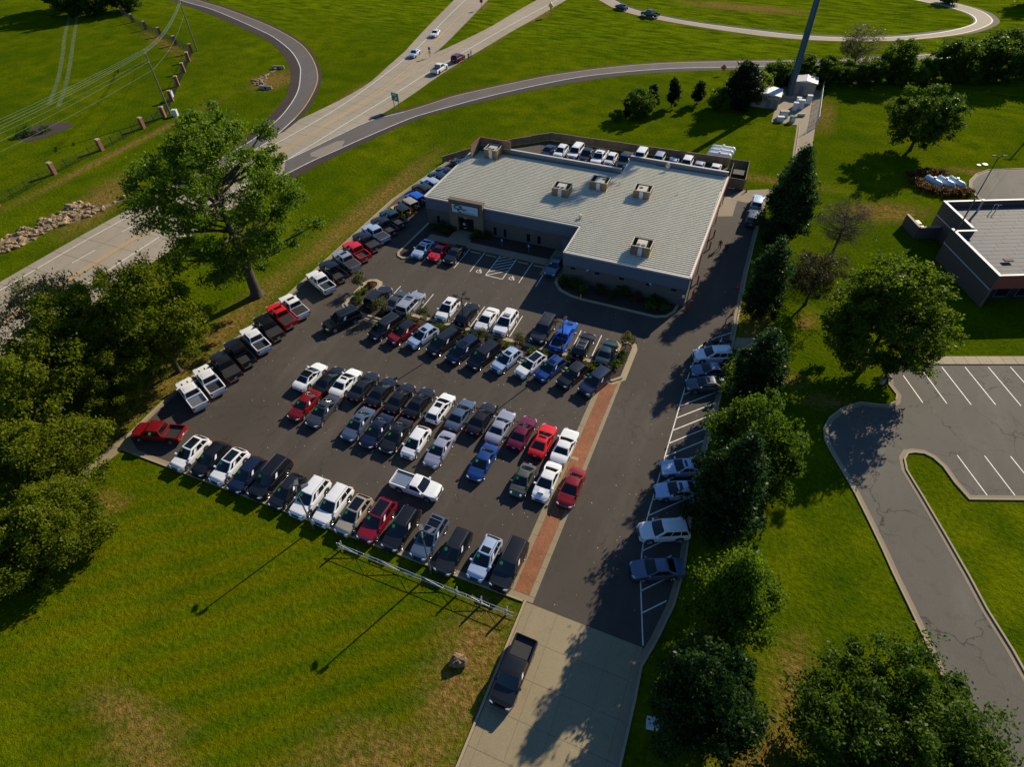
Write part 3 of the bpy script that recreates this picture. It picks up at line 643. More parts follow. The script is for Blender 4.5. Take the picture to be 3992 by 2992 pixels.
# x forward from the middle of the car, heights in metres
SPEC = dict(
 sedan=dict(L=4.85, W=1.84, wb=2.80, wx=.05, r=.335, clr=.20, top=[(-2.43, .86), (-2.25, 1.00), (-1.45, 1.04), (-.9, .98), (.85, .98), (1.1, .98), (1.9, .86), (2.30, .74), (2.43, .60)], gh=(-1.62, -.82, .12, 1.12), zr=1.45, win=((.13, .50), (.53, .88)), rw=.70),
 coupe=dict(L=4.78, W=1.90, wb=2.75, wx=.02, r=.35, clr=.17, top=[(-2.39, .84), (-2.2, 1.00), (-1.5, 1.02), (-.9, .97), (.8, .95), (1.0, .95), (1.9, .85), (2.25, .74), (2.39, .58)], gh=(-1.85, -.72, .05, .98), zr=1.36, win=((.26, .50), (.53, .90)), rw=.68),
 muscle=dict(L=5.0, W=1.93, wb=2.95, wx=.03, r=.36, clr=.19, top=[(-2.5, .86), (-2.42, 1.02), (-1.5, 1.06), (-.9, 1.02), (.8, .99), (1.0, 1.0), (2.1, .94), (2.42, .82), (2.5, .62)], gh=(-1.55, -.78, .08, .92), zr=1.43, win=((.15, .46), (.50, .89)), rw=.70),
 hatch=dict(L=4.35, W=1.78, wb=2.62, wx=.06, r=.325, clr=.19, top=[(-2.17, .86), (-2.05, 1.02), (-1.6, 1.02), (-.9, .99), (.85, .97), (1.15, .98), (1.8, .86), (2.08, .74), (2.17, .56)], gh=(-2.0, -1.35, .15, 1.22), zr=1.50, win=((.10, .44), (.47, .88)), rw=.70),
 beetle=dict(L=4.15, W=1.74, wb=2.52, wx=.03, r=.335, clr=.19, top=[(-2.07, .70), (-1.85, .92), (-1.45, 1.02), (-.9, .99), (.85, .97), (1.1, .98), (1.65, .86), (1.95, .72), (2.07, .50)], gh=(-1.62, -.62, .15, 1.02), zr=1.50, win=((.22, .47), (.50, .88)), rw=.66),
 wagon=dict(L=4.70, W=1.80, wb=2.66, wx=.08, r=.335, clr=.21, top=[(-2.35, .84), (-2.28, 1.02), (-1.6, 1.02), (-.9, .99), (.8, .98), (1.05, .99), (1.9, .90), (2.22, .78), (2.35, .58)], gh=(-2.28, -1.80, .10, 1.10), zr=1.50, win=((.06, .30), (.33, .60), (.63, .90)), rw=.70),
 cross=dict(L=4.60, W=1.85, wb=2.68, wx=.05, r=.36, clr=.23, top=[(-2.3, .92), (-2.2, 1.10), (-1.6, 1.10), (-.9, 1.06), (.8, 1.05), (1.05, 1.06), (1.9, .98), (2.2, .84), (2.3, .60)], gh=(-2.16, -1.62, .05, 1.06), zr=1.66, win=((.07, .27), (.30, .58), (.61, .89)), rw=.72),
 suv=dict(L=4.90, W=1.94, wb=2.86, wx=.05, r=.385, clr=.24, top=[(-2.45, .95), (-2.38, 1.14), (-1.6, 1.14), (-.9, 1.11), (.9, 1.10), (1.15, 1.11), (2.05, 1.03), (2.36, .90), (2.45, .64)], gh=(-2.36, -1.98, .12, 1.08), zr=1.78, win=((.05, .27), (.30, .58), (.61, .90)), rw=.74),
 bigsuv=dict(L=5.25, W=2.03, wb=2.98, wx=.06, r=.41, clr=.28, top=[(-2.62, 1.0), (-2.56, 1.22), (-1.6, 1.22), (-.9, 1.19), (1.0, 1.18), (1.2, 1.19), (2.3, 1.13), (2.54, 1.0), (2.62, .68)], gh=(-2.55, -2.32, .30, 1.14), zr=1.93, win=((.04, .28), (.31, .59), (.62, .90)), rw=.77),
 van=dict(L=5.12, W=1.98, wb=3.04, wx=.10, r=.35, clr=.20, top=[(-2.56, .92), (-2.48, 1.08), (-1.6, 1.08), (-.9, 1.05), (1.0, 1.04), (1.4, 1.06), (2.1, .93), (2.44, .78), (2.56, .58)], gh=(-2.46, -2.12, .52, 1.62), zr=1.74, win=((.04, .30), (.33, .60), (.63, .89)), rw=.75),
 jeep=dict(L=4.30, W=1.86, wb=2.60, wx=.10, r=.41, clr=.36, top=[(-2.05, 1.02), (-2.0, 1.16), (-1.5, 1.16), (-.9, 1.15), (.5, 1.14), (.7, 1.16), (1.7, 1.12), (1.85, 1.0), (1.9, .80), (2.15, .60)], gh=(-1.98, -1.9, .42, .66), zr=1.84, win=((.05, .31), (.35, .62), (.66, .93)), rw=.86),
 pickup=dict(L=5.85, W=2.02, wb=3.66, wx=.08, r=.41, clr=.32, top=[(-.98, 1.18), (-.5, 1.18), (.9, 1.18), (1.35, 1.20), (2.55, 1.15), (2.84, 1.0), (2.92, .70)], gh=(-.95, -.78, .62, 1.42), zr=1.92, win=((.08, .42), (.46, .89)), rw=.78, bed=(-2.86, -1.02)),
 shortcab=dict(L=5.45, W=1.96, wb=3.28, wx=.04, r=.385, clr=.30, top=[(-.52, 1.10), (-.2, 1.10), (.8, 1.10), (1.2, 1.13), (2.35, 1.06), (2.64, .92), (2.72, .66)], gh=(-.50, -.30, .52, 1.28), zr=1.76, win=((.10, .90),), rw=.76, bed=(-2.66, -.56)),
)
PROTO = {}
def build_vehicle(kind):
    S = SPEC[kind]; L, Wd, wb, r = S['L'], S['W'], S['wb'], S['r']; h = Wd / 2; clr = S['clr']
    xf, xr = S['wx'] + wb / 2, S['wx'] - wb / 2; Ra = r * 1.17
    x0, x1 = S['top'][0][0], S['top'][-1][0]
    parts = []          # name, mesh, material key, loc, rot, children
    def width(x):
        e = L / 2; k = max(0.0, (abs(x) - (e - .95)) / .95); return h * (1 - (.20 if x > 0 else .15) * k ** 2.4 * (.45 if kind in ('jeep',) else 1))
    def zbot(x):
        z = clr + (.10 * max(0, (abs(x) - (L / 2 - .35)) / .35))
        for w in (xf, xr):
            if abs(x - w) < Ra: z = max(z, r + math.sqrt(max(0, Ra * Ra - (x - w) ** 2)))
        return z
    def stations(a, b):
        s = {a, b}
        for i in range(1, 16): s.add(lerp(a, b, i / 16))
        for w in (xf, xr):
            for f in (-1.001, -.999, -.9, -.7, -.35, 0, .35, .7, .9, .999, 1.001):
                x = w + f * Ra
                if a < x < b: s.add(x)
        return sorted(s)
    def loft(secs, cap0=True, cap1=True):
        v, f = [], []; n = len(secs[0])
        for s in secs: v += s
        for i in range(len(secs) - 1):
            for j in range(n): a = i * n + j; b_ = i * n + (j + 1) % n; f.append((a, b_, b_ + n, a + n))
        if cap0: f.append(tuple(range(n))[::-1])
        if cap1: f.append(tuple(range((len(secs) - 1) * n, len(secs) * n)))
        return v, f
    # lower body
    secs = []
    for x in stations(x0, x1):
        w = width(x); zt = interp(x, S['top']); zb = min(zbot(x), zt - .06); sh = zt - .07; mid = max(zb + .02, lerp(zb, sh, .55))
        half = [(w * .90, zb), (w * .985, min(zb + .07, mid)), (w, mid), (w * .985, sh - .02 if sh - .02 > mid else mid + .005), (w * .93, zt - .025), (w * .55, zt), (0, zt + .012)]
        secs.append([(x, 0, zb)] + [(x, y, z) for y, z in half] + [(x, -y, z) for y, z in half[-2::-1]])
    v, f = loft(secs); parts.append(('body', mesh('body', v, f, ['car_white'], angle=38), 'PAINT', None))
    # greenhouse surfaces
    gb, rr, rf, wbx = S['gh']; zr = S['zr']; rw = S['rw'] * h; bw = h * .925
    zB = lambda b: interp(lerp(gb, wbx, b), S['top']) - .05
    bowf, bowr = (.02 if kind == 'jeep' else .11), (.02 if kind in ('jeep', 'pickup', 'shortcab') else .07)
    def s_side(s, b, t):
        return (lerp(lerp(gb, wbx, b), lerp(rr, rf, b), t), s * (lerp(bw, rw, t) + .035 * math.sin(math.pi * t)), lerp(zB(b), zr - .035, t))
    def s_front(a, t): return (lerp(wbx, rf, t) + bowf * (1 - a * a) * (1 - .5 * t), a * (lerp(bw, rw, t) + .035 * math.sin(math.pi * t)), lerp(zB(1), zr - .035, t) + .02 * t * (1 - a * a))
    def s_rear(a, t): return (lerp(gb, rr, t) - bowr * (1 - a * a) * (1 - .5 * t), a * (lerp(bw, rw, t) + .035 * math.sin(math.pi * t)), lerp(zB(0), zr - .035, t) + .02 * t * (1 - a * a))
    def patch(fn, a0, a1, t0, t1, na, nt_, out, flip):
        v, f = [], []
        for i in range(na + 1):
            for j in range(nt_ + 1): p = Vector(fn(lerp(a0, a1, i / na), lerp(t0, t1, j / nt_))); v.append(p)
        for i in range(na):
            for j in range(nt_): q = (i * (nt_ + 1) + j, (i + 1) * (nt_ + 1) + j, (i + 1) * (nt_ + 1) + j + 1, i * (nt_ + 1) + j + 1); f.append(q if not flip else q[::-1])
        n = (v[f[0][1]] - v[f[0][0]]).cross(v[f[0][2]] - v[f[0][0]]).normalized() * out
        return [tuple(p + n) for p in v], f
    V, F = [], []
    def put(v, f): n = len(V); V.extend(v); F.extend([tuple(n + i for i in q) for q in f])
    put(*patch(s_front, -1, 1, 0, 1, 6, 4, 0, False)); put(*patch(s_rear, -1, 1, 0, 1, 6, 4, 0, True))
    put(*patch(lambda b, t: s_side(1, b, t), 0, 1, 0, 1, 6, 4, 0, True)); put(*patch(lambda b, t: s_side(-1, b, t), 0, 1, 0, 1, 6, 4, 0, False))
    parts.append(('pillars', mesh('pillars', V, F, ['car_white'], angle=40), 'PAINT', None))
    # roof: crowned slab that overhangs the pillars a touch
    v, f = [], []; nx, ny = 8, 6
    for i in range(nx + 1):
        for j in range(ny + 1):
            a = -1 + 2 * j / ny; b = i / nx; e = max(abs(a), abs(2 * b - 1)) ** 4
            x = lerp(rr, rf, b); x += bowf * .5 * (1 - a * a) * max(0, 2 * b - 1) - bowr * .5 * (1 - a * a) * max(0, 1 - 2 * b)
            v.append((x, a * (rw + .012), zr - .03 * e - .012 + .02 * (1 - a * a)))
    for i in range(nx):
        for j in range(ny): f.append((i * (ny + 1) + j, (i + 1) * (ny + 1) + j, (i + 1) * (ny + 1) + j + 1, i * (ny + 1) + j + 1))
    parts.append(('roof', mesh('roof', v, f, ['car_white'], angle=45), 'ROOF', None))
    parts.append(('windshield', mesh('windshield', *patch(s_front, -.90, .90, .07, .93, 6, 3, .008, False), ['glass'], smooth=True), 'glass', None))
    parts.append(('rear_window', mesh('rear_window', *patch(s_rear, -.84, .84, (.18 if kind in ('pickup', 'shortcab', 'jeep', 'bigsuv', 'suv', 'van') else .10), .90, 6, 3, .008, True), ['glass'], smooth=True), 'glass', None))
    for s in (1, -1):
        for b0, b1 in S['win']:
            parts.append(('side_window', mesh('side_window', *patch(lambda b, t: s_side(s, b, t), b0, b1, .16, .88, 3, 3, .008, s > 0), ['glass'], smooth=True), 'glass', None))
    # bed
    if 'bed' in S:
        b0, b1 = S['bed']; zr_ = S['top'][0][1] + .01; fl = .915; secs = []
        for x in stations(b0, b1):
            w = h * (1 - .02 * max(0, (-x - 2.4))); zb = zbot(x); zb = min(zb, zr_ - .25); mid = max(zb + .02, lerp(zb, zr_, .6)); wi = w - .14
            half = [(w * .92, zb), (w * .99, min(zb + .06, mid)), (w, mid), (w * .985, zr_ - .03), (w * .96, zr_), (wi, zr_), (wi - .01, max(fl, zb + .02)), (0, max(fl, zb + .03) if zb > fl else fl)]
            half[-1] = (0, max(fl, zb + .02)); secs.append([(x, 0, zb)] + [(x, y, z) for y, z in half] + [(x, -y, z) for y, z in half[-2::-1]])
        v, f = loft(secs); n = len(secs[0]); mi = []
        for i in range(len(secs) - 1): mi += [1 if j in (6, 7, 8, 9) else 0 for j in range(n)]
        mi += [0, 0]; parts.append(('bed', mesh('bed', v, f, ['car_white', 'bed_liner'], mi=mi, angle=38), 'PAINT', None))
        tg = MB().box(b0 - .05, b0 + .03, -h * .86, h * .86, .62, zr_ - .005); parts.append(('tailgate', tg.me('tailgate', 'car_white'), 'PAINT', None))
        hw_ = MB().box(b1 - .06, b1 - .01, -h * .83, h * .83, .75, zr_ - .01); parts.append(('bulkhead', hw_.me('bulkhead', 'car_white'), 'PAINT', None))
        tr = x_r = b0 - .05
    else: tr = x0
    # wheels
    tv = MB(); nseg = 18; prof = [(-.105, r * .78), (-.115, r * .90), (-.085, r), (.085, r), (.115, r * .90), (.105, r * .78)]; v, f = [], []
    for y, q in prof:
        for i in range(nseg): a = 2 * math.pi * i / nseg; v.append((q * math.cos(a), y, q * math.sin(a)))
    for k in range(len(prof) - 1):
        for i in range(nseg): j = (i + 1) % nseg; f.append((k * nseg + i, (k + 1) * nseg + i, (k + 1) * nseg + j, k * nseg + j))
    tyre = mesh('wheel', v, f, ['black_rubber'], angle=40)
    v, f = [], []; ri = r * .78
    for y, q in ((.098, ri), (.060, ri * .93), (.060, ri * .30), (.095, ri * .22)):
        for i in range(nseg): a = 2 * math.pi * i / nseg; v.append((q * math.cos(a), y, q * math.sin(a)))
    fi = []
    for k in range(3):
        for i in range(nseg): j = (i + 1) % nseg; f.append((k * nseg + i, k * nseg + j, (k + 1) * nseg + j, (k + 1) * nseg + i)); fi.append(1 if k == 1 else 0)
    f.append(tuple(range(3 * nseg, 4 * nseg))); fi.append(0)
    for sp in range(5):
        a = 2 * math.pi * sp / 5; c, s_ = math.cos(a), math.sin(a); n = len(v)
        for q, wd in ((ri * .22, .055), (ri * .95, .045)):
            for d in (-wd, wd): v.append((q * c - d * s_, .088, q * s_ + d * c))
        f.append((n, n + 1, n + 3, n + 2)); fi.append(0)
    rim = mesh('rim', v, f, ['alloy', 'dark'], mi=fi)
    yw = h - .125
    for wx, s in ((xf, 1), (xf, -1), (xr, 1), (xr, -1)):
        parts.append(('wheel', tyre, 'black_rubber', ((wx, s * yw, r), (0, 0, 0 if s > 0 else math.pi), [('rim', rim)])))
    if kind == 'jeep': parts.append(('spare_wheel', tyre, 'black_rubber', ((-2.12, 0, 1.02), (0, 0, math.pi / 2), [('rim', rim)])))
    # lamps, grille, bumpers, mirrors
    zn = interp(x1 - .16, S['top'])
    for s in (1, -1):
        w = width(x1 - .12); big = kind in ('pickup', 'shortcab', 'bigsuv', 'suv', 'jeep')
        if kind in ('jeep', 'beetle'): p = MB().bar((x1 - .42 if kind == 'jeep' else x1 - .22, s * h * .60, .88 if kind == 'jeep' else .70), (x1 - .20 if kind == 'jeep' else x1 - .02, s * h * .60, .88 if kind == 'jeep' else .68), .12, n=10)
        else:
            p = MB(); za, zb2 = zn - (.22 if big else .14), zn - .015
            p.prism([(x1 - .44, s * (w + .05)), (x1 - .03, s * (w * .62)), (x1 - .02, s * (w * .62)), (x1 - .09, s * (w * .97)), (x1 - .30, s * (w + .062))][::s], za, zb2)
        parts.append(('headlight', p.me('headlight', 'headlamp'), 'headlamp', None))
        zt_ = interp(tr + .2, S['top']) if 'bed' not in S else S['top'][0][1]
        wt = (width(x0 + .1) if 'bed' not in S else h * .97)
        p = MB(); tall = kind in ('suv', 'cross', 'bigsuv', 'van', 'pickup', 'shortcab', 'jeep', 'wagon'); zA = zt_ - (.42 if tall else .24)
        p.box(tr - .02, tr + .07, min(s * wt * .78, s * (wt - .005)), max(s * wt * .78, s * (wt - .005)), zA, zt_ - .13)
        parts.append(('taillight', p.me('taillight', 'taillamp'), 'taillamp', None))
        mx = wbx - .22; p = MB(); p.box(mx - .07, mx + .10, min(s * (h * .93), s * (h + .17)), max(s * (h * .93), s * (h + .17)), zB(1) + .06, zB(1) + .22)
        parts.append(('mirror', p.me('mirror', 'car_white'), 'PAINT', None))
    w = width(x1 - .05) * .52; p = MB().box(x1 - .06, x1 + .012, -w, w, max(.46, zn - .36), zn - .10)
    if kind != 'beetle': parts.append(('grille', p.me('grille', 'dark'), 'dark', None))
    p = MB().box(x1 - .10, x1 + .02, -width(x1) * .80, width(x1) * .80, clr + .06, clr + .19); parts.append(('front_bumper', p.me('front_bumper', 'dark'), 'chrome' if kind == 'pickup' else 'dark', None))
    p = MB().box(tr - .07, tr + .10, -h * .80, h * .80, .42, .60) if 'bed' in S else MB().box(tr - .025, tr + .10, -h * .76, h * .76, clr + .08, clr + .24)
    parts.append(('rear_bumper', p.me('rear_bumper', 'dark'), 'chrome' if 'bed' in S else 'dark', None))
    p = MB().box(tr - .04, tr + .02, -.16, .16, .66, .80); parts.append(('licence_plate', p.me('licence_plate', 'plate'), 'plate', None))
    # add-ons made once, used by the cars that have them
    opt = {}
    def roof_z(x, y): a = y / rw; return zr - .012 + .02 * (1 - a * a)
    sx0, sx1 = lerp(rr, rf, .58), lerp(rr, rf, .93); v = []; f = []
    for i in range(4):
        for j in range(5): x, y = lerp(sx0, sx1, i / 3), rw * .66 * (-1 + j / 2); v.append((x, y, roof_z(x, y) + .012))
    f = [(i * 5 + j, (i + 1) * 5 + j, (i + 1) * 5 + j + 1, i * 5 + j + 1) for i in range(3) for j in range(4)]
    opt['sunroof'] = [('sunroof', mesh('sunroof', v, f, ['glass'], smooth=True), 'glass')]
    v = []
    sx0 = lerp(rr, rf, .10)
    for i in range(4):
        for j in range(5): x, y = lerp(sx0, sx1, i / 3), rw * .78 * (-1 + j / 2); v.append((x, y, roof_z(x, y) + .010))
    opt['panoroof'] = [('panoramic_roof', mesh('panoramic_roof', v, f, ['glass'], smooth=True), 'glass')]
    opt['rails'] = [('roof_rail', MB().tube([(lerp(rr, rf, .04), s * rw * .90, zr - .02), (lerp(rr, rf, .10), s * rw * .90, zr + .05), (lerp(rr, rf, .88), s * rw * .90, zr + .05), (lerp(rr, rf, .95), s * rw * .90, zr - .02)], .022, 5).me('roof_rail', 'pole_grey'), 'pole_grey') for s in (1, -1)]
    opt['bars'] = opt['rails'] + [('roof_bar', MB().box(lerp(rr, rf, q) - .035, lerp(rr, rf, q) + .035, -rw * .92, rw * .92, zr + .05, zr + .085).me('roof_bar', 'alloy'), 'alloy') for q in (.28, .70)]
    opt['ribs'] = [('roof_rib', MB().box(lerp(rr, rf, .12), lerp(rr, rf, .80), y - .03, y + .03, zr - .02, roof_z(0, y) + .018).me('roof_rib', 'car_white'), 'PAINT') for y in (-.48, -.29, -.10, .10, .29, .48)]
    opt['hoodvents'] = [('hood_vent', MB().box(.98 * wbx + .28, .98 * wbx + .62, y - .08, y + .08, interp(wbx + .6, S['top']) - .02, interp(wbx + .45, S['top']) + .022).me('hood_vent', 'dark'), 'dark') for y in (-.34, .34)]
    opt['scoop'] = [('hood_scoop', MB().prism([(wbx + .18, -.26), (wbx + .66, -.30), (wbx + .66, .30), (wbx + .18, .26)], interp(wbx + .3, S['top']) - .05, interp(wbx + .3, S['top']) + .085).me('hood_scoop', 'car_white'), 'PAINT'), ('scoop_mouth', MB().box(wbx + .655, wbx + .675, -.26, .26, interp(wbx + .6, S['top']) + .01, interp(wbx + .3, S['top']) + .07).me('scoop_mouth', 'dark'), 'dark')]
    nsd = S['win'][-1]; b_ = lerp(nsd[0], nsd[1], .12)
    def tagpatch(fn, a0, a1, t0, t1, fl): return patch(fn, a0, a1, t0, t1, 1, 1, .020, fl)
    opt['sheet'] = [('price_sheet', mesh('price_sheet', *tagpatch(lambda b, t: s_side(1, b, t), b_, b_ + .36 / (wbx - gb), .22, .80, True), ['paper']), 'paper')]
    v = [(s_front(-.60 + .20 * math.cos(2 * math.pi * i / 10), .72 + .15 * math.sin(2 * math.pi * i / 10))) for i in range(10)]
    opt['sticker'] = [('windshield_sticker', mesh('windshield_sticker', [(p[0] + .016, p[1], p[2] + .016) for p in v], [tuple(range(10))], ['sticker']), 'sticker')]
    if 'bed' in S:
        b0, b1 = S['bed']; zt_ = S['top'][0][1] + .01
        opt['tonneau'] = [('tonneau_cover', MB().box(b0 + .04, b1 - .07, -h * .88, h * .88, zt_ - .05, zt_ + .035).me('tonneau_cover', 'vinyl'), 'vinyl')]
        opt['steelbed'] = [('bed_floor', MB().box(b0 + .05, b1 - .08, -h * .80, h * .80, .90, .945).me('bed_floor', 'galvanized'), 'galvanized')] + [('floor_rib', MB().box(b0 + .06, b1 - .10, y - .03, y + .03, .94, .965).me('floor_rib', 'galvanized'), 'galvanized') for y in (-.6, -.4, -.2, 0, .2, .4, .6)]
        opt['toolbox'] = [('tool_box', MB().box(b0 + .12, b0 + .95, h * .30, h * .80, .82, 1.12).me('tool_box', 'alloy'), 'alloy')]
        opt['ribs'] = [('roof_rib', MB().box(lerp(rr, rf, .15), lerp(rr, rf, .70), y - .025, y + .025, zr - .02, roof_z(0, y) + .014).me('roof_rib', 'car_white'), 'PAINT') for y in (-.52, -.31, -.10, .10, .31, .52)]
    PROTO[kind] = (parts, opt)
NAMES = dict(sedan='sedan', coupe='coupe', muscle='muscle_car', hatch='hatchback', beetle='compact_car', wagon='station_wagon', cross='crossover', suv='suv', bigsuv='large_suv', van='minivan', jeep='off_roader', pickup='pickup_truck', shortcab='pickup_truck')
CATS = dict(sedan='car', coupe='car', muscle='car', hatch='car', beetle='car', wagon='car', cross='suv', suv='suv', bigsuv='suv', van='minivan', jeep='off-roader', pickup='pickup', shortcab='pickup')
def vehicle(u, v, head, kind, color, opts, label, group, roof=None, z=.012, far=False, scale=1.0):
    if kind not in PROTO: build_vehicle(kind)
    parts, opt = PROTO[kind]; t = thing(NAMES[kind], label, CATS[kind], (u, v, z), R(head), group)
    if scale != 1: t.scale = (scale,) * 3
    def one(name, me, key, parent, loc=(0, 0, 0), rot=(0, 0, 0)):
        mat = color if key == 'PAINT' else (roof or color) if key == 'ROOF' else key
        return add(name, me, parent, loc, rot, mat=mat)
    for name, me, key, ex in parts:
        if ex is None: one(name, me, key, t)
        else:
            w = one(name, me, key, t, ex[0], ex[1])
            if not far:
                for nm, m2 in ex[2]: add(nm, m2, w)
    for o in opts.split():
        for name, me, key in opt[o]: one(name, me, key, t)
    return t
G1 = 'pickups along the west kerb'; G2 = 'cars parked nose to the front lawn'; G3 = 'cars in the double row, noses south'; G4 = 'cars in the double row, noses north'
G5 = 'cars slanted along the planter'; G6 = 'cars north of the planter'; G7 = 'cars by the shop entrance'; G8 = 'cars along the east kerb'; G9 = 'cars behind the shop'; G10 = 'vehicles on the highway'
SS = 'sheet sticker'
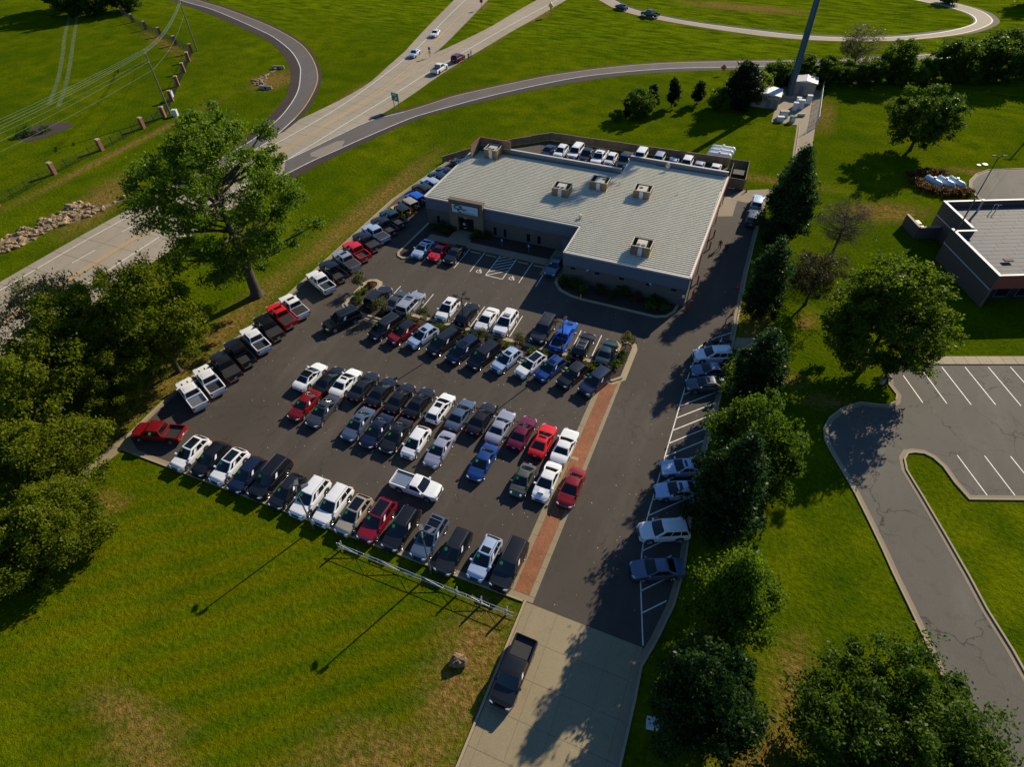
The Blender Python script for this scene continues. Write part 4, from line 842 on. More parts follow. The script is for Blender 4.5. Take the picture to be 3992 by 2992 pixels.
V = [
 # u, v, heading, kind, colour, options, label, group, roof colour
 (-47.0, -20.9, 155, 'pickup', 'car_white', 'ribs hoodvents steelbed sheet', 'white pickup with steel bed floor, nearest the tree trunk', G1),
 (-46.7, -18.3, 155, 'pickup', 'car_white', 'ribs hoodvents', 'white pickup with open black bed, second in the west row', G1),
 (-46.6, -15.5, 155, 'pickup', 'car_charcoal', 'tonneau', 'charcoal pickup with flat bed cover, third in the west row', G1),
 (-46.6, -12.9, 155, 'pickup', 'car_black', '', 'black pickup with open bed, fourth in the west row', G1),
 (-46.4, -10.1, 155, 'pickup', 'car_white', 'ribs', 'white pickup with open bed between two black pickups', G1),
 (-46.4, -7.4, 155, 'pickup', 'car_black', 'tonneau sheet', 'black pickup with bed cover beside the red covered one', G1),
 (-46.4, -4.7, 155, 'pickup', 'car_red', 'tonneau sheet sunroof', 'bright red pickup with black bed cover', G1),
 (-46.0, -2.4, 155, 'pickup', 'car_white', 'tonneau sheet sunroof', 'white pickup with black bed cover and sunroof beside the bright red one', G1),
 (-45.9, 3.8, 155, 'pickup', 'car_white', 'ribs sheet', 'white pickup with open bed above the gap in the west row', G1),
 (-45.8, 6.8, 155, 'pickup', 'car_black', 'sheet', 'black pickup with open bed between the white and the silver pickup', G1),
 (-45.5, 9.8, 155, 'pickup', 'car_silver', 'tonneau sheet sunroof', 'silver pickup with black bed cover', G1),
 (-45.5, 12.6, 155, 'pickup', 'car_red', 'sheet', 'red pickup with open bed in the upper west row', G1),
 (-45.5, 15.5, 155, 'pickup', 'car_black', 'tonneau sheet', 'black covered pickup just beyond the red open one', G1),
 (-45.4, 18.1, 155, 'pickup', 'car_ice', 'tonneau', 'pale blue-silver pickup in the upper west row', G1),
 (-45.3, 20.6, 155, 'pickup', 'car_black', 'sheet', 'black open pickup just beyond the pale blue one', G1),
 (-45.2, 23.2, 155, 'pickup', 'car_teal', 'sheet', 'dark teal pickup next to the yellow off-roader', G1),
 (-45.2, 25.7, 155, 'jeep', 'car_yellow', 'sheet', 'yellow off-roader with black hard top and spare wheel', G1, 'car_black'),
 (-45.0, 28.1, 155, 'jeep', 'car_moss', '', 'moss grey off-roader with tan hard top', G1, 'car_beige'),
 (-44.9, 30.3, 155, 'jeep', 'car_bright_blue', '', 'blue off-roader at the corner of the shop', G1),
 (-45.2, 33.6, 155, 'suv', 'car_charcoal', '', 'charcoal suv beside the blue off-roader', G1),
 (-44.9, 36.2, 155, 'suv', 'car_ice', 'sheet', 'pale silver suv beside the west shop wall', G1),
 (-44.7, 38.7, 155, 'suv', 'car_navy', 'sheet', 'navy suv beside the west shop wall, next to the pale silver one', G1),
 (-44.5, 41.4, 155, 'sedan', 'car_navy', 'sheet', 'navy sedan beside the west shop wall', G1),
 (-43.5, 45.4, 155, 'sedan', 'car_black', 'sheet', 'black sedan at the far end of the west row', G1),
 (-46.1, -27.0, 196, 'pickup', 'car_dark_red', 'sheet', 'dark red pickup parked across the lot corner', None),
 (-40.6, -28.0, -92, 'cross', 'car_white', 'panoroof ' + SS, 'white crossover with dark glass roof, westmost by the lawn', G2),
 (-37.9, -27.8, -92, 'cross', 'car_black', SS, 'black crossover between the two white ones with glass roofs', G2),
 (-35.4, -27.8, -92, 'cross', 'car_white', 'panoroof ' + SS, 'white crossover with dark glass roof, third by the lawn', G2),
 (-32.8, -28.0, -92, 'cross', 'car_navy', SS, 'dark navy crossover beside the large black suv', G2),
 (-30.2, -27.5, -92, 'bigsuv', 'car_black', 'rails ' + SS, 'large black suv in the west half of the lawn row', G2),
 (-27.6, -28.1, -92, 'hatch', 'car_charcoal', 'rails ' + SS, 'small charcoal hatchback by the first lawn lamp', G2),
 (-24.9, -27.9, -92, 'suv', 'car_white', 'rails ' + SS, 'white suv with roof rails behind the first lawn lamp', G2),
 (-22.2, -27.8, -92, 'suv', 'car_white', 'rails ' + SS, 'white suv with roof rails beside the beige crossover', G2),
 (-19.6, -28.0, -92, 'cross', 'car_beige', 'panoroof ' + SS, 'beige crossover with glass roof', G2),
 (-17.1, -27.7, -92, 'suv', 'car_wine', 'panoroof rails ' + SS, 'wine red suv in the lawn row', G2),
 (-14.4, -27.6, -92, 'suv', 'car_black', 'rails ' + SS, 'black suv beside the wine red one', G2),
 (-11.4, -27.4, -92, 'suv', 'car_slate', 'panoroof bars ' + SS, 'slate blue suv with roof bars behind the second lawn lamp', G2),
 (-8.6, -27.9, -92, 'suv', 'car_charcoal', 'ribs rails ' + SS, 'charcoal suv beside the silver blue crossover', G2),
 (-5.6, -27.4, -92, 'cross', 'car_ice', 'sunroof rails ' + SS, 'silver blue crossover with sunroof, second from the brick walk', G2),
 (-3.2, -27.2, -92, 'bigsuv', 'car_black', 'rails ' + SS, 'large black suv beside the brick walk at the lawn', G2),
 (-15.5, -22.6, 0, 'shortcab', 'car_white', 'steelbed', 'white two-door pickup driving across the aisle', None),
 (-33.3, -17.3, -91, 'sedan', 'car_dark_red', SS, 'dark red sedan at the west end of the double row', G3),
 (-30.7, -17.4, -91, 'sedan', 'car_grey', 'sunroof ' + SS, 'grey sedan beside the dark red one', G3),
 (-25.8, -17.6, -91, 'sedan', 'car_slate', 'sunroof ' + SS, 'slate blue sedan with sunroof, first after the gap', G3),
 (-23.3, -17.7, -91, 'sedan', 'car_navy', 'sunroof ' + SS, 'dark blue sedan with sunroof beside the slate one', G3),
 (-20.9, -17.5, -91, 'sedan', 'car_charcoal', 'sunroof ' + SS, 'charcoal sedan beside the white hatchback', G3),
 (-18.4, -17.5, -91, 'hatch', 'car_white', SS, 'white hatchback with dark rear glass in the double row', G3),
 (-15.5, -17.4, -91, 'sedan', 'car_lilac', SS, 'lilac silver sedan beside the white hatchback', G3),
 (-10.4, -17.3, -91, 'sedan', 'car_blue', SS, 'blue sedan standing alone in the double row', G3),
 (-5.6, -17.8, -91, 'beetle', 'car_moss', 'sticker', 'small rounded grey-green car', G3),
 (-3.2, -17.1, -91, 'sedan', 'car_white', 'scoop', 'white sedan with hood scoop beside the brick walk', G3),
 (-.6, -16.9, -91, 'sedan', 'car_dark_red', '', 'dark red sedan parked on the brick walk', None),
 (-35.6, -13.1, 86, 'sedan', 'car_white', 'panoroof', 'white sedan with black roof at the west end', G4, 'car_black'),
 (-33.0, -12.9, 87, 'sedan', 'car_black', '', 'black sedan beside the white sedan with black roof', G4),
 (-30.9, -12.4, 88, 'sedan', 'car_white', 'sunroof', 'white sedan with sunroof, third from the west', G4),
 (-28.5, -12.2, 88, 'sedan', 'car_charcoal', '', 'charcoal sedan, fourth from the west in the north-facing row', G4),
 (-26.0, -12.2, 88, 'sedan', 'car_black', '', 'black sedan, fifth from the west in the north-facing row', G4),
 (-23.4, -12.3, 88, 'sedan', 'car_black', '', 'black sedan, sixth from the west in the north-facing row', G4),
 (-20.9, -12.1, 88, 'sedan', 'car_black', 'sunroof', 'black sedan beside the white station wagon', G4),
 (-18.2, -11.9, 88, 'wagon', 'car_white', 'sunroof rails', 'white station wagon with sunroof in the double row', G4),
 (-15.6, -12.0, 88, 'sedan', 'car_slate', '', 'slate blue sedan just east of the white wagon', G4),
 (-13.1, -11.7, 88, 'sedan', 'car_black', '', 'black sedan beside the lilac silver muscle car', G4),
 (-10.6, -12.0, 88, 'muscle', 'car_lilac', '', 'lilac silver muscle car', G4),
 (-8.0, -11.9, 88, 'sedan', 'car_maroon', '', 'maroon sedan beside the bright red coupe', G4),
 (-5.5, -12.1, 89, 'coupe', 'car_red', 'sunroof', 'bright red coupe with sunroof in the double row', G4),
 (-3.0, -12.0, 89, 'muscle', 'car_white', '', 'white muscle car beside the brick walk', G4),
 (-38.0, -2.6, -119, 'bigsuv', 'car_black', 'rails sheet', 'large black suv parked at a slant, first west of the planter row', G5),
 (-31.7, -1.7, -108, 'van', 'car_charcoal', 'rails ' + SS, 'charcoal minivan beside the red suv with black roof', G5),
 (-29.0, -1.8, -108, 'cross', 'car_dark_red', SS, 'red crossover with black roof', G5, 'car_black'),
 (-26.2, -1.5, -108, 'cross', 'car_ice', 'sunroof ' + SS, 'pale blue-white crossover with sunroof beside the red one', G5),
 (-23.1, -1.5, -108, 'van', 'car_charcoal', SS, 'charcoal minivan, westmost of three dark vans', G5),
 (-20.1, -2.0, -108, 'van', 'car_navy', 'sunroof ' + SS, 'dark blue-grey minivan, middle of three dark vans', G5),
 (-17.2, -2.0, -108, 'van', 'car_black', SS, 'black minivan, eastmost of three dark vans', G5),
 (-14.2, -1.7, -108, 'cross', 'car_ice', 'sunroof ' + SS, 'light blue crossover beside the black minivan', G5),
 (-11.1, -1.4, -109, 'wagon', 'car_white', 'panoroof rails ' + SS, 'white wagon with dark glass roof in the slanted row', G5),
 (-8.6, -1.2, -110, 'cross', 'car_blue', 'sunroof ' + SS, 'deep blue crossover in the slanted row', G5),
 (-5.7, -1.3, -111, 'cross', 'car_black', 'rails ' + SS, 'black crossover beside the deep blue one', G5),
 (-2.8, -1.4, -111, 'suv', 'car_navy', 'rails ' + SS, 'navy suv at the east end of the slanted row by the brick walk', G5),
 (-36.1, 3.7, 86, 'suv', 'car_charcoal', '', 'charcoal suv in the first bay north of the planter', G6),
 (-33.3, 3.9, 87, 'coupe', 'car_grey', '', 'dark grey coupe between the charcoal and silver suvs', G6),
 (-31.0, 4.0, 87, 'bigsuv', 'car_silver', 'ribs sunroof', 'silver grey large suv with ribbed roof', G6),
 (-25.7, 4.7, -92, 'cross', 'car_white', 'sunroof', 'white crossover facing the planter beside the empty bay', G6),
 (-22.7, 4.8, 88, 'cross', 'car_black', '', 'black crossover behind the west planter lamp', G6),
 (-19.8, 4.7, -92, 'sedan', 'car_white', '', 'white sedan facing the planter', G6),
 (-17.1, 4.9, -92, 'suv', 'car_white', 'sunroof ribs', 'white suv with sunroof facing the planter', G6),
 (-11.9, 5.4, -92, 'bigsuv', 'car_charcoal', 'ribs rails', 'charcoal large suv with ribbed roof facing the planter', G6),
 (-9.0, 5.2, 88, 'pickup', 'car_bright_blue', 'ribs', 'bright blue pickup behind the east planter lamp', G6),
 (-6.1, 4.6, 88, 'wagon', 'car_black', 'bars', 'black wagon with silver roof bars', G6),
 (-3.0, 4.3, 88, 'sedan', 'car_teal', '', 'glossy dark sedan in the last bay by the east planter wing', G6),
 (-36.2, 17.0, -91, 'coupe', 'car_ice', 'sunroof', 'silver coupe in the first bay by the shop entrance', G7),
 (-33.5, 17.2, -91, 'coupe', 'car_red', 'hoodvents', 'red coupe with hood vents by the shop entrance', G7),
 (-30.9, 17.4, -91, 'coupe', 'car_black', '', 'black coupe by the shop entrance', G7),
 (-15.5, 19.9, -91, 'sedan', 'car_slate', 'sticker', 'blue-grey sedan parked against the shop wing', G7),
 (9.5, 8.5, -157, 'suv', 'car_white', 'ribs rails', 'white suv on the east kerb beside the motorcycles', G8),
 (9.7, 5.7, -157, 'sedan', 'car_slate', '', 'blue-grey sedan on the east kerb between white suv and grey sedan', G8),
 (9.6, 3.1, -157, 'sedan', 'car_grey', 'sunroof', 'grey sedan with sunroof on the east kerb', G8),
 (9.5, -10.1, -156, 'coupe', 'car_ice', 'sunroof', 'silver two-door with sunroof in the tree shade', G8),
 (9.6, -13.2, -156, 'sedan', 'car_ice', 'sunroof', 'pale blue-white sedan half under the trees', G8),
 (9.2, -18.4, -155, 'suv', 'car_white', 'ribs', 'white suv with ribbed roof in the tree shade', G8),
 (9.5, -22.5, -155, 'sedan', 'car_slate', '', 'dark blue-grey sedan southmost on the east kerb', G8),
 (10.2, 49.6, 88, 'suv', 'car_ice', 'rails', 'pale silver suv at the far end of the east lane', G8),
 (10.1, 44.3, 88, 'suv', 'car_grey', '', 'grey suv parked in the east lane under the poplars', G8),
 (-29.8, 56.2, -92, 'sedan', 'car_navy', '', 'navy sedan, westmost behind the shop', G9),
 (-27.3, 56.6, -92, 'cross', 'car_white', '', 'white crossover behind the shop beside the navy sedan', G9),
 (-24.5, 57.2, -92, 'bigsuv', 'car_white', 'ribs rails', 'white large suv with ribbed roof behind the shop', G9),
 (-22.1, 57.0, -92, 'pickup', 'car_black', '', 'black pickup behind the shop between two white vehicles', G9),
 (-19.6, 56.7, -92, 'pickup', 'car_white', 'tonneau sunroof', 'white pickup with grey bed cover behind the shop', G9),
 (-17.4, 57.0, -92, 'hatch', 'car_white', '', 'white hatchback behind the shop', G9),
 (-14.8, 57.2, -92, 'pickup', 'car_charcoal', 'tonneau', 'charcoal pickup with bed cover behind the shop', G9),
 (-12.4, 59.4, -92, 'bigsuv', 'car_white', 'ribs', 'white high-roofed vehicle with ribbed top by the rear fence', G9),
 (-8.9, 59.2, -92, 'suv', 'car_silver', '', 'silver suv half hidden behind the rear roof edge', G9),
 (-6.2, 58.9, -92, 'sedan', 'car_silver', '', 'silver sedan half hidden behind the rear roof edge', G9),
 (-3.7, 59.4, -92, 'suv', 'car_white', 'ribs', 'white suv half hidden behind the rear roof edge', G9),
 (-1.4, 59.1, -92, 'sedan', 'car_silver', '', 'silver sedan, second from the bin enclosure behind the shop', G9),
 (1.6, 59.1, -92, 'sedan', 'car_white', '', 'white sedan nearest the bin enclosure behind the shop', G9),
 (.75, -35.8, -91, 'pickup', 'car_black', 'sheet', 'black pickup parked on the concrete entrance drive', None),
]
for e in V: vehicle(*e[:8], roof=e[8] if len(e) > 8 else None, z=.026 if e[7] is None else .014)
for e in ((-86.6, 117.7, -80, 'sedan', 'car_white', '', 'white car on the left highway fork'), (-83.6, 100.0, -82, 'sedan', 'car_ice', '', 'pale blue car approaching the highway fork'),
          (-71.6, 91.2, 88, 'pickup', 'car_white', 'tonneau', 'white pickup stopped on the highway shoulder'), (-70.8, 100.3, 86, 'suv', 'car_maroon', '', 'maroon suv stopped on the shoulder with people beside it'),
          (-43.6, 161.4, 142, 'sedan', 'car_navy', '', 'dark blue car on the far ramp'), (-33.2, 155.8, 158, 'pickup', 'car_teal', '', 'dark pickup on the far ramp')):
    vehicle(*e, G10, z=.034, far=True)
# ---------------------------------------------------------------- the car shop
ZE = 4.75
shop = thing('car_dealership', 'long low shop with ribbed metal roof and car lot sign', 'building', (0, 0, 0))
FOOT = [(-39.6, 25.1), (-13.55, 25.1), (-13.55, 17.85), (4.1, 17.85), (4.5, 48.6), (-12.15, 49.0), (-12.2, 43.7), (-39.3, 44.3)]
def wall_ring(z0, z1, off, name, mat):
    add(name, ribbon(MB(), FOOT, -off, .25, z0, z1, True).me(name, mat), shop)
wall_ring(0, 2.78, 0, 'wall', 'grey_block')
# sheet metal fascia in panels
N = len(FOOT)
for i in range(N):
    a, b = Vector(FOOT[i]), Vector(FOOT[(i + 1) % N]); L_ = (b - a).length; d = (b - a).normalized(); nn = Vector((d.y, -d.x)); k = max(1, round(L_ / 3.0))
    for j in range(k):
        p, q = a + d * (L_ * j / k + .006), a + d * (L_ * (j + 1) / k - .006)
        if j == 0: p = p - d * .05
        MB().prism([tuple(p + nn * .06), tuple(q + nn * .06), tuple(q - nn * .2), tuple(p - nn * .2)], 2.78 if i in (0, 1) or True else 2.5, ZE - .03).obj('fascia_panel', 'fascia', shop)
# roof deck and ribs
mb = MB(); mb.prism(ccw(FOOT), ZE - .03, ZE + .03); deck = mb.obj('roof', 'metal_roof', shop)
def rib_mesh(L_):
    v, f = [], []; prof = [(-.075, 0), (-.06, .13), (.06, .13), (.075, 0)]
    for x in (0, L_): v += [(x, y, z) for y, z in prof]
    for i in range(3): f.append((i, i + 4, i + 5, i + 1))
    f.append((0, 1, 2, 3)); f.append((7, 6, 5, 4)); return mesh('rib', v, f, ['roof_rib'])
RM = {}
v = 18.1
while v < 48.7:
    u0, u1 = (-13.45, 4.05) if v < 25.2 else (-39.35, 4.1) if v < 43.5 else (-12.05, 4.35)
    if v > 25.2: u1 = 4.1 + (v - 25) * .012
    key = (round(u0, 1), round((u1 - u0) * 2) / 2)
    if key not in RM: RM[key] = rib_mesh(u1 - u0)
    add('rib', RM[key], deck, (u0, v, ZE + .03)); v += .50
# eave trims and gutters
for nm, pts in (('eave_trim', [(-39.66, 25.03), (-13.62, 25.03)]), ('eave_trim', [(-13.62, 17.78), (4.17, 17.78)]), ('verge_trim', [(4.16, 17.8), (4.56, 48.6)]), ('verge_trim', [(-39.5, 44.3), (-39.72, 25.1)]), ('verge_trim', [(-13.5, 25.0), (-13.5, 17.85)]), ('verge_trim', [(-12.1, 49.0), (-12.15, 43.7)])):
    add(nm, ribbon(MB(), pts, -.10, .16, ZE - .12, ZE + .12).me(nm, 'metal_trim'), shop)
add('gutter', ribbon(MB(), [(4.22, 17.7), (4.64, 48.6)], -.16, -.02, ZE - .26, ZE - .02).me('gutter', 'rust_trim'), shop)
for k, vv in enumerate((18.4, 26, 33.4, 41, 48)): MB().cyl(4.34 + (vv - 18) * .013, vv, .1, ZE - .2, .06, n=6).obj('downpipe', 'rust_trim', shop)
# rear parapets
for pts in ([(-12.2, 43.62), (-39.3, 44.2)], [(4.5, 48.5), (-12.1, 48.9)]):
    add('parapet', ribbon(MB(), pts, .0, .25, ZE - .1, ZE + .95).me('parapet', 'fascia'), shop)
    add('coping', ribbon(MB(), pts, -.05, .30, ZE + .95, ZE + 1.0).me('coping', 'metal_trim'), shop)
# screen wall round the corner unit
for pts in ([(-38.35, 40.0), (-38.3, 44.0)], [(-38.3, 44.0), (-32.4, 43.85)]):
    L_ = (Vector(pts[1]) - Vector(pts[0])).length; k = int(L_ / .75); d = (Vector(pts[1]) - Vector(pts[0])).normalized()
    for j in range(k):
        p, q = Vector(pts[0]) + d * (L_ * j / k + .012), Vector(pts[0]) + d * (L_ * (j + 1) / k - .012)
        add('screen_board', ribbon(MB(), [tuple(p), tuple(q)], -.06 - .012 * (j % 2), .04, ZE, ZE + 2.25).me('screen_board', 'screen_panel'), shop)
    add('screen_cap', ribbon(MB(), pts, -.14, .12, ZE + 2.25, ZE + 2.36).me('screen_cap', 'rust_trim'), shop)
    add('screen_back', ribbon(MB(), pts, .041, .09, ZE - .2, ZE + 2.25).me('screen_back', 'rust_trim'), shop)
# entrance portal
portal = MB(); portal.box(-35.05, -33.62, 24.45, 25.3, 0, 5.55); portal.box(-30.85, -29.2, 24.45, 25.3, 0, 5.55); portal.box(-33.62, -30.85, 24.45, 25.3, 2.72, 5.55)
po = portal.obj('entrance_portal', 'tan_block', shop)
MB().box(-35.12, -29.13, 24.38, 25.36, 5.55, 5.62).obj('portal_cap', 'brown_brick', po)
door = MB().box(-33.62, -30.85, 24.95, 25.05, .13, 2.72).obj('door', 'dark', shop)
for x0_ in (-33.55, -32.19):
    MB().box(x0_, x0_ + 1.27, 24.915, 24.949, .30, 2.15).obj('door_glass', 'house_glass', door)
MB().box(-33.55, -30.92, 24.915, 24.949, 2.25, 2.66).obj('transom', 'house_glass', door)
for x0_ in (-32.36, -32.14): MB().box(x0_, x0_ + .05, 24.86, 24.91, .9, 1.4).obj('door_handle', 'chrome', door)
MB().box(-32.75, -32.2, 24.90, 24.914, 2.36, 2.46).obj('door_sticker', 'paper', door); MB().box(-33.0, -32.6, 24.90, 24.914, 1.1, 1.5).obj('door_sticker', 'plate', door); MB().box(-32.9, -32.5, 24.90, 24.914, .55, .65).obj('door_sticker', 'paper', door)
# sign board over the door
sg = thing('shop_sign', 'wide pale blue sign board with black lettering over the door', 'sign', (-34.45, 24.40, 3.56))
MB().box(0, 4.55, -.10, .045, 0, 1.42).obj('sign_board', 'sign_face', sg)
fr = MB(); fr.box(-.05, 4.6, -.12, .04, 1.42, 1.48); fr.box(-.05, 4.6, -.12, .04, -.06, 0); fr.box(-.05, 0, -.12, .04, 0, 1.42); fr.box(4.55, 4.6, -.12, .04, 0, 1.42); fr.obj('sign_frame', 'dark', sg)
def letters(txt, x, z, size, mat, shear=.25, bold=.03, xs=1.0):
    add('lettering', text_mesh('lettering', txt, size, mat, shear, .012, bold, xs), sg, (x, -.115, z), (R(90), 0, 0))
def big_c(x, z, w, hgt, mat):
    pts = []; cx, cz = x + w * .42, z + hgt / 2
    pts = [(x + w, z + hgt - .06), (x + w * .35, z + hgt - .06), (x + .06, z + hgt * .62), (x + .06, z + hgt * .38), (x + w * .30, z + .06), (x + w * .75, z + .06)]
    mb = MB(); ribbon(mb, pts, -.10, .10, 0, .02); o = add('lettering', mb.me('lettering', mat), sg, (0, -.102, 0), (R(90), 0, 0)); return o
big_c(.42, .62, .85, .70, 'sign_ink'); letters('AR', 1.18, .92, .46, 'sign_ink'); big_c(1.02, .10, .85, .68, 'sign_ink'); letters('ITY', 1.86, .46, .42, 'sign_ink'); letters('WHOLESALE LLC', 1.85, .10, .30, 'sign_ink_grey', .2, .005)
# windows, each in a recess frame
def window(x0, x1, y, z0, z1):
    f = MB(); f.box(x0 - .07, x1 + .07, y - .035, y + .02, z1, z1 + .07); f.box(x0 - .09, x1 + .09, y - .07, y + .02, z0 - .08, z0); f.box(x0 - .07, x0, y - .035, y + .02, z0, z1); f.box(x1, x1 + .07, y - .035, y + .02, z0, z1)
    o = f.obj('window', 'fascia', shop); MB().box(x0, x1, y - .012, y + .03, z0, z1).obj('pane', 'house_glass', o)
for x0_, x1_ in ((-37.85, -37.3), (-27.7, -27.15), (-25.98, -25.45), (-22.05, -21.4), (-20.25, -19.65)): window(x0_, x1_, 25.1, .35, 1.78)
for x0_ in (-12.4, -8.85, -5.3, -1.5, 2.0): window(x0_, x0_ + .72, 17.85, 2.20, 2.62)
d2 = MB().box(-16.1, -15.15, 25.04, 25.12, .03, 2.12).obj('side_door', 'fascia', shop); MB().box(-15.28, -15.2, 24.98, 25.04, 1.0, 1.08).obj('door_handle', 'chrome', d2)
MB().box(3.65, 3.98, 17.80, 17.85, 1.45, 1.95).obj('notice_plate', 'paper', shop)
for x0_ in (-1.0, -10.0): MB().box(x0_, x0_ + .25, 17.62, 17.84, 2.55, 2.75).obj('wall_lamp', 'plate', shop)
for vv in (22.5, 29.5, 37.0):
    dd = MB().box(4.10 + (vv - 18) * .013, 4.20 + (vv - 18) * .013, vv, vv + 3.2, .02, 2.6).obj('roller_door', 'fascia', shop)

# rooftop units
def rooftop(u, v, w, d, hgt, label, fans, cab, ladder=False):
    t = thing('rooftop_unit', label, 'air conditioner', (u, v, ZE + .03), 0, 'rooftop units')
    for nm, x0, x1, y0, y1 in (('s', -w / 2, w / 2, -d / 2, -d / 2 + .05), ('n', -w / 2, w / 2, d / 2 - .05, d / 2), ('w', -w / 2, -w / 2 + .05, -d / 2 + .05, d / 2 - .05), ('e', w / 2 - .05, w / 2, -d / 2 + .05, d / 2 - .05)):
        along = x1 - x0 > .1; ln = (x1 - x0) if along else (y1 - y0); k = max(2, round(ln / .62))
        for j in range(k):
            if along: b = (x0 + ln * j / k + .008, x0 + ln * (j + 1) / k - .008, y0 + .006 * (j % 2), y1)
            else: b = (x0 + .006 * (j % 2), x1, y0 + ln * j / k + .008, y0 + ln * (j + 1) / k - .008)
            MB().box(*b, .18, hgt).obj('screen_panel', 'screen_panel', t)
    fr = MB()
    for z0, z1 in ((hgt, hgt + .06), (.12, .18)):
        fr.box(-w / 2 - .03, w / 2 + .03, -d / 2 - .03, -d / 2 + .05, z0, z1); fr.box(-w / 2 - .03, w / 2 + .03, d / 2 - .05, d / 2 + .03, z0, z1); fr.box(-w / 2 - .03, -w / 2 + .05, -d / 2 + .05, d / 2 - .05, z0, z1); fr.box(w / 2 - .05, w / 2 + .03, -d / 2 + .05, d / 2 - .05, z0, z1)
    for x in (-w / 2, w / 2 - .07):
        for y in (-d / 2, d / 2 - .07): fr.box(x, x + .07, y, y + .07, 0, .12)
    fr.obj('screen_frame', 'metal_trim', t)
    x0, x1, y0, y1 = cab; c = MB().box(x0, x1, y0, y1, .1, hgt - .06).obj('cabinet', 'unit_metal', t)
    MB().box((x0 + x1) / 2 - .01, (x0 + x1) / 2 + .01, y0, y1, hgt - .06, hgt - .045).obj('cabinet_seam', 'metal_trim', c)
    for fx, fy in fans:
        MB().cyl(fx, fy, hgt - .062, hgt - .035, .33, n=16).obj('fan', 'dark', c); MB().bar((fx - .3, fy, hgt - .028), (fx + .3, fy, hgt - .028), .02, n=4).obj('fan_guard', 'metal_trim', c)
    MB().box(-.3, .28, -d / 2 - .02, -d / 2, .2, hgt - .1).obj('access_panel', 'plate', t)
    return t
rooftop(-3.42, 21.55, 2.7, 2.3, 1.55, 'screened rooftop unit nearest the wing eave', ((-.45, -.55), (.25, -.55)), (-.75, .62, -.95, .95))
rooftop(-19.2, 33.3, 2.7, 2.3, 1.55, 'screened rooftop unit in the middle of the main roof', ((-.5, -.55), (.2, -.55)), (-.8, .6, -.95, .95))
rooftop(-14.2, 37.6, 2.8, 2.3, 1.45, 'screened rooftop unit with grey top near the rear step', ((.55, .35),), (-.75, .75, -.85, .95))
rooftop(-7.1, 37.2, 2.6, 2.3, 1.45, 'screened rooftop unit toward the east side', ((-.35, .1),), (-.85, .65, -.85, .9))
rooftop(-35.0, 42.0, 2.4, 2.4, 1.75, 'screened rooftop unit inside the corner screen wall', ((-.4, -.6), (.25, -.6)), (-.8, .7, -1.0, 1.0))
def roof_vent(u, v, h, r, label):
    t = thing('roof_vent', label, 'vent', (u, v, ZE + .03), 0, 'small roof vents'); MB().cyl(0, 0, 0, h * .6, r * .6).obj('stack', 'galvanized', t); MB().cyl(0, 0, h * .6, h, r, r * .7).obj('hood', 'unit_metal', t)
roof_vent(-14.1, 27.2, .75, .32, 'mushroom vent above the inner roof corner'); roof_vent(-12.1, 27.1, .5, .07, 'thin pipe vent beside the mushroom vent'); roof_vent(-2.0, 39.5, .6, .10, 'pipe vent east of the last rooftop unit'); roof_vent(-11.4, 39.6, .6, .12, 'pipe vent between the two rear rooftop units'); roof_vent(-22.5, 38.5, .3, .08, 'short pipe vent on the western roof')
t = thing('satellite_dish', 'white satellite dish on the rear parapet', 'antenna', (-5.3, 47.4, ZE + .03)); MB().cyl(0, 0, 0, .9, .05).obj('mast', 'galvanized', t)
MB().bar((0, -.05, .9), (.12, -.22, 1.0), .42, .34, 12).obj('dish', 'unit_metal', t); MB().box(-.5, .5, -.4, .4, 0, .08).obj('base_frame', 'galvanized', t)

# rear wooden fence in stepped sections, and the bin enclosure
fn = thing('wooden_fence', 'brown board fence around the rear of the lot', 'fence')
FP = [(-47.6, 46.0), (-45.2, 49.6), (-41.8, 53.6), (-37.8, 57.4), (-34.6, 60.0), (-31.6, 62.5), (3.6, 63.1)]
for i in range(len(FP) - 1):
    a, b = Vector(FP[i]), Vector(FP[i + 1]); L_ = (b - a).length; k = max(1, round(L_ / 2.4)); d = (b - a) / k; zt = (1.15, 1.2, 1.3, 1.4, 1.5, 1.55)[i]
    for j in range(k):
        p, q = a + d * j, a + d * (j + 1); u_ = d.normalized()
        add('fence_panel', ribbon(MB(), [tuple(p + u_ * .02), tuple(q - u_ * .02)], -.025, .025, .06, zt).me('fence_panel', 'wood_fence'), fn)
        add('cap_rail', ribbon(MB(), [tuple(p), tuple(q)], -.06, .06, zt, zt + .05).me('cap_rail', 'metal_trim' if False else 'wood_fence'), fn)
        MB().box(p.x - .06, p.x + .06, p.y - .12, p.y - .03, 0, zt + .02).obj('post', 'wood_fence', fn)
en = thing('bin_enclosure', 'tan board bin enclosure at the rear corner of the shop', 'enclosure')
for pts in ([(4.6, 54.6), (7.3, 54.6)], [(7.3, 54.6), (7.1, 62.2)], [(7.1, 62.2), (3.8, 62.0)], [(4.5, 60.6), (4.6, 54.6)]):
    a, b = Vector(pts[0]), Vector(pts[1]); L_ = (b - a).length; k = round(L_ / .55); d = (b - a).normalized()
    for j in range(k):
        p, q = a + d * (L_ * j / k + .01), a + d * (L_ * (j + 1) / k - .01); add('board', ribbon(MB(), [tuple(p), tuple(q)], -.03 - .01 * (j % 2), .03, .05, 1.9).me('board', 'screen_panel'), en)
for p in ((4.6, 54.6), (7.3, 54.6), (7.1, 62.2), (3.8, 62)): MB().box(p[0] - .08, p[0] + .08, p[1] - .08, p[1] + .08, 0, 2.0).obj('post', 'wood_fence', en)
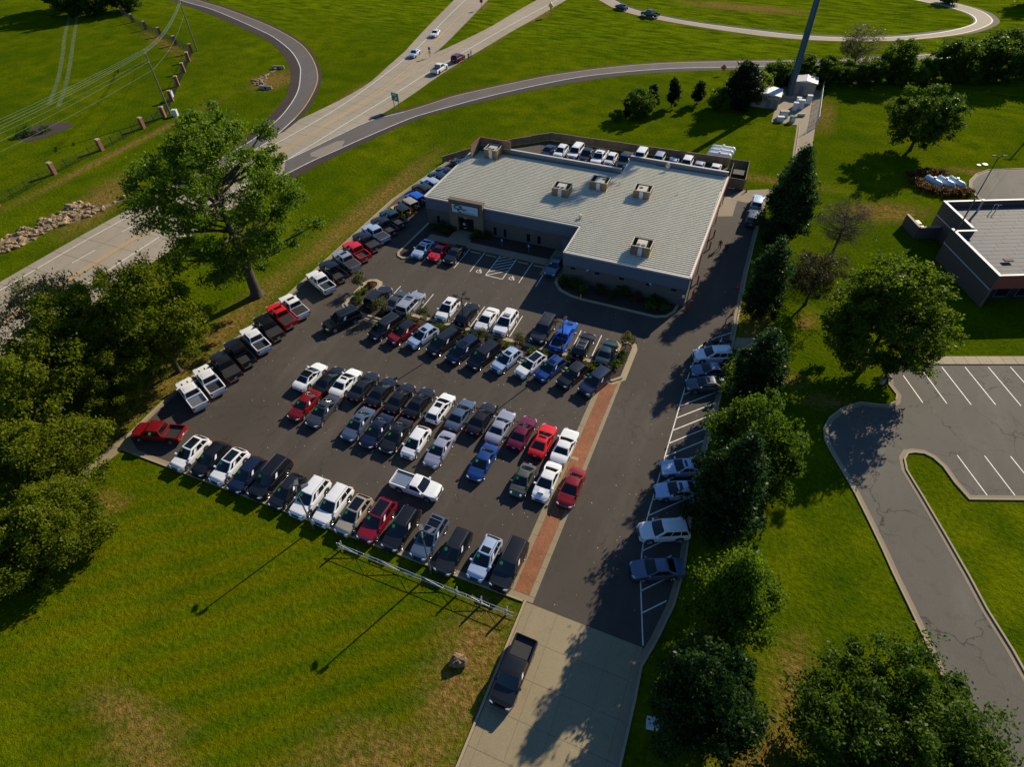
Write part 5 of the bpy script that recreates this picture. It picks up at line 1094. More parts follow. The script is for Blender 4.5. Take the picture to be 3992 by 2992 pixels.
bn = thing('waste_bin', 'dark steel waste bin inside the board enclosure', 'bin', (5.8, 58.5, .015)); MB().prism([(-.9, -.9), (.9, -.9), (.9, .9), (-.9, .9)], .1, 1.25).obj('hopper', 'dark', bn); MB().box(-.95, .95, -.95, .95, 1.25, 1.31).obj('lid', 'black_rubber', bn)

# bollards, cones, wheel stops
for k, (u, v, lb) in enumerate(((4.75, 16.9, 'red bollard at the front corner of the shop wing'), (4.85, 20.2, 'second red bollard along the east wall'), (4.9, 24.0, 'third red bollard along the east wall'), (5.0, 33.6, 'fourth red bollard along the east wall'), (5.05, 37.2, 'fifth red bollard along the east wall'))):
    t = thing('bollard', lb, 'bollard', (u, v, .012), 0, 'red bollards by the shop'); MB().cyl(0, 0, 0, 1.35, .11).obj('post', 'red_post', t); MB().cyl(0, 0, 1.35, 1.42, .11, .05).obj('cap', 'red_post', t)
def cone(u, v, lb, h=.95, mat='orange_plastic'):
    t = thing('traffic_cone', lb, 'cone', (u, v, .014), 0, 'traffic cones'); MB().box(-.2, .2, -.2, .2, 0, .06).obj('base', 'black_rubber' if mat != 'yellow_plastic' else mat, t); MB().cyl(0, 0, .06, h, .13, .05).obj('cone_body', mat, t)
    for z in (.45, .68): MB().cyl(0, 0, h * z, h * (z + .12), .125 - .08 * z, .122 - .08 * (z + .12)).obj('band', 'sign_white' if mat != 'yellow_plastic' else mat, t)
cone(10.4, 24.8, 'orange cone by the east kerb under the poplars'); cone(10.0, 15.8, 'orange cone by the east kerb near the motorcycles'); cone(7.95, 54.2, 'orange cone by the bin enclosure'); cone(10.6, 18.6, 'orange cone midway along the east kerb')
cone(-9.65, 14.35, 'yellow cone on the wing planter kerb', .9, 'yellow_plastic')
for u, lb in ((-28.45, 'first empty bay from the black coupe'), (-25.85, 'second empty bay from the black coupe'), (-20.55, 'first empty bay past the hatched strip'), (-17.95, 'last empty bay before the shop wing')):
    t = thing('wheel_stop', 'concrete wheel stop in the ' + lb, 'wheel stop', (u, 19.75, .014), 0, 'wheel stops'); MB().prism([(-.9, -.08), (.9, -.08), (.86, .08), (-.86, .08)], 0, .12).obj('block', 'curb_concrete', t)
for u, lb in ((-25.2, 'blue accessible parking sign left of the hatched strip'), (-20.7, 'blue accessible parking sign right of the hatched strip')):
    t = thing('parking_sign', lb, 'sign', (u, 22.6, .1), 0, 'accessible parking signs'); MB().cyl(0, 0, 0, 1.5, .03, n=6).obj('post', 'galvanized', t); MB().box(-.16, .16, -.05, -.03, 1.0, 1.5).obj('panel', 'sign_blue', t); MB().box(-.05, .05, -.056, -.051, 1.12, 1.38).obj('symbol', 'sign_white', t)
# ---------------------------------------------------------------- trees and shrubs
def leaf_cloud(name, C, size, mat, rs, tint=None, aspect=.55, up=.25, out=None):
    # C: leaf centres (n,3); every leaf is a small bent quad
    n = len(C); d = rs.normal(size=(n, 3)); d /= np.linalg.norm(d, axis=1)[:, None]
    nrm = rs.normal(size=(n, 3)) * .8; nrm[:, 2] += up
    if out is not None: nrm += out * .6
    nrm /= np.linalg.norm(nrm, axis=1)[:, None]
    t = np.cross(nrm, d); t /= np.linalg.norm(t, axis=1)[:, None] + 1e-9; b = np.cross(nrm, t)
    s = size * rs.uniform(.65, 1.35, n)[:, None]; a = t * s; c = b * s * aspect
    v = np.stack([C - a, C - c + nrm * s * .12, C + a, C + c + nrm * s * .12], 1).reshape(-1, 3)
    me = bpy.data.meshes.new(name); me.vertices.add(4 * n); me.vertices.foreach_set('co', v.ravel().astype(np.float32))
    me.loops.add(4 * n); me.loops.foreach_set('vertex_index', np.arange(4 * n, dtype=np.int32))
    me.polygons.add(n); me.polygons.foreach_set('loop_start', np.arange(0, 4 * n, 4, dtype=np.int32))
    me.materials.append(M(mat)); me.update(calc_edges=True)
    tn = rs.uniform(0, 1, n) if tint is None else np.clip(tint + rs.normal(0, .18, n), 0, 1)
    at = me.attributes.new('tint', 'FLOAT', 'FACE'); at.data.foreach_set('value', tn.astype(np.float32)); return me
def crown_points(rs, r, rz, zc, shape, nclump, nleaf, spread=.24):
    ph = rs.uniform(0, 6.28, 6); P = []; T = []; O = []; cent = []
    k = 0
    while k < nclump:
        q = rs.normal(size=3); q /= np.linalg.norm(q); rad = rs.uniform(.12, 1.0) ** .40
        az = math.atan2(q[1], q[0]); lob = .96 + .11 * math.sin(3 * az + ph[0]) * math.cos(2.2 * q[2] + ph[1]) + .08 * math.sin(5 * az + ph[2] + 3 * q[2]) + .06 * math.sin(7 * q[2] + ph[3])
        p = q * rad * lob; z = p[2]
        if shape == 'cone': w = max(.06, (1 - (z + 1) / 2) ** .75 * 1.28); w = min(w, 1.0 if z > -.75 else .7)
        elif shape == 'column': w = 1.0 if z < .2 else max(.12, 1 - ((z - .2) / .85) ** 1.5); p[0] = p[0] / max(.35, math.sqrt(max(0.02, 1 - z * z))) * .8; p[1] = p[1] / max(.35, math.sqrt(max(0.02, 1 - z * z))) * .8
        elif shape == 'egg': w = 1.0 - .28 * z
        elif shape == 'spread': w = 1 + .18 * z
        else: w = 1.0
        c = np.array([p[0] * w * r, p[1] * w * r, zc + z * rz])
        cent.append(c); k += 1
        cr = spread * r * rs.uniform(.55, 1.25) * (1 if shape not in ('cone', 'column') else 1.0)
        m = max(6, int(nleaf / nclump * rs.uniform(.6, 1.4)))
        sub = rs.normal(size=(5, 3)) * .42; g = .34 * rs.normal(size=(m, 3)) + sub[rs.randint(0, 5, m)]
        o = g / (np.linalg.norm(g, axis=1)[:, None] + 1e-6); g[:, 2] *= .7; pts = c + g * cr
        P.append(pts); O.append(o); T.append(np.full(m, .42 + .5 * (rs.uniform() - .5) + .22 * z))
    return np.concatenate(P), np.concatenate(T), np.concatenate(O), cent
TREES = {}
ORD = ['first', 'second', 'third', 'fourth', 'fifth', 'sixth', 'seventh', 'eighth', 'ninth', 'tenth', 'eleventh', 'twelfth', 'thirteenth']
def ranked(items, same):
    # ordinal of every item among its look-alikes, counted from the west
    return [ORD[sum(1 for o in items if same(o, it) and o[0] < it[0])] for it in items]
def tree_meshes(key, r, h, z0, shape, leaf, mat, nclump, nleaf, seed, trunk=.3, spread=.24, limbs=12, bark='bark', lean=(0, 0), up=.25, aspect=.55):
    if key in TREES: return TREES[key]
    rs = np.random.RandomState(seed); zc = (h + z0) / 2; rz = (h - z0) / 2
    P, T, O, cent = crown_points(rs, r, rz, zc, shape, nclump, nleaf, spread); P[:, 2] = np.maximum(P[:, 2], .12)
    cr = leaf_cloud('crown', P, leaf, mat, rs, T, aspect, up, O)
    mb = MB(); top = (lean[0], lean[1], zc + rz * (.75 if shape in ('cone', 'column') else .25)); b = (0, 0, 0)
    mids = [(lean[0] * f * f + .12 * trunk * math.sin(5 * f), lean[1] * f * f + .1 * trunk * math.cos(4 * f), top[2] * f) for f in (0, .06, .3, .6, 1)]
    mb.tube(mids, [trunk * 1.35, trunk, trunk * .82, trunk * .6, trunk * .18], 8)
    order = sorted(range(len(cent)), key=lambda i: -np.hypot(cent[i][0], cent[i][1])); pick = [order[int(i * len(order) * .8 / max(1, limbs))] for i in range(limbs)]
    for i in pick:
        c = cent[i]; f = min(.95, max(.25, (c[2] - .35 * np.hypot(c[0], c[1])) / top[2])); s0 = Vector((lean[0] * f * f, lean[1] * f * f, top[2] * f)); c = Vector(c); m = s0.lerp(c, .55) + Vector((0, 0, -.06 * (c - s0).length))
        mb.tube([tuple(s0), tuple(m), tuple(c)], [trunk * .38 * (1 - .5 * f), trunk * .22, trunk * .05], 5)
    TREES[key] = (mb.me('trunk', bark, angle=60), cr); return TREES[key]
def tree(name, label, key_args, u, v, rz=0.0, sc=(1, 1, 1), group=None, cat='tree'):
    tm, cm = tree_meshes(*key_args[0], **key_args[1]); t = thing(name, label, cat, (u, v, 0), rz, group); t.scale = sc
    add('trunk', tm, t); add('crown', cm, t); return t
A = lambda *a, **k: (a, k)
COTTON = A('cotton', 10.9, 26.0, 3.6, 'round', .19, 'leaf_cotton', 250, 62000, 3, trunk=.75, spread=.125, limbs=40)
LOC1 = A('loc1', 6.3, 17.0, 1.6, 'egg', .17, 'leaf_locust', 170, 42000, 11, trunk=.34, spread=.19, limbs=14)
LOC2 = A('loc2', 6.1, 13.0, 1.0, 'round', .17, 'leaf_locust', 150, 34000, 12, trunk=.30, spread=.19, limbs=14)
LOW1 = A('low1', 5.2, 9.6, .5, 'round', .15, 'leaf_locust', 130, 36000, 21, trunk=.24, spread=.21)
SPARSE = A('sparse', 6.4, 15.0, 2.2, 'egg', .16, 'leaf_olive', 150, 16000, 14, trunk=.30, spread=.21, limbs=22)
POP = A('pop', 4.4, 16.4, .4, 'cone', .18, 'leaf_dark', 240, 40000, 31, trunk=.26, spread=.22, limbs=8)
POP2 = A('pop2', 3.0, 13.2, .5, 'column', .16, 'leaf_dark', 200, 32000, 32, trunk=.22, spread=.25, limbs=6)
BUSHY = A('bushy', 4.6, 9.4, .3, 'round', .145, 'leaf_mid', 140, 38000, 41, trunk=.25, spread=.22, limbs=8)
MAG = A('mag', 3.9, 11.0, .2, 'egg', .145, 'leaf_dark', 150, 40000, 43, trunk=.25, spread=.23, limbs=6)
LIME = A('lime', 4.1, 9.6, .3, 'cone', .13, 'leaf_lime', 170, 44000, 47, trunk=.22, spread=.22, limbs=6)
OAK = A('oak', 7.2, 13.4, .6, 'round', .15, 'leaf_mid', 260, 80000, 51, trunk=.38, spread=.165, limbs=12)
MAPLE = A('maple', 6.7, 15.0, 1.2, 'egg', .17, 'leaf_maple', 240, 62000, 53, trunk=.36, spread=.165, limbs=12)
LAWN = A('lawn', 6.0, 11.5, 1.6, 'spread', .20, 'leaf_mid', 150, 30000, 57, trunk=.32, spread=.19, limbs=14)
CON = A('con', 1.6, 6.0, .15, 'column', .17, 'leaf_conifer', 60, 6500, 61, trunk=.14, spread=.34, limbs=4)
BIGC = A('bigc', 4.8, 10.8, .3, 'cone', .22, 'leaf_conifer', 190, 24000, 63, trunk=.3, spread=.21, limbs=8)
EDGE = A('edge', 4.4, 8.2, .2, 'round', .22, 'leaf_mid', 110, 17000, 67, trunk=.22, spread=.23, limbs=8)
SCRUB = A('scrub', 3.2, 5.2, .15, 'round', .20, 'leaf_cotton', 60, 9000, 69, trunk=.12, spread=.30, limbs=6)
BARE = A('bare', 4.0, 8.2, 2.2, 'spread', .22, 'twig', 140, 9000, 71, trunk=.22, spread=.28, limbs=60, aspect=.07)
BARE2 = A('bare2', 4.6, 10.5, 2.4, 'spread', .17, 'leaf_olive', 110, 7500, 73, trunk=.24, spread=.26, limbs=34, aspect=.35)
ISL = A('isl', .85, 2.35, .55, 'round', .085, 'leaf_olive', 26, 1300, 77, trunk=.045, spread=.42, limbs=8, bark='pale_bark')
tree('cottonwood_tree', 'tallest tree, a broad cottonwood between highway and lot', COTTON, -53.3, -1.6, .4)
GL = 'trees at the south-west corner of the lot'
tree('locust_tree', 'tall yellow-green tree beside the southmost white pickups', LOC1, -52.2, -18.0, 0, (.92, .92, .98), GL)
tree('bare_crowned_tree', 'thin grey-green tree at the left edge above the highway', SPARSE, -63.4, -21.8, .6, (.95, .95, .92), GL)
tree('locust_tree', 'yellow-green tree left of the tall one by the pickups', LOC1, -57.6, -22.6, 3.3, (.85, .85, .88), GL)
tree('locust_tree', 'tree in shade left of the dirt bank at the lot corner', LOC2, -56.2, -30.0, 2.4, (.95, .95, 1.05), GL)
tree('locust_tree', 'dark tree between the dirt bank and the left edge', LOC2, -53.2, -25.4, 4.0, (.62, .62, .72), GL)
tree('locust_tree', 'low broad tree at the left edge beside the concrete flume', LOW1, -50.6, -35.0, .2, (1.05, 1.05, .95), GL)
tree('locust_tree', 'low dense tree at the edge of the front lawn', LOW1, -43.2, -40.8, 2.2, (.88, .88, .88), GL)
tree('locust_tree', 'southmost low tree at the left edge of the lawn', LOW1, -45.4, -46.2, 4.1, (.85, .85, .92), GL)
tree('locust_tree', 'low tree at the far left above the flume', LOW1, -57.5, -37.5, 5.2, (.95, .95, .85), GL)
GR = 'trees screening the east kerb'
tree('poplar_tree', 'tallest dark poplar beside the east lane', POP, 14.2, 37.4, .3, (.92, .92, .98), GR)
tree('poplar_tree', 'dark poplar just behind the tallest one on the east lane', POP2, 14.6, 46.6, 1.7, (.95, .95, .90), GR)
tree('poplar_tree', 'slim dark poplar in the middle of the east lane row', POP2, 13.6, 18.6, 1.1, (.92, .92, .94), GR)
tree('poplar_tree', 'slim dark poplar behind the three cars on the east kerb', POP2, 14.4, 1.6, 2.2, (.95, .95, .88), GR)
tree('bushy_tree', 'wide bushy tree above the empty slanted bays', BUSHY, 14.8, -10.6, 0, (.98, .98, 1.33), GR)
tree('conical_tree', 'dense conical dark tree over the shaded silver cars', POP, 13.8, -16.2, 1.0, (.86, .86, .88), GR)
tree('feathery_tree', 'light green feathery tree by the southmost east bays', LIME, 15.3, -25.9, 0, (.98, .98, 1.30), GR)
tree('magnolia_tree', 'dark glossy tree beside the concrete entrance drive', MAG, 14.8, -33.8, 2.5, (.96, .96, 1.08), GR)
tree('oak_tree', 'largest tree at the bottom right beside the grey road', OAK, 27.4, -31.8, 0, (.92, .92, .82), GR)
tree('spreading_shrub', 'low dark shrub under the largest tree at the bottom', A('low2', 4.0, 5.5, .2, 'round', .15, 'leaf_dark', 100, 22000, 83, trunk=.15, spread=.26), 20.5, -40.5, 0, (1, 1, 1), GR)
tree('maple_tree', 'big round tree beside the neighbour lot corner', MAPLE, 26.9, 13.6, .5)
tree('lawn_tree', 'round tree alone on the upper lawn by the tanks', LAWN, 35.0, 81.8, 1.0)
tree('bare_tree', 'leafless tree on the lawn beside the poplars', BARE, 22.6, 39.2, .4)
tree('bare_tree', 'thin dark tree between the leafless tree and the big round one', A('bare3', 3.6, 8.4, 1.6, 'round', .16, 'leaf_thin', 110, 9000, 85, trunk=.2, spread=.26, limbs=30, aspect=.3), 19.6, 24.4, 2.0)
GB = 'shrubs on the east kerb'
SH1 = A('sh1', 1.5, 2.3, .1, 'round', .12, 'leaf_lime', 26, 2400, 91, trunk=.06, spread=.40, limbs=6)
SH2 = A('sh2', .55, .75, .06, 'round', .075, 'leaf_lime', 12, 700, 93, trunk=.02, spread=.5, limbs=4)
SH3 = A('sh3', .8, 1.1, .06, 'round', .09, 'leaf_mid', 14, 800, 95, trunk=.03, spread=.5, limbs=4)
SH4 = A('sh4', .45, .6, .05, 'round', .08, 'leaf_rust', 10, 420, 97, trunk=.02, spread=.5, limbs=4)
for u, v, s, lb in ((12.8, 8.3, 1.0, 'yellow-green shrub behind the white suv on the east kerb'), (12.9, 5.6, 1.1, 'yellow-green shrub behind the blue-grey sedan on the east kerb'), (12.6, 3.0, .9, 'yellow-green shrub behind the grey sedan on the east kerb'), (12.4, -3.2, .8, 'low shrub at the empty bays on the east kerb')):
    tree('shrub', lb, SH1, u, v, u * 3, (s, s, s), GB, 'shrub')
# far tree line by the tower
GF = 'tree line behind the cell tower'
for k, (u, v, K, s, lb) in enumerate(((-17.6, 80.4, EDGE, .72, 'round dark bush-like tree, left of the slim evergreens'), (-16.0, 84.2, CON, .95, 'slim evergreen touching the round dark tree'), (-12.3, 87.6, CON, 1.0, 'slim evergreen standing free in the middle'), (-7.4, 91.2, CON, .95, 'slim evergreen beside the big dark conifer'), (-22.0, 76.6, SCRUB, .45, 'small shrub at the left end of the hedge line'),
        (-20.0, 78.4, CON, .5, 'stubby evergreen left of the round dark tree'), (1.6, 91.4, BIGC, 1.0, 'big dark conifer beside the equipment shelter'), (-2.6, 90.2, SCRUB, .8, 'low scrub at the foot of the big conifer'), (4.5, 99, SCRUB, 1.0, 'scrub behind the equipment shelter'), (7.4, 108.2, EDGE, .75, 'leafy tree left of the tower in the tree line'), (13.0, 114.2, EDGE, .68, 'leafy tree right behind the tower'),
        (18.5, 113.0, EDGE, .70, 'leafy tree right of the rear shelter'), (22.5, 116.0, SCRUB, 1.0, 'scrub beneath the thin tall tree'), (27.0, 114.6, EDGE, .75, 'leafy tree right of the thin tall tree'), (32.6, 119.8, EDGE, 1.0, 'dense dark tree in the middle of the line'), (38.4, 121.4, SCRUB, 1.15, 'yellowish scrub in a dip of the tree line'), (44.2, 124.2, EDGE, 1.15, 'broad dark tree left of the tallest one'), (50.0, 126.8, EDGE, 1.05, 'dark tree just left of the tallest one'),
        (55.0, 128.6, EDGE, 1.38, 'tallest yellow-green tree in the line'), (61.0, 132.5, EDGE, 1.0, 'dark tree at the right edge of the line'), (66.5, 136, EDGE, 1.2, 'rightmost tree of the line, cut by the frame'), (10.4, 111.0, SCRUB, .9, 'scrub behind the rear shelter'), (35.6, 119.2, SCRUB, .95, 'low scrub right of the dense dark tree'), (47.4, 125.0, SCRUB, 1.1, 'low scrub between two dark trees'))):
    tree('evergreen_tree' if K in (CON, BIGC) else 'hedgerow_shrub' if K is SCRUB else 'hedgerow_tree', lb, K, u, v, k * 1.7, (s, s, s * (1.0 + .08 * (k % 3 - 1))), GF, 'shrub' if K is SCRUB else 'tree')
tree('thin_tall_tree', 'thin half-bare tree rising over the far tree line', BARE2, 23.8, 124.0, 0, (1, 1, 1), GF)
for k, (u, v, s, lb) in enumerate(((-203, 104, 1.5, 'large dark tree at the top left corner'), (-210, 100, 1.4, 'dark tree left of the top corner tree'), (-197, 110, 1.2, 'dark tree right of the top corner tree'), (-219, 106, 1.5, 'leftmost dark tree at the top edge'))):
    tree('field_tree', lb, EDGE, u, v, k, (s, s, s), 'trees at the top left')
for k, (u, v, s, lb) in enumerate(((50, 199, 1.0, 'bush inside the far ramp bend'), (75, 205, 1.5, 'dark tree beyond the far ramp bend'), (83, 200, 1.4, 'dark tree at the top right corner'), (92, 196, 1.4, 'rightmost dark tree beyond the far ramp'))):
    tree('field_tree', lb, SCRUB if k == 0 else EDGE, u, v, k, (s, s, s * .8), 'trees at the top right')
# planter trees and shrubs
for k, (u, v, s, lb) in enumerate(((-40.0, 5.2, 1.15, 'young olive-leaved tree in the west planter wing'), (-34.2, 1.2, 1.15, 'young olive-leaved tree by the slanted black suv'), (-27.8, 1.8, 1.05, 'young olive-leaved tree by the white crossover'), (-13.7, 1.5, 1.0, 'young olive-leaved tree by the charcoal large suv'), (-1.1, 6.4, 1.1, 'young olive-leaved tree in the east planter wing'), (-19.0, 1.4, .75, 'thin sapling by the white sedan'))):
    tree('young_tree', lb, ISL, u, v, k * 2.2, (s, s, s), 'young planter trees')
SB = ((-39.3, 3.6, SH3, 1.0), (-38.7, 2.6, SH3, 1.0), (-39.25, 4.7, SH2, 1.1), (-36.0, 1.3, SH3, .9), (-33.9, 1.4, SH2, 1.0), (-30.1, 1.4, SH3, 1.1), (-29.0, 1.2, SH3, 1.0), (-25.4, 1.3, SH2, 1.2), (-26.3, 1.1, SH4, 1.3), (-24.3, 1.3, SH3, .8), (-21.2, 1.3, SH3, .9), (-19.9, 1.2, SH2, 1.3), (-17.9, 1.3, SH3, .9), (-16.5, 1.2, SH4, 1.4), (-15.2, 1.3, SH2, 1.2), (-12.0, 1.4, SH2, 1.2), (-10.2, 1.4, SH3, 1.0), (-9.0, 1.3, SH4, 1.2), (-7.2, 1.3, SH2, 1.2), (-4.9, 1.3, SH3, .9), (-3.9, 1.4, SH2, 1.4), (-2.3, 1.5, SH3, .9), (-1.15, 4.2, SH3, 1.0), (-1.2, 2.9, SH2, 1.4), (-.9, 5.3, SH2, 1.0), (-39.4, 6.7, SH4, 1.2), (-38.9, 6.0, SH4, 1.2))
RK = ranked(SB, lambda a, b: a[2] is b[2])
for k, (u, v, K, s) in enumerate(SB):
    lb, gp = (' rust-leaved shrub from the west in the median planter', 'rusty planter shrubs') if K is SH4 else (' dark green shrub from the west in the median planter', 'green planter shrubs') if K is SH3 else (' bright lime shrub from the west in the median planter', 'lime planter shrubs')
    lb = RK[k] + lb
    t = tree('shrub', lb, K, u, v, k * 1.3, (.74 * s, .74 * s, .74 * s), gp, 'shrub'); t.location.z = .09
EB = ((-36.3, 24.2, SH3, 1.1), (-35.2, 23.4, SH3, 1.0), (-34.8, 24.4, SH3, .9), (-30.3, 24.1, SH3, 1.1), (-28.8, 24.2, SH3, 1.0), (-30.2, 23.1, SH3, .9), (-37.6, 23.6, SH3, .8))
RK = ranked(EB, lambda a, b: True)
for k, (u, v, K, s) in enumerate(EB):
    t = tree('shrub', RK[k] + ' dark green shrub from the west beside the shop entrance', K, u, v, k, (s, s, s), 'entrance shrubs', 'shrub'); t.location.z = .10
WB3 = ((-13.0, 17.0, SH3, 1.0), (-11.2, 16.9, SH3, 1.3), (-10.3, 16.2, SH2, 1.5), (-7.5, 16.8, SH4, 1.8), (-4.6, 17.1, SH3, 1.4), (-2.2, 16.8, SH4, 1.8), (.2, 17.0, SH3, 1.1), (0.0, 15.9, SH2, 1.4), (1.5, 16.0, SH2, 1.3), (-5.8, 16.0, SH3, .8), (1.0, 17.2, SH3, .8))
RK = ranked(WB3, lambda a, b: a[2] is b[2])
for k, (u, v, K, s) in enumerate(WB3):
    lb, gp = ('rust-leaved shrub along the shop wing', 'rusty wing shrubs') if K is SH4 else ('dark green shrub along the shop wing', 'green wing shrubs') if K is SH3 else ('lime shrub along the shop wing', 'lime wing shrubs')
    t = tree('shrub', RK[k] + ' ' + lb + ' from the west', K, u, v, k, (s, s, s), gp, 'shrub'); t.location.z = .09
HB = A('hb', 1.2, 1.3, .05, 'round', .12, 'leaf_rust', 20, 1500, 99, trunk=.05, spread=.45, limbs=5)
TB = ((34.9, 69.6), (35.3, 67.6), (36.2, 66.0), (37.9, 65.2), (39.6, 65.0), (41.2, 65.4), (42.8, 66.2), (36.4, 71.2), (38.0, 72.2), (39.7, 72.6))
RK = ranked(TB, lambda a, b: True)
for k, (u, v) in enumerate(TB):
    t = tree('shrub', RK[k] + ' dark reddish shrub from the west around the pale blue tanks', HB, u, v, k, (1, 1, .85), 'shrubs around the blue tanks', 'shrub')
for k, (u, v) in enumerate(((-138.6, 28.0), (-137.8, 26.0), (-136.6, 27.2), (-135.4, 29.4))):
    tree('shrub', ORD[k] + ' yellowish bush from the west in the oval flower bed', SH3, u, v, k, (1.3, 1.3, 1.2), 'flower bed bushes', 'shrub')
# ---------------------------------------------------------------- lamps, gate, poles, tower, tanks, signs, people
def lamp(u, v, h, heads, label, mat='bronze_pole', base=0, z=0):
    t = thing('lamp_post', label, 'lamp post', (u, v, z), 0, 'parking lot lamp posts')
    if base: MB().cyl(0, 0, 0, base, .30, n=14).obj('concrete_base', 'curb_concrete', t)
    MB().cyl(0, 0, base, h, .085, .065, 8).obj('pole', mat, t)
    for a in heads:
        c, s = math.cos(R(a)), math.sin(R(a)); arm = MB().tube([(0, 0, h - .15), (c * .35, s * .35, h + .05), (c * .6, s * .6, h + .08)], .035, 6).obj('arm', mat, t)
        hd = MB(); hd.prism([(-.30, -.19), (.30, -.15), (.36, 0), (.30, .15), (-.30, .19)], -.05, .09); o = hd.obj('lamp_head', mat, t, (c * .85, s * .85, h + .09), (0, 0, R(a)))
        MB().box(-.22, .25, -.12, .12, -.065, -.05).obj('lens', 'plate', o)
    return t
lamp(-22.8, -30.5, 6.5, (60, 125), 'twin-headed lamp post on the lawn by the white suvs', 'pole_grey')
lamp(-9.75, -30.4, 6.6, (60, 125), 'twin-headed lamp post on the lawn by the sliding gate', 'pole_grey')
lamp(-21.4, 1.2, 6.4, (0, 90, 180, 270), 'four-headed lamp post in the west half of the planter')
lamp(-8.0, 1.2, 6.3, (0, 90, 180, 270), 'four-headed lamp post in the east half of the planter')
lamp(29.0, 11.6, 6.5, (20,), 'lamp post with concrete base under the big round tree', base=.75)
lamp(44.2, 64.9, 7.5, (20, 200), 'lamp post with concrete base at the upper lot corner', base=.75)
# sliding truss gate
gt = thing('sliding_gate', 'long galvanized truss gate lying along the front lawn', 'gate', (0, 0, 0))
gx0, gx1, gy = -19.4, -1.1, -31.35
for nm, z in (('bottom_rail', .20), ('top_rail', .88)): MB().bar((gx0, gy, z), (gx1, gy, z), .032, n=6).obj(nm, 'galvanized', gt)
k = 8; st = (gx1 - gx0) / k
for i in range(k + 1): MB().bar((gx0 + st * i, gy, .20), (gx0 + st * i, gy, .88), .025, n=6).obj('upright', 'galvanized', gt)
for i in range(k):
    a = (gx0 + st * i, gy, .20 if i % 2 else .88); b = (gx0 + st * (i + 1), gy, .88 if i % 2 else .20); MB().bar(a, b, .04 if i % 2 == 0 else .018, n=6).obj('diagonal', 'galvanized', gt)
    MB().bar((gx0 + st * (i + .5), gy, .20), (gx0 + st * (i + .5), gy, .54), .02, n=5).obj('strut', 'galvanized', gt)
for u, lb in ((-18.9, 'western'), (-6.6, 'third from the drive'), (-4.2, 'second from the drive'), (-1.75, 'nearest the drive')):
    t = thing('gate_post', 'galvanized double gate post with caps, ' + lb, 'post', (u, gy + .13, 0), 0, 'sliding gate posts')
    for dy in (0, -.26): MB().cyl(0, dy, 0, 1.3, .055, n=8).obj('pipe', 'galvanized', t); MB().cyl(0, dy, 1.3, 1.38, .085, .03, 8).obj('cap', 'galvanized', t)
    MB().box(-.07, .07, -.26, 0, 1.02, 1.12).obj('roller_bracket', 'galvanized', t)
# boulder and small boxes
def boulder(u, v, s, label, mat='boulder_stone', seed=1):
    rs = np.random.RandomState(seed); vv, ff = [], []; n, m_ = 14, 8
    for j in range(m_ + 1):
        for i in range(n):
            a, b = 2 * math.pi * i / n, math.pi * j / m_; q = np.array([math.sin(b) * math.cos(a), math.sin(b) * math.sin(a) * .75, math.cos(b) * .68]); k = 1 + .16 * math.sin(3 * a + 2 * b) + .10 * math.sin(7 * a - 3 * b) ; k = 1 + (k - 1 + rs.uniform(-.07, .07)) * math.sin(b) ** .5; vv.append(tuple(q * k * s))
    for j in range(m_):
        for i in range(n): ff.append((j * n + i, (j + 1) * n + i, (j + 1) * n + (i + 1) % n, j * n + (i + 1) % n))
    return tag(add('boulder', mesh('boulder', vv, ff, [mat], angle=30), None, (u, v, s * .42), (0, 0, .5)), label, 'boulder')
boulder(-3.9, -36.6, .78, 'brown boulder on dry grass left of the entrance drive')
t = thing('utility_box', 'pale utility box in the shade right of the entrance drive', 'box', (12.1, -35.2, 0), .2); MB().box(-.45, .45, -.35, .35, 0, .72).obj('cabinet', 'cabinet', t); MB().box(-.49, .49, -.39, .39, .72, .78).obj('lid', 'cabinet', t)
t = thing('utility_box', 'small grey utility cabinet at the left utility pole', 'box', (-114.6, 46.0, 0), .4); MB().box(-.5, .5, -.4, .4, 0, 1.3).obj('cabinet', 'cabinet', t); MB().box(-.54, .54, -.44, .44, 1.3, 1.38).obj('lid', 'cabinet', t)
# brick pillar fence on the left
FNC = [(-195.2, 105.9), (-184.2, 99.8), (-173.8, 94.9), (-164.4, 91.3), (-153.7, 86.3), (-143.8, 82.1), (-139.2, 76.1), (-134.0, 68.9), (-128.2, 60.8), (-122.2, 52.6), (-116.5, 44.5), (-116.2, 38.2), (-115.7, 26.8), (-115.6, 15.7), (-114.2, 3.0), (-113.5, -10), (-113, -22)]
fe = thing('estate_fence', 'black iron fence with brick pillars along the left field', 'fence')
pm = MB().box(-.36, .36, -.36, .36, 0, 2.15).me('brick_pillar', 'red_brick'); cm = MB().box(-.43, .43, -.43, .43, 2.15, 2.28).prism([(-.36, -.36), (.36, -.36), (.36, .36), (-.36, .36)], 2.28, 2.36).me('pillar_cap', 'curb_concrete')
for i, p in enumerate(FNC):
    a = Vector(FNC[min(i + 1, len(FNC) - 1)]) - Vector(FNC[max(i - 1, 0)]); o = add('brick_pillar', pm, fe, (*p, 0), (0, 0, math.atan2(a.y, a.x))); add('pillar_cap', cm, o)
    if i < len(FNC) - 1:
        q = FNC[i + 1]; mb = MB(); d = Vector(q) - Vector(p); L_ = d.length; u_ = d / L_
        for z in (.2, 1.45): mb.bar((*p, z), (*q, z), .03, n=4)
        k = int(L_ / .28)
        for j in range(k):
            c = Vector(p) + u_ * (L_ * (j + .5) / k); mb.box(c.x - .012, c.x + .012, c.y - .012, c.y + .012, .1, 1.6)
        o = mb.obj('railing', 'dark', fe); o['kind'] = 'stuff'
        for j in range(1, 4): c = Vector(p) + d * (j / 4); MB().box(c.x - .05, c.x + .05, c.y - .05, c.y + .05, 0, 1.75).obj('iron_post', 'dark', fe)
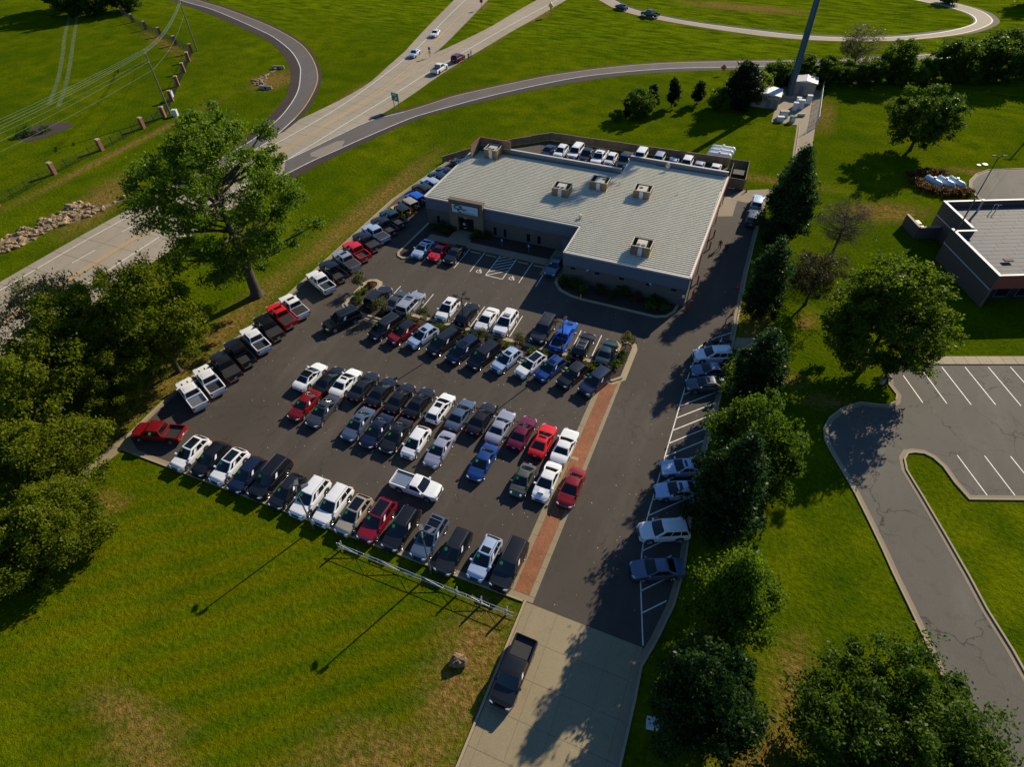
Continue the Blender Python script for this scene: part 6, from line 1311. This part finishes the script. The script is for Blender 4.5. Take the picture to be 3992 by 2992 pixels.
t = thing('banner', 'small lilac banner hung on the left iron fence', 'banner', (-122.5, 53.4, 0), 2.2); MB().box(-1.0, 1.0, -.08, -.05, .5, 1.8).obj('cloth', 'screen_lilac', t); MB().box(-1.0, 1.0, -.05, -.02, 1.8, 1.86).obj('hem_rod', 'dark', t)
# utility poles and wires
def utility_pole(u, v, h, rz, label, arms):
    t = thing('utility_pole', label, 'utility pole', (u, v, 0), rz, 'utility poles'); MB().cyl(0, 0, 0, h, .20, .13, 8).obj('pole', 'pole_wood', t)
    for z, w in arms:
        a = MB().box(-w, w, -.07, .07, z - .08, z + .08).obj('crossarm', 'pole_wood', t)
        for x in (-w + .12, -w * .35, w * .35, w - .12): MB().cyl(x, 0, z + .08, z + .32, .05, .03, 6).obj('insulator', 'plate', a)
    return t
utility_pole(-116.2, 46.0, 13.2, R(-38), 'left utility pole with two crossarms behind the big cottonwood', ((12.8, 1.5), (11.0, 1.2)))
utility_pole(-143.5, 83.8, 11.9, R(-38), 'farther utility pole at the bend of the brick pillar fence', ((11.5, 1.4),))
utility_pole(60.5, 105.0, 12.5, R(20), 'utility pole at the right edge beyond the upper lot', ((12.1, 1.2),))
def wire(a, b, sag, label, group='power lines', r=.021):
    a, b = Vector(a), Vector(b); pts = []
    for i in range(13): f = i / 12; p = a.lerp(b, f); pts.append((p.x, p.y, p.z - sag * 4 * f * (1 - f)))
    return tag(MB().tube(pts, r, 4).obj('power_line', 'wire' if r > .02 else 'dark_wire'), label, 'cable', group)
c, s = math.cos(R(-38)), math.sin(R(-38))
for k, (o, z) in enumerate(((-1.4, 13.1), (-.5, 13.1), (.5, 13.1), (1.4, 13.1), (-1.1, 11.3), (.9, 11.3), (0, 9.4))):
    p = (-116.2 + c * o, 46.0 + s * o, z); q = (-160 + 38 + c * o * 1.0, -8 + s * o, z - .2)
    wire(p, (-110.5 + 1.9 * o, -22.0 + .5 * o, z - .6), 1.0, ('top left', 'top inner left', 'top inner right', 'top right', 'lower left', 'lower right', 'lowest')[k] + ' power line from the left utility pole to the left edge')
for k, (o, z, z2) in enumerate(((-1.4, 13.1, 11.8), (-.5, 13.1, 11.8), (.5, 13.1, 11.8), (1.3, 13.1, 11.8), (0, 9.4, 9.0))):
    wire((-116.2 + c * o, 46 + s * o, z), (-143.5 + c * o, 83.8 + s * o, z2), 1.2, ('leftmost', 'second', 'third', 'rightmost upper', 'lowest')[k] + ' power line sagging between the two left utility poles', 'power lines between poles')
for o in (-1.0, 0, 1.0): wire((60.5 + o, 105.0, 12.3), (38.0 + o, 44.0, 9.0), 1.0, {-1.0: 'left', 0: 'middle', 1.0: 'right'}[o] + ' thin dark cable over the upper right lot', 'cables over the right lot', .012)
t = thing('utility_pole', 'utility pole by the right building, mostly hidden', 'utility pole', (38.0, 44.6, 0)); MB().cyl(0, 0, 0, 9.2, .12, .1, 8).obj('pole', 'pole_wood', t)
# cell tower with its compound
tw = thing('cell_tower', 'tall tapering steel monopole rising out of the frame', 'tower', (11.1, 102.9, 0))
MB().cyl(0, 0, 0, 46, .95, .50, 18).me('pole', 'tower_steel', angle=40)
add('pole', MB().cyl(0, 0, .3, 46, .74, .42, 18).me('pole', 'tower_steel', angle=40), tw); MB().cyl(0, 0, 0, .3, 1.5, n=16).obj('foundation', 'curb_concrete', tw)
for z in (38.5, 42, 45.3):
    pf = MB()
    for i in range(3):
        a, b = R(120 * i), R(120 * (i + 1)); pf.bar((2.0 * math.cos(a), 2.0 * math.sin(a), z), (2.0 * math.cos(b), 2.0 * math.sin(b), z), .07, n=5); pf.bar((0, 0, z), (2.0 * math.cos(a), 2.0 * math.sin(a), z), .08, n=5)
    pf.obj('platform', 'galvanized', tw)
    for i in range(3):
        a, b = Vector((2.1 * math.cos(R(120 * i)), 2.1 * math.sin(R(120 * i)))), Vector((2.1 * math.cos(R(120 * i + 120)), 2.1 * math.sin(R(120 * i + 120))))
        for f in (.1, .37, .63, .9):
            p = a.lerp(b, f) * 1.05; MB().box(p.x - .15, p.x + .15, p.y - .12, p.y + .12, z - 1.0, z + 1.2).obj('antenna', 'cabinet', tw)
def shelter(x0, x1, y0, y1, h, label, doors):
    t = thing('equipment_shelter', label, 'shelter', ((x0 + x1) / 2, (y0 + y1) / 2, .018), 0, 'equipment shelters'); w, d = (x1 - x0) / 2, (y1 - y0) / 2
    MB().box(-w, w, -d, d, 0, h).obj('wall', 'shelter_wall', t)
    rf = MB(); rf.v = [(-w - .2, -d - .2, h), (w + .2, -d - .2, h), (w + .2, d + .2, h), (-w - .2, d + .2, h), (0, -d - .2, h + .45), (0, d + .2, h + .45)]; rf.f = [(0, 4, 5, 3), (1, 2, 5, 4), (0, 1, 4), (2, 3, 5), (0, 3, 2, 1)]; rf.obj('roof', 'shelter_roof', t)
    for x in doors:
        o = MB().box(x - .5, x + .5, -d - .05, -d + .01, .05, 2.1).obj('door', 'fascia', t); MB().box(x + .3, x + .38, -d - .09, -d - .05, 1.0, 1.1).obj('door_handle', 'chrome', o)
        MB().box(x - .42, x + .42, -d - .5, -d - .02, 2.15, 2.2).obj('awning', 'shelter_roof', t)
    MB().box(-.3, .3, -d - .12, -d - .005, 1.4, 2.0).obj('vent_grille', 'pole_grey', t)
shelter(3.6, 9.4, 94.0, 98.6, 2.7, 'tan equipment shelter with two doors left of the tower', (.9, 2.2)); shelter(11.8, 16.2, 104.6, 108.6, 2.7, 'tan equipment shelter behind the tower', (-.6,))
for k, (x, y, w, d, h, lb, m_) in enumerate(((13.3, 97.8, .9, .7, 1.7, 'white cabinet nearest the rear shelter', 'cabinet'), (13.9, 96.0, 1.3, .8, 1.9, 'widest white cabinet in the tower compound', 'cabinet'), (12.9, 94.6, .9, .7, 1.7, 'white cabinet in front of the widest one', 'cabinet'), (15.4, 99.6, 1.0, .8, 1.8, 'white cabinet by the compound fence', 'cabinet'), (11.0, 90.2, 1.6, 1.1, 1.3, 'beige generator box at the compound front', 'shelter_wall'), (10.6, 87.9, 1.3, .8, .9, 'low white cabinet outside the compound', 'cabinet'), (12.9, 88.2, .9, .8, 1.2, 'dark green cabinet outside the compound', 'leaf'), (14.5, 92.0, 1.4, .4, .5, 'low grey cable tray box', 'pole_grey'))):
    t = thing('equipment_cabinet', lb, 'cabinet', (x, y, .02), .05 * k, 'equipment cabinets'); m_ = 'sign_green' if m_ == 'leaf' else m_
    MB().box(-w / 2, w / 2, -d / 2, d / 2, .12, h).obj('housing', m_, t); MB().box(-w / 2 - .05, w / 2 + .05, -d / 2 - .05, d / 2 + .05, h, h + .06).obj('top', m_, t); MB().box(-w / 2 + .06, w / 2 - .06, -d / 2 - .02, -d / 2, .2, h - .1).obj('door', 'plate', t); MB().box(-w / 2, w / 2, -d / 2, d / 2, 0, .12).obj('plinth', 'curb_concrete', t)
for sgn in (1,):
    cf = thing('chain_link_fence', 'chain link fence on the right side of the tower compound', 'fence')
    for j in range(8):
        y = 87.0 + j * 3.1; MB().cyl(17.75 + .02 * j, y, 0, 2.2, .05, n=6).obj('post', 'galvanized', cf)
        if j < 7:
            m2 = MB()
            for i in range(14): m2.bar((17.75, y + i * .22, .1), (17.75, y + i * .22 + .9 if i < 10 else y + 3.1, 2.1 if i < 10 else .1 + 2.0 * (3.1 - i * .22) / .9 if (3.1 - i * .22) < .9 else 2.1), .012, n=3, caps=False); m2.bar((17.75, y + i * .22, 2.1), (17.75, min(y + 3.1, y + i * .22 + .9), .1), .012, n=3, caps=False)
            o = m2.obj('mesh_panel', 'galvanized', cf); o['kind'] = 'stuff'; MB().bar((17.75, y, 2.15), (17.75, y + 3.1, 2.15), .03, n=5).obj('top_rail', 'pole_grey', cf)
    gl = thing('compound_gate', 'open chain link gate leaf at the lane into the tower compound', 'gate', (17.7, 87.0, 0), R(-118)); fr = MB()
    for a, b in (((0, 0, .15), (3.6, 0, .15)), ((0, 0, 2.1), (3.6, 0, 2.1)), ((0, 0, .15), (0, 0, 2.1)), ((3.6, 0, .15), (3.6, 0, 2.1)), ((1.8, 0, .15), (1.8, 0, 2.1)), ((0, 0, .15), (1.8, 0, 2.1)), ((1.8, 0, 2.1), (3.6, 0, .15))): fr.bar(a, b, .03, n=5)
    fr.obj('gate_frame', 'galvanized', gl)
# tanks
def tank(u, v, rz, L_, r, label, mat, group):
    t = thing('propane_tank', label, 'tank', (u, v, 0), rz, group); prof = [(-L_ / 2, .0), (-L_ / 2 + .04, r * .45), (-L_ / 2 + r * .35, r * .85), (-L_ / 2 + r * .75, r), (L_ / 2 - r * .75, r), (L_ / 2 - r * .35, r * .85), (L_ / 2 - .04, r * .45), (L_ / 2, 0)]; vv, ff = [], []; n = 18
    for x, q in prof:
        for i in range(n): a = 2 * math.pi * i / n; vv.append((x, q * math.cos(a), r + .28 + q * math.sin(a)))
    for j in range(len(prof) - 1):
        for i in range(n): k2 = (i + 1) % n; ff.append((j * n + i, j * n + k2, (j + 1) * n + k2, (j + 1) * n + i))
    add('shell', mesh('shell', vv, ff, [mat], angle=50), t); MB().cyl(0, 0, 2 * r + .26, 2 * r + .52, .22, n=12).obj('valve_dome', mat, t)
    for x in (-L_ * .3, L_ * .3): MB().box(x - .12, x + .12, -r * .7, r * .7, 0, .55).obj('saddle', 'curb_concrete', t)
    for x in (-L_ * .36, L_ * .36): MB().box(x - .05, x + .05, -.04, .04, 2 * r + .26, 2 * r + .38).obj('lifting_lug', mat, t)
for k, (v, lb) in enumerate(((64.9, 'white horizontal tank nearest the rear fence'), (66.5, 'white horizontal tank, middle of the lawn three'), (68.1, 'white horizontal tank farthest from the rear fence'))): tank(1.4 + .15 * k, v, .05, 4.6, .62, lb, 'white_tank', 'white tanks on the lawn')
for k, (u, v, lb) in enumerate(((37.8, 67.7, 'pale blue tank on the left of its three'), (39.7, 68.2, 'pale blue tank in the middle of its three'), (41.4, 68.7, 'pale blue tank on the right of its three'))): tank(u, v, R(-50), 3.6, .55, lb, 'blue_tank', 'pale blue tanks in the shrub bed')
for k, (u, v, lb) in enumerate(((47.4, 79.9, 'larger pale manhole cover on the upper lawn'), (46.3, 79.2, 'smaller pale manhole cover on the upper lawn'))):
    t = thing('manhole_cover', lb, 'cover', (u, v, 0)); MB().cyl(0, 0, 0, .10, .55 - .15 * k, n=14).obj('ring', 'curb_concrete', t); MB().cyl(0, 0, .10, .13, .42 - .12 * k, n=14).obj('lid', 'cabinet', t)
# neighbour building, parapet walls turned to its own grid
NB = thing('brick_office', 'brown brick office with white coping and grey flat roof', 'building', (41.4, 32.3, 0), R(23.6))
def nbox(name, m_, x0, x1, y0, y1, z0, z1, par=None): return MB().box(x0, x1, y0, y1, z0, z1).obj(name, m_, par or NB)
# local x runs along the front, y back; west wall leans away to the upper left
WA, WB_ = Vector((0, 0)), Vector((-1.0, 11.6)); BK = Vector((2.2, 18.6))
def nwall(name, a, b, z0, z1, off0, off1, m_): return add(name, ribbon(MB(), [tuple(a), tuple(b)], off0, off1, z0, z1).me(name, m_), NB)
H2 = 5.0
nwall('west_wall', Vector((0, 0)), Vector((0, 11.6)), 0, H2 - .02, -.35, 0, 'brown_brick'); nwall('coping', Vector((0, -.1)), Vector((0, 11.7)), H2 - .02, H2 + .06, -.36, .02, 'coping'); nwall('string_course', Vector((0, 0)), Vector((0, 11.6)), 2.7, 2.85, 0, .03, 'coping')
nwall('recess_wall', Vector((3.0, 11.25)), Vector((.35, 11.25)), 0, H2 - .03, 0, .35, 'brown_brick'); nwall('coping', Vector((3.35, 11.2)), Vector((.43, 11.2)), H2 - .02, H2 + .058, .0, .36, 'coping')
nwall('inner_wall', Vector((3.0, 11.6)), Vector((3.0, 19.5)), 0, H2 - .025, -.35, 0, 'brown_brick'); nwall('coping', Vector((3.0, 11.7)), Vector((3.0, 19.6)), H2 - .02, H2 + .062, -.36, .02, 'coping'); nwall('string_course', Vector((3.0, 11.6)), Vector((3.0, 19.5)), 2.7, 2.85, 0, .03, 'coping')
nwall('rear_wall', Vector((30, 19.5)), Vector((3.35, 19.5)), 0, H2 - .03, -.35, 0, 'brown_brick'); nwall('coping', Vector((30, 19.55)), Vector((3.42, 19.55)), H2 - .02, H2 + .059, -.02, .34, 'coping')
nbox('front_band', 'red_wood', .35, 30, -.0, .25, 2.9, H2 - .02); nwall('coping', Vector((30, -.05)), Vector((.42, -.05)), H2 - .02, H2 + .061, -.30, .02, 'coping')
nbox('front_wall', 'dark', .35, 30, 1.6, 1.9, 0, 2.9); nbox('soffit', 'red_wood', .35, 30, .25, 1.6, 2.9, 3.0)
for x in (2.5, 5.5, 8.5, 11.5): o = nbox('window', 'fascia', x, x + 1.9, 1.52, 1.6, .4, 2.5); MB().box(x + .08, x + 1.82, 1.49, 1.52, .5, 2.4).obj('pane', 'house_glass', o)
for k, x in enumerate((3.5, 9.5)): nbox('roof_fin', 'brown_brick', x, x + 1.2, 4.0, 4.6, H2 - .6, H2 - .45)
rd = nbox('roof', 'membrane', .36, 30, .26, 19.14, 4.0, 4.12); rd.data = MB().prism([(.36, .26), (30, .26), (30, 19.14), (3.36, 19.14), (3.36, 11.24), (.36, 11.24)], 4.0, 4.12).me('roof', 'membrane')
y = .4; j = 0
while y < 19.0:
    x = .4 if y < 10.2 else 3.4; x += (j % 3) * .9
    x0_ = .4 if y < 10.2 else 3.4
    while x0_ < 20:
        x1_ = min(20, x if x > x0_ + .3 else x + 3.0); 
        MB().box(x0_ + .015, x1_ - .015, y + .015, min(y + .93, 19.1) - .015, 4.12, 4.135 + .004 * (j % 2)).obj('roof_sheet', 'membrane', rd); x0_ = x1_; x = x1_ + 3.0
    y += .95; j += 1
t = thing('roof_vent', 'squat round vent with white cap on the office roof', 'vent', (0, 0, 0), R(23.6), 'office roof vents'); t.location = (48.5, 46.4, 4.14); MB().cyl(0, 0, 0, .9, .35, n=14).obj('stack', 'galvanized', t); MB().cyl(0, 0, .9, 1.05, .46, n=14).obj('cap', 'coping', t)
t = thing('roof_vent', 'tall thin vent beside the office rear parapet', 'vent', (0, 0, 0), 0, 'office roof vents'); t.location = (41.2, 51.4, 4.14); MB().cyl(0, 0, 0, 1.9, .16, n=10).obj('stack', 'galvanized', t); MB().cyl(0, 0, 1.9, 2.0, .30, n=10).obj('cap', 'coping', t)
t = thing('gooseneck_pipe', 'pair of bent pipes by the office rear parapet', 'pipe', (0, 0, 0)); t.location = (43.2, 52.3, 4.14)
for dx in (0, .5): MB().tube([(dx, 0, 0), (dx, 0, 1.0), (dx + .12, .05, 1.2), (dx + .35, .12, 1.15)], .06, 6).obj('pipe', 'galvanized', t)
sw = thing('screen_wall', 'low brick wall round two air conditioners beside the office', 'wall', (41.4, 32.3, 0), R(23.6))
for a, b in (((-.3, 17.2), (-.3, 21.2)), ((-.3, 17.2), (2.9, 17.2))): add('wall', ribbon(MB(), [a, b], -.15, .15, 0, 1.9).me('wall', 'brown_brick'), sw); add('coping', ribbon(MB(), [a, b], -.2, .2, 1.9, 2.0).me('coping', 'shelter_wall'), sw)
for k, (x, y) in enumerate(((.9, 18.6), (1.0, 20.2))):
    p = Matrix.Rotation(R(23.6), 3, 'Z') @ Vector((x, y, 0)) + Vector((41.4, 32.3, 0)); t = thing('condenser_unit', ('nearer', 'farther')[k] + ' beige condenser behind the low brick wall', 'air conditioner', tuple(p), R(23.6), 'condensers'); MB().box(-.6, .6, -.5, .5, .1, 1.1).obj('housing', 'unit_metal', t); MB().cyl(0, 0, 1.1, 1.14, .4, n=14).obj('fan', 'dark', t)
# highway signs
def sign(u, v, rz, h, w, ph, face, label, posts, z0=.03):
    t = thing('road_sign', label, 'sign', (u, v, z0), rz)
    for x in posts: MB().box(x - .06, x + .06, -.05, .05, 0, h - .1).obj('post', 'pole_wood', t)
    MB().box(-w / 2, w / 2, -.09, -.052, h - ph, h).obj('panel', face, t); return t
ex = sign(-69.3, 65.9, R(-12), 3.6, 2.1, 1.75, 'sign_green', 'green exit sign with white arrow at the ramp gore', (-.7, .7))
add('lettering', text_mesh('lettering', 'EXIT', .52, 'sign_white', 0, .006, .012), ex, (-.62, -.1, 3.02), (R(90), 0, 0))
ar = MB(); ribbon(ar, [(-.25, 2.0), (.35, 2.6)], -.07, .07, 0, .012); ar.prism([(.05, 2.72), (.48, 2.30), (.48, 2.72)], 0, .012); add('arrow', ar.me('arrow', 'sign_white'), ex, (0, -.095, 0), (R(90), 0, 0))
bd = MB()
for x0_, x1_, z0_, z1_ in ((-1.02, 1.02, 3.54, 3.57), (-1.02, 1.02, 1.88, 1.91), (-1.02, -.99, 1.91, 3.54), (.99, 1.02, 1.91, 3.54)): bd.box(x0_, x1_, -.096, -.091, z0_, z1_)
bd.obj('border', 'sign_white', ex)
d_ = thing('road_sign', 'yellow diamond warning sign beside the right highway branch', 'sign', (-61.9, 146.8, 0), R(-10))
for x in (-.25, .25): MB().box(x - .05, x + .05, -.04, .04, 0, 3.2).obj('post', 'pole_wood', d_)
MB().prism([(0, -.95), (.95, 0), (0, .95), (-.95, 0)], 0, .04).obj('panel', 'sign_yellow', d_, (0, -.06, 2.9), (R(90), 0, 0))
sign(-85.5, 147.3, R(5), 2.9, 1.0, 1.0, 'sign_red', 'small dark red sign beside the left highway fork', (0,))
bs = sign(-79.1, 100.2, R(2), 2.5, .7, .7, 'sign_blue', 'blue route marker with yellow panel at the highway split', (0,)); MB().box(-.35, .35, -.09, -.052, 1.05, 1.6).obj('object_marker', 'sign_yellow', bs)
os_ = thing('road_sign', 'orange work sign among the ramp bushes', 'sign', (-5.0, 112.4, .02), R(10)); MB().cyl(0, 0, 0, 1.3, .03, n=5).obj('post', 'galvanized', os_); MB().prism([(0, -.75), (.75, 0), (0, .75), (-.75, 0)], 0, .03).obj('panel', 'orange_plastic', os_, (0, -.04, 1.5), (R(60), 0, 0))
t = thing('survey_stake', 'leaning wooden stake on the verge behind the west row', 'stake', (-51.7, 49.9, 0), .5); MB().bar((0, 0, 0), (.2, 0, 1.5), .05, n=4).obj('stick', 'pole_wood', t); MB().bar((.15, 0, .9), (1.2, .1, .1), .04, n=4).obj('brace', 'pole_wood', t)
# drainage headwalls by the loop ramp
for k, (u, v, rz, lb) in enumerate(((-112.4, 79.4, .3, 'upper'), (-106.0, 66.4, .2, 'lower'))):
    t = thing('culvert_headwall', lb + ' concrete culvert headwall inside the loop ramp', 'headwall', (u, v, 0), rz); MB().box(-1.6, 1.6, -.15, .15, 0, .75).obj('wall', 'road_concrete', t); MB().cyl(0, 0, 0, .02, .01).me('m', 'dark'); MB().bar((0, -.16, .3), (0, -.17, .3), .25, n=12).obj('pipe_mouth', 'dark', t)
# motorcycles
def moto(u, v, rz, mat, label):
    t = thing('motorcycle', label, 'motorcycle', (u, v, .014), rz, 'motorcycles')
    for x in (-.72, .75):
        vv, ff = [], []; n, m_ = 16, 6
        for i in range(n):
            for j in range(m_): a, b = 2 * math.pi * i / n, 2 * math.pi * j / m_; q = .26 + .07 * math.cos(b); vv.append((x + q * math.cos(a), .07 * math.sin(b), .33 + q * math.sin(a)))
        for i in range(n):
            for j in range(m_): ff.append((i * m_ + j, ((i + 1) % n) * m_ + j, ((i + 1) % n) * m_ + (j + 1) % m_, i * m_ + (j + 1) % m_))
        w = add('wheel', mesh('wheel', vv, ff, ['black_rubber'], smooth=True), t); MB().bar((x, -.05, .33), (x, .05, .33), .20, n=12).obj('rim', 'alloy', w)
    MB().prism([(-.35, -.14), (.35, -.16), (.45, 0), (.35, .16), (-.35, .14)], .35, .68).obj('engine', 'alloy', t); MB().tube([(-.05, 0, .78), (.25, 0, .86), (.48, 0, .80)], [.12, .17, .09], 8).obj('fuel_tank', mat, t)
    MB().tube([(-.85, 0, .82), (-.45, 0, .72), (-.05, 0, .76)], [.10, .15, .11], 8).obj('seat', 'black_rubber', t); MB().tube([(-1.0, 0, .62), (-.72, 0, .70), (-.45, 0, .62)], [.10, .13, .10], 6).obj('rear_fender', mat, t); MB().tube([(.55, 0, .62), (.78, 0, .70), (1.02, 0, .55)], [.07, .10, .07], 6).obj('front_fender', mat, t)
    MB().bar((.75, .09, .33), (.42, .09, 1.0), .03).bar((.75, -.09, .33), (.42, -.09, 1.0), .03).obj('fork', 'chrome', t); MB().tube([(.22, -.38, 1.02), (.42, -.15, 1.05), (.42, .15, 1.05), (.22, .38, 1.02)], .02, 5).obj('handlebar', 'chrome', t); MB().bar((.5, 0, .88), (.62, 0, .88), .11, n=10).obj('headlight', 'headlamp', t); MB().bar((-.9, -.16, .3), (.2, -.16, .32), .05).obj('exhaust', 'chrome', t)
moto(8.9, 11.0, R(-150), 'car_dark_red', 'dark red motorcycle beside the white suv on the east kerb'); moto(10.4, 11.6, R(-150), 'car_black', 'black motorcycle beside the dark red one')
# people
def person(u, v, rz, shirt, pants, label, stride=.0, arm=.12):
    J = {'pel': (0, 0, .98), 'sp': (.01, 0, 1.22), 'ch': (.02, 0, 1.42), 'nk': (.03, 0, 1.52), 'hd': (.05, 0, 1.66), 'tp': (.04, 0, 1.76), 'sl': (.01, .19, 1.43), 'el': (-.02 + arm, .27, 1.15), 'wl': (.08 + arm, .25, .92), 'fl': (.11 + arm, .24, .82), 'sr': (.01, -.19, 1.43), 'er': (-.04 - stride * .3, -.27, 1.15), 'wr': (.06 - stride * .3, -.25, .92), 'fr': (.08 - stride * .3, -.24, .82),
         'hl': (0, .10, .93), 'kl': (.04 + stride, .11, .50), 'al': (-.03 + stride, .11, .08), 'tl': (.14 + stride, .12, .04), 'hr': (0, -.10, .93), 'kr': (.03 - stride, -.11, .50), 'ar': (-.05 - stride, -.11, .08), 'tr': (.12 - stride, -.12, .04)}
    E = [('pel', 'sp'), ('sp', 'ch'), ('ch', 'nk'), ('nk', 'hd'), ('hd', 'tp'), ('ch', 'sl'), ('sl', 'el'), ('el', 'wl'), ('wl', 'fl'), ('ch', 'sr'), ('sr', 'er'), ('er', 'wr'), ('wr', 'fr'), ('pel', 'hl'), ('hl', 'kl'), ('kl', 'al'), ('al', 'tl'), ('pel', 'hr'), ('hr', 'kr'), ('kr', 'ar'), ('ar', 'tr')]
    Rd = dict(pel=.15, sp=.14, ch=.15, nk=.06, hd=.105, tp=.08, sl=.075, el=.05, wl=.035, fl=.03, sr=.075, er=.05, wr=.035, fr=.03, hl=.10, kl=.07, al=.05, tl=.04, hr=.10, kr=.07, ar=.05, tr=.04)
    K = list(J); me = bpy.data.meshes.new('person'); me.from_pydata([J[k] for k in K], [(K.index(a), K.index(b)) for a, b in E], []); o = bpy.data.objects.new('person', me); COL.objects.link(o)
    sk = o.modifiers.new('skin', 'SKIN'); sv_ = me.skin_vertices[0].data
    for i, k in enumerate(K): sv_[i].radius = (Rd[k] * .8, Rd[k] * (1.15 if k in ('pel', 'sp', 'ch') else 1)); sv_[i].use_root = k == 'pel'
    o.modifiers.new('sub', 'SUBSURF').render_levels = 1; o.modifiers['sub'].levels = 1
    dg = bpy.context.evaluated_depsgraph_get(); m2 = bpy.data.meshes.new_from_object(o.evaluated_get(dg)); bpy.data.objects.remove(o)
    m2.materials.clear()
    for mm in (shirt, pants, 'skin', 'hair', 'black_rubber'): m2.materials.append(M(mm))
    for p in m2.polygons:
        c = p.center; p.use_smooth = True
        p.material_index = 4 if c.z < .12 else 3 if c.z > 1.70 or (c.z > 1.6 and c.x < .0) else 2 if (c.z > 1.50 or (abs(c.y) > .2 and c.z < .93 and c.z > .7)) else 0 if c.z > .95 else 1
    return tag(add('person', m2, None, (u, v, .02), (0, 0, rz)), label, 'person')
person(-68.4, 101.6, 2.0, 'shirt_dark', 'jeans', 'person in dark top standing beside the maroon suv on the shoulder'); person(-68.9, 104.2, 3.4, 'shirt_blue', 'jeans', 'person in blue top standing farther from the maroon suv', .05)
person(6.4, 34.1, -1.4, 'shirt_red', 'jeans', 'person in dark red top walking by the east shop wall', .16); person(7.4, 33.4, -1.2, 'shirt_dark', 'jeans', 'person in dark top walking nearer the east kerb', .14)
# fallen leaves on the asphalt
rs = np.random.RandomState(5); n = 420; C_ = np.stack([rs.uniform(-48, 10, n), rs.uniform(-29, 15, n), np.full(n, .022)], 1)
lf = leaf_cloud('fallen_leaves', C_, .055, 'litter', rs, None, .6, 6.0); o = add('fallen_leaves', lf); tag(o, 'scattered dry leaves and litter specks on the parking lot asphalt', 'leaves'); o['kind'] = 'stuff'
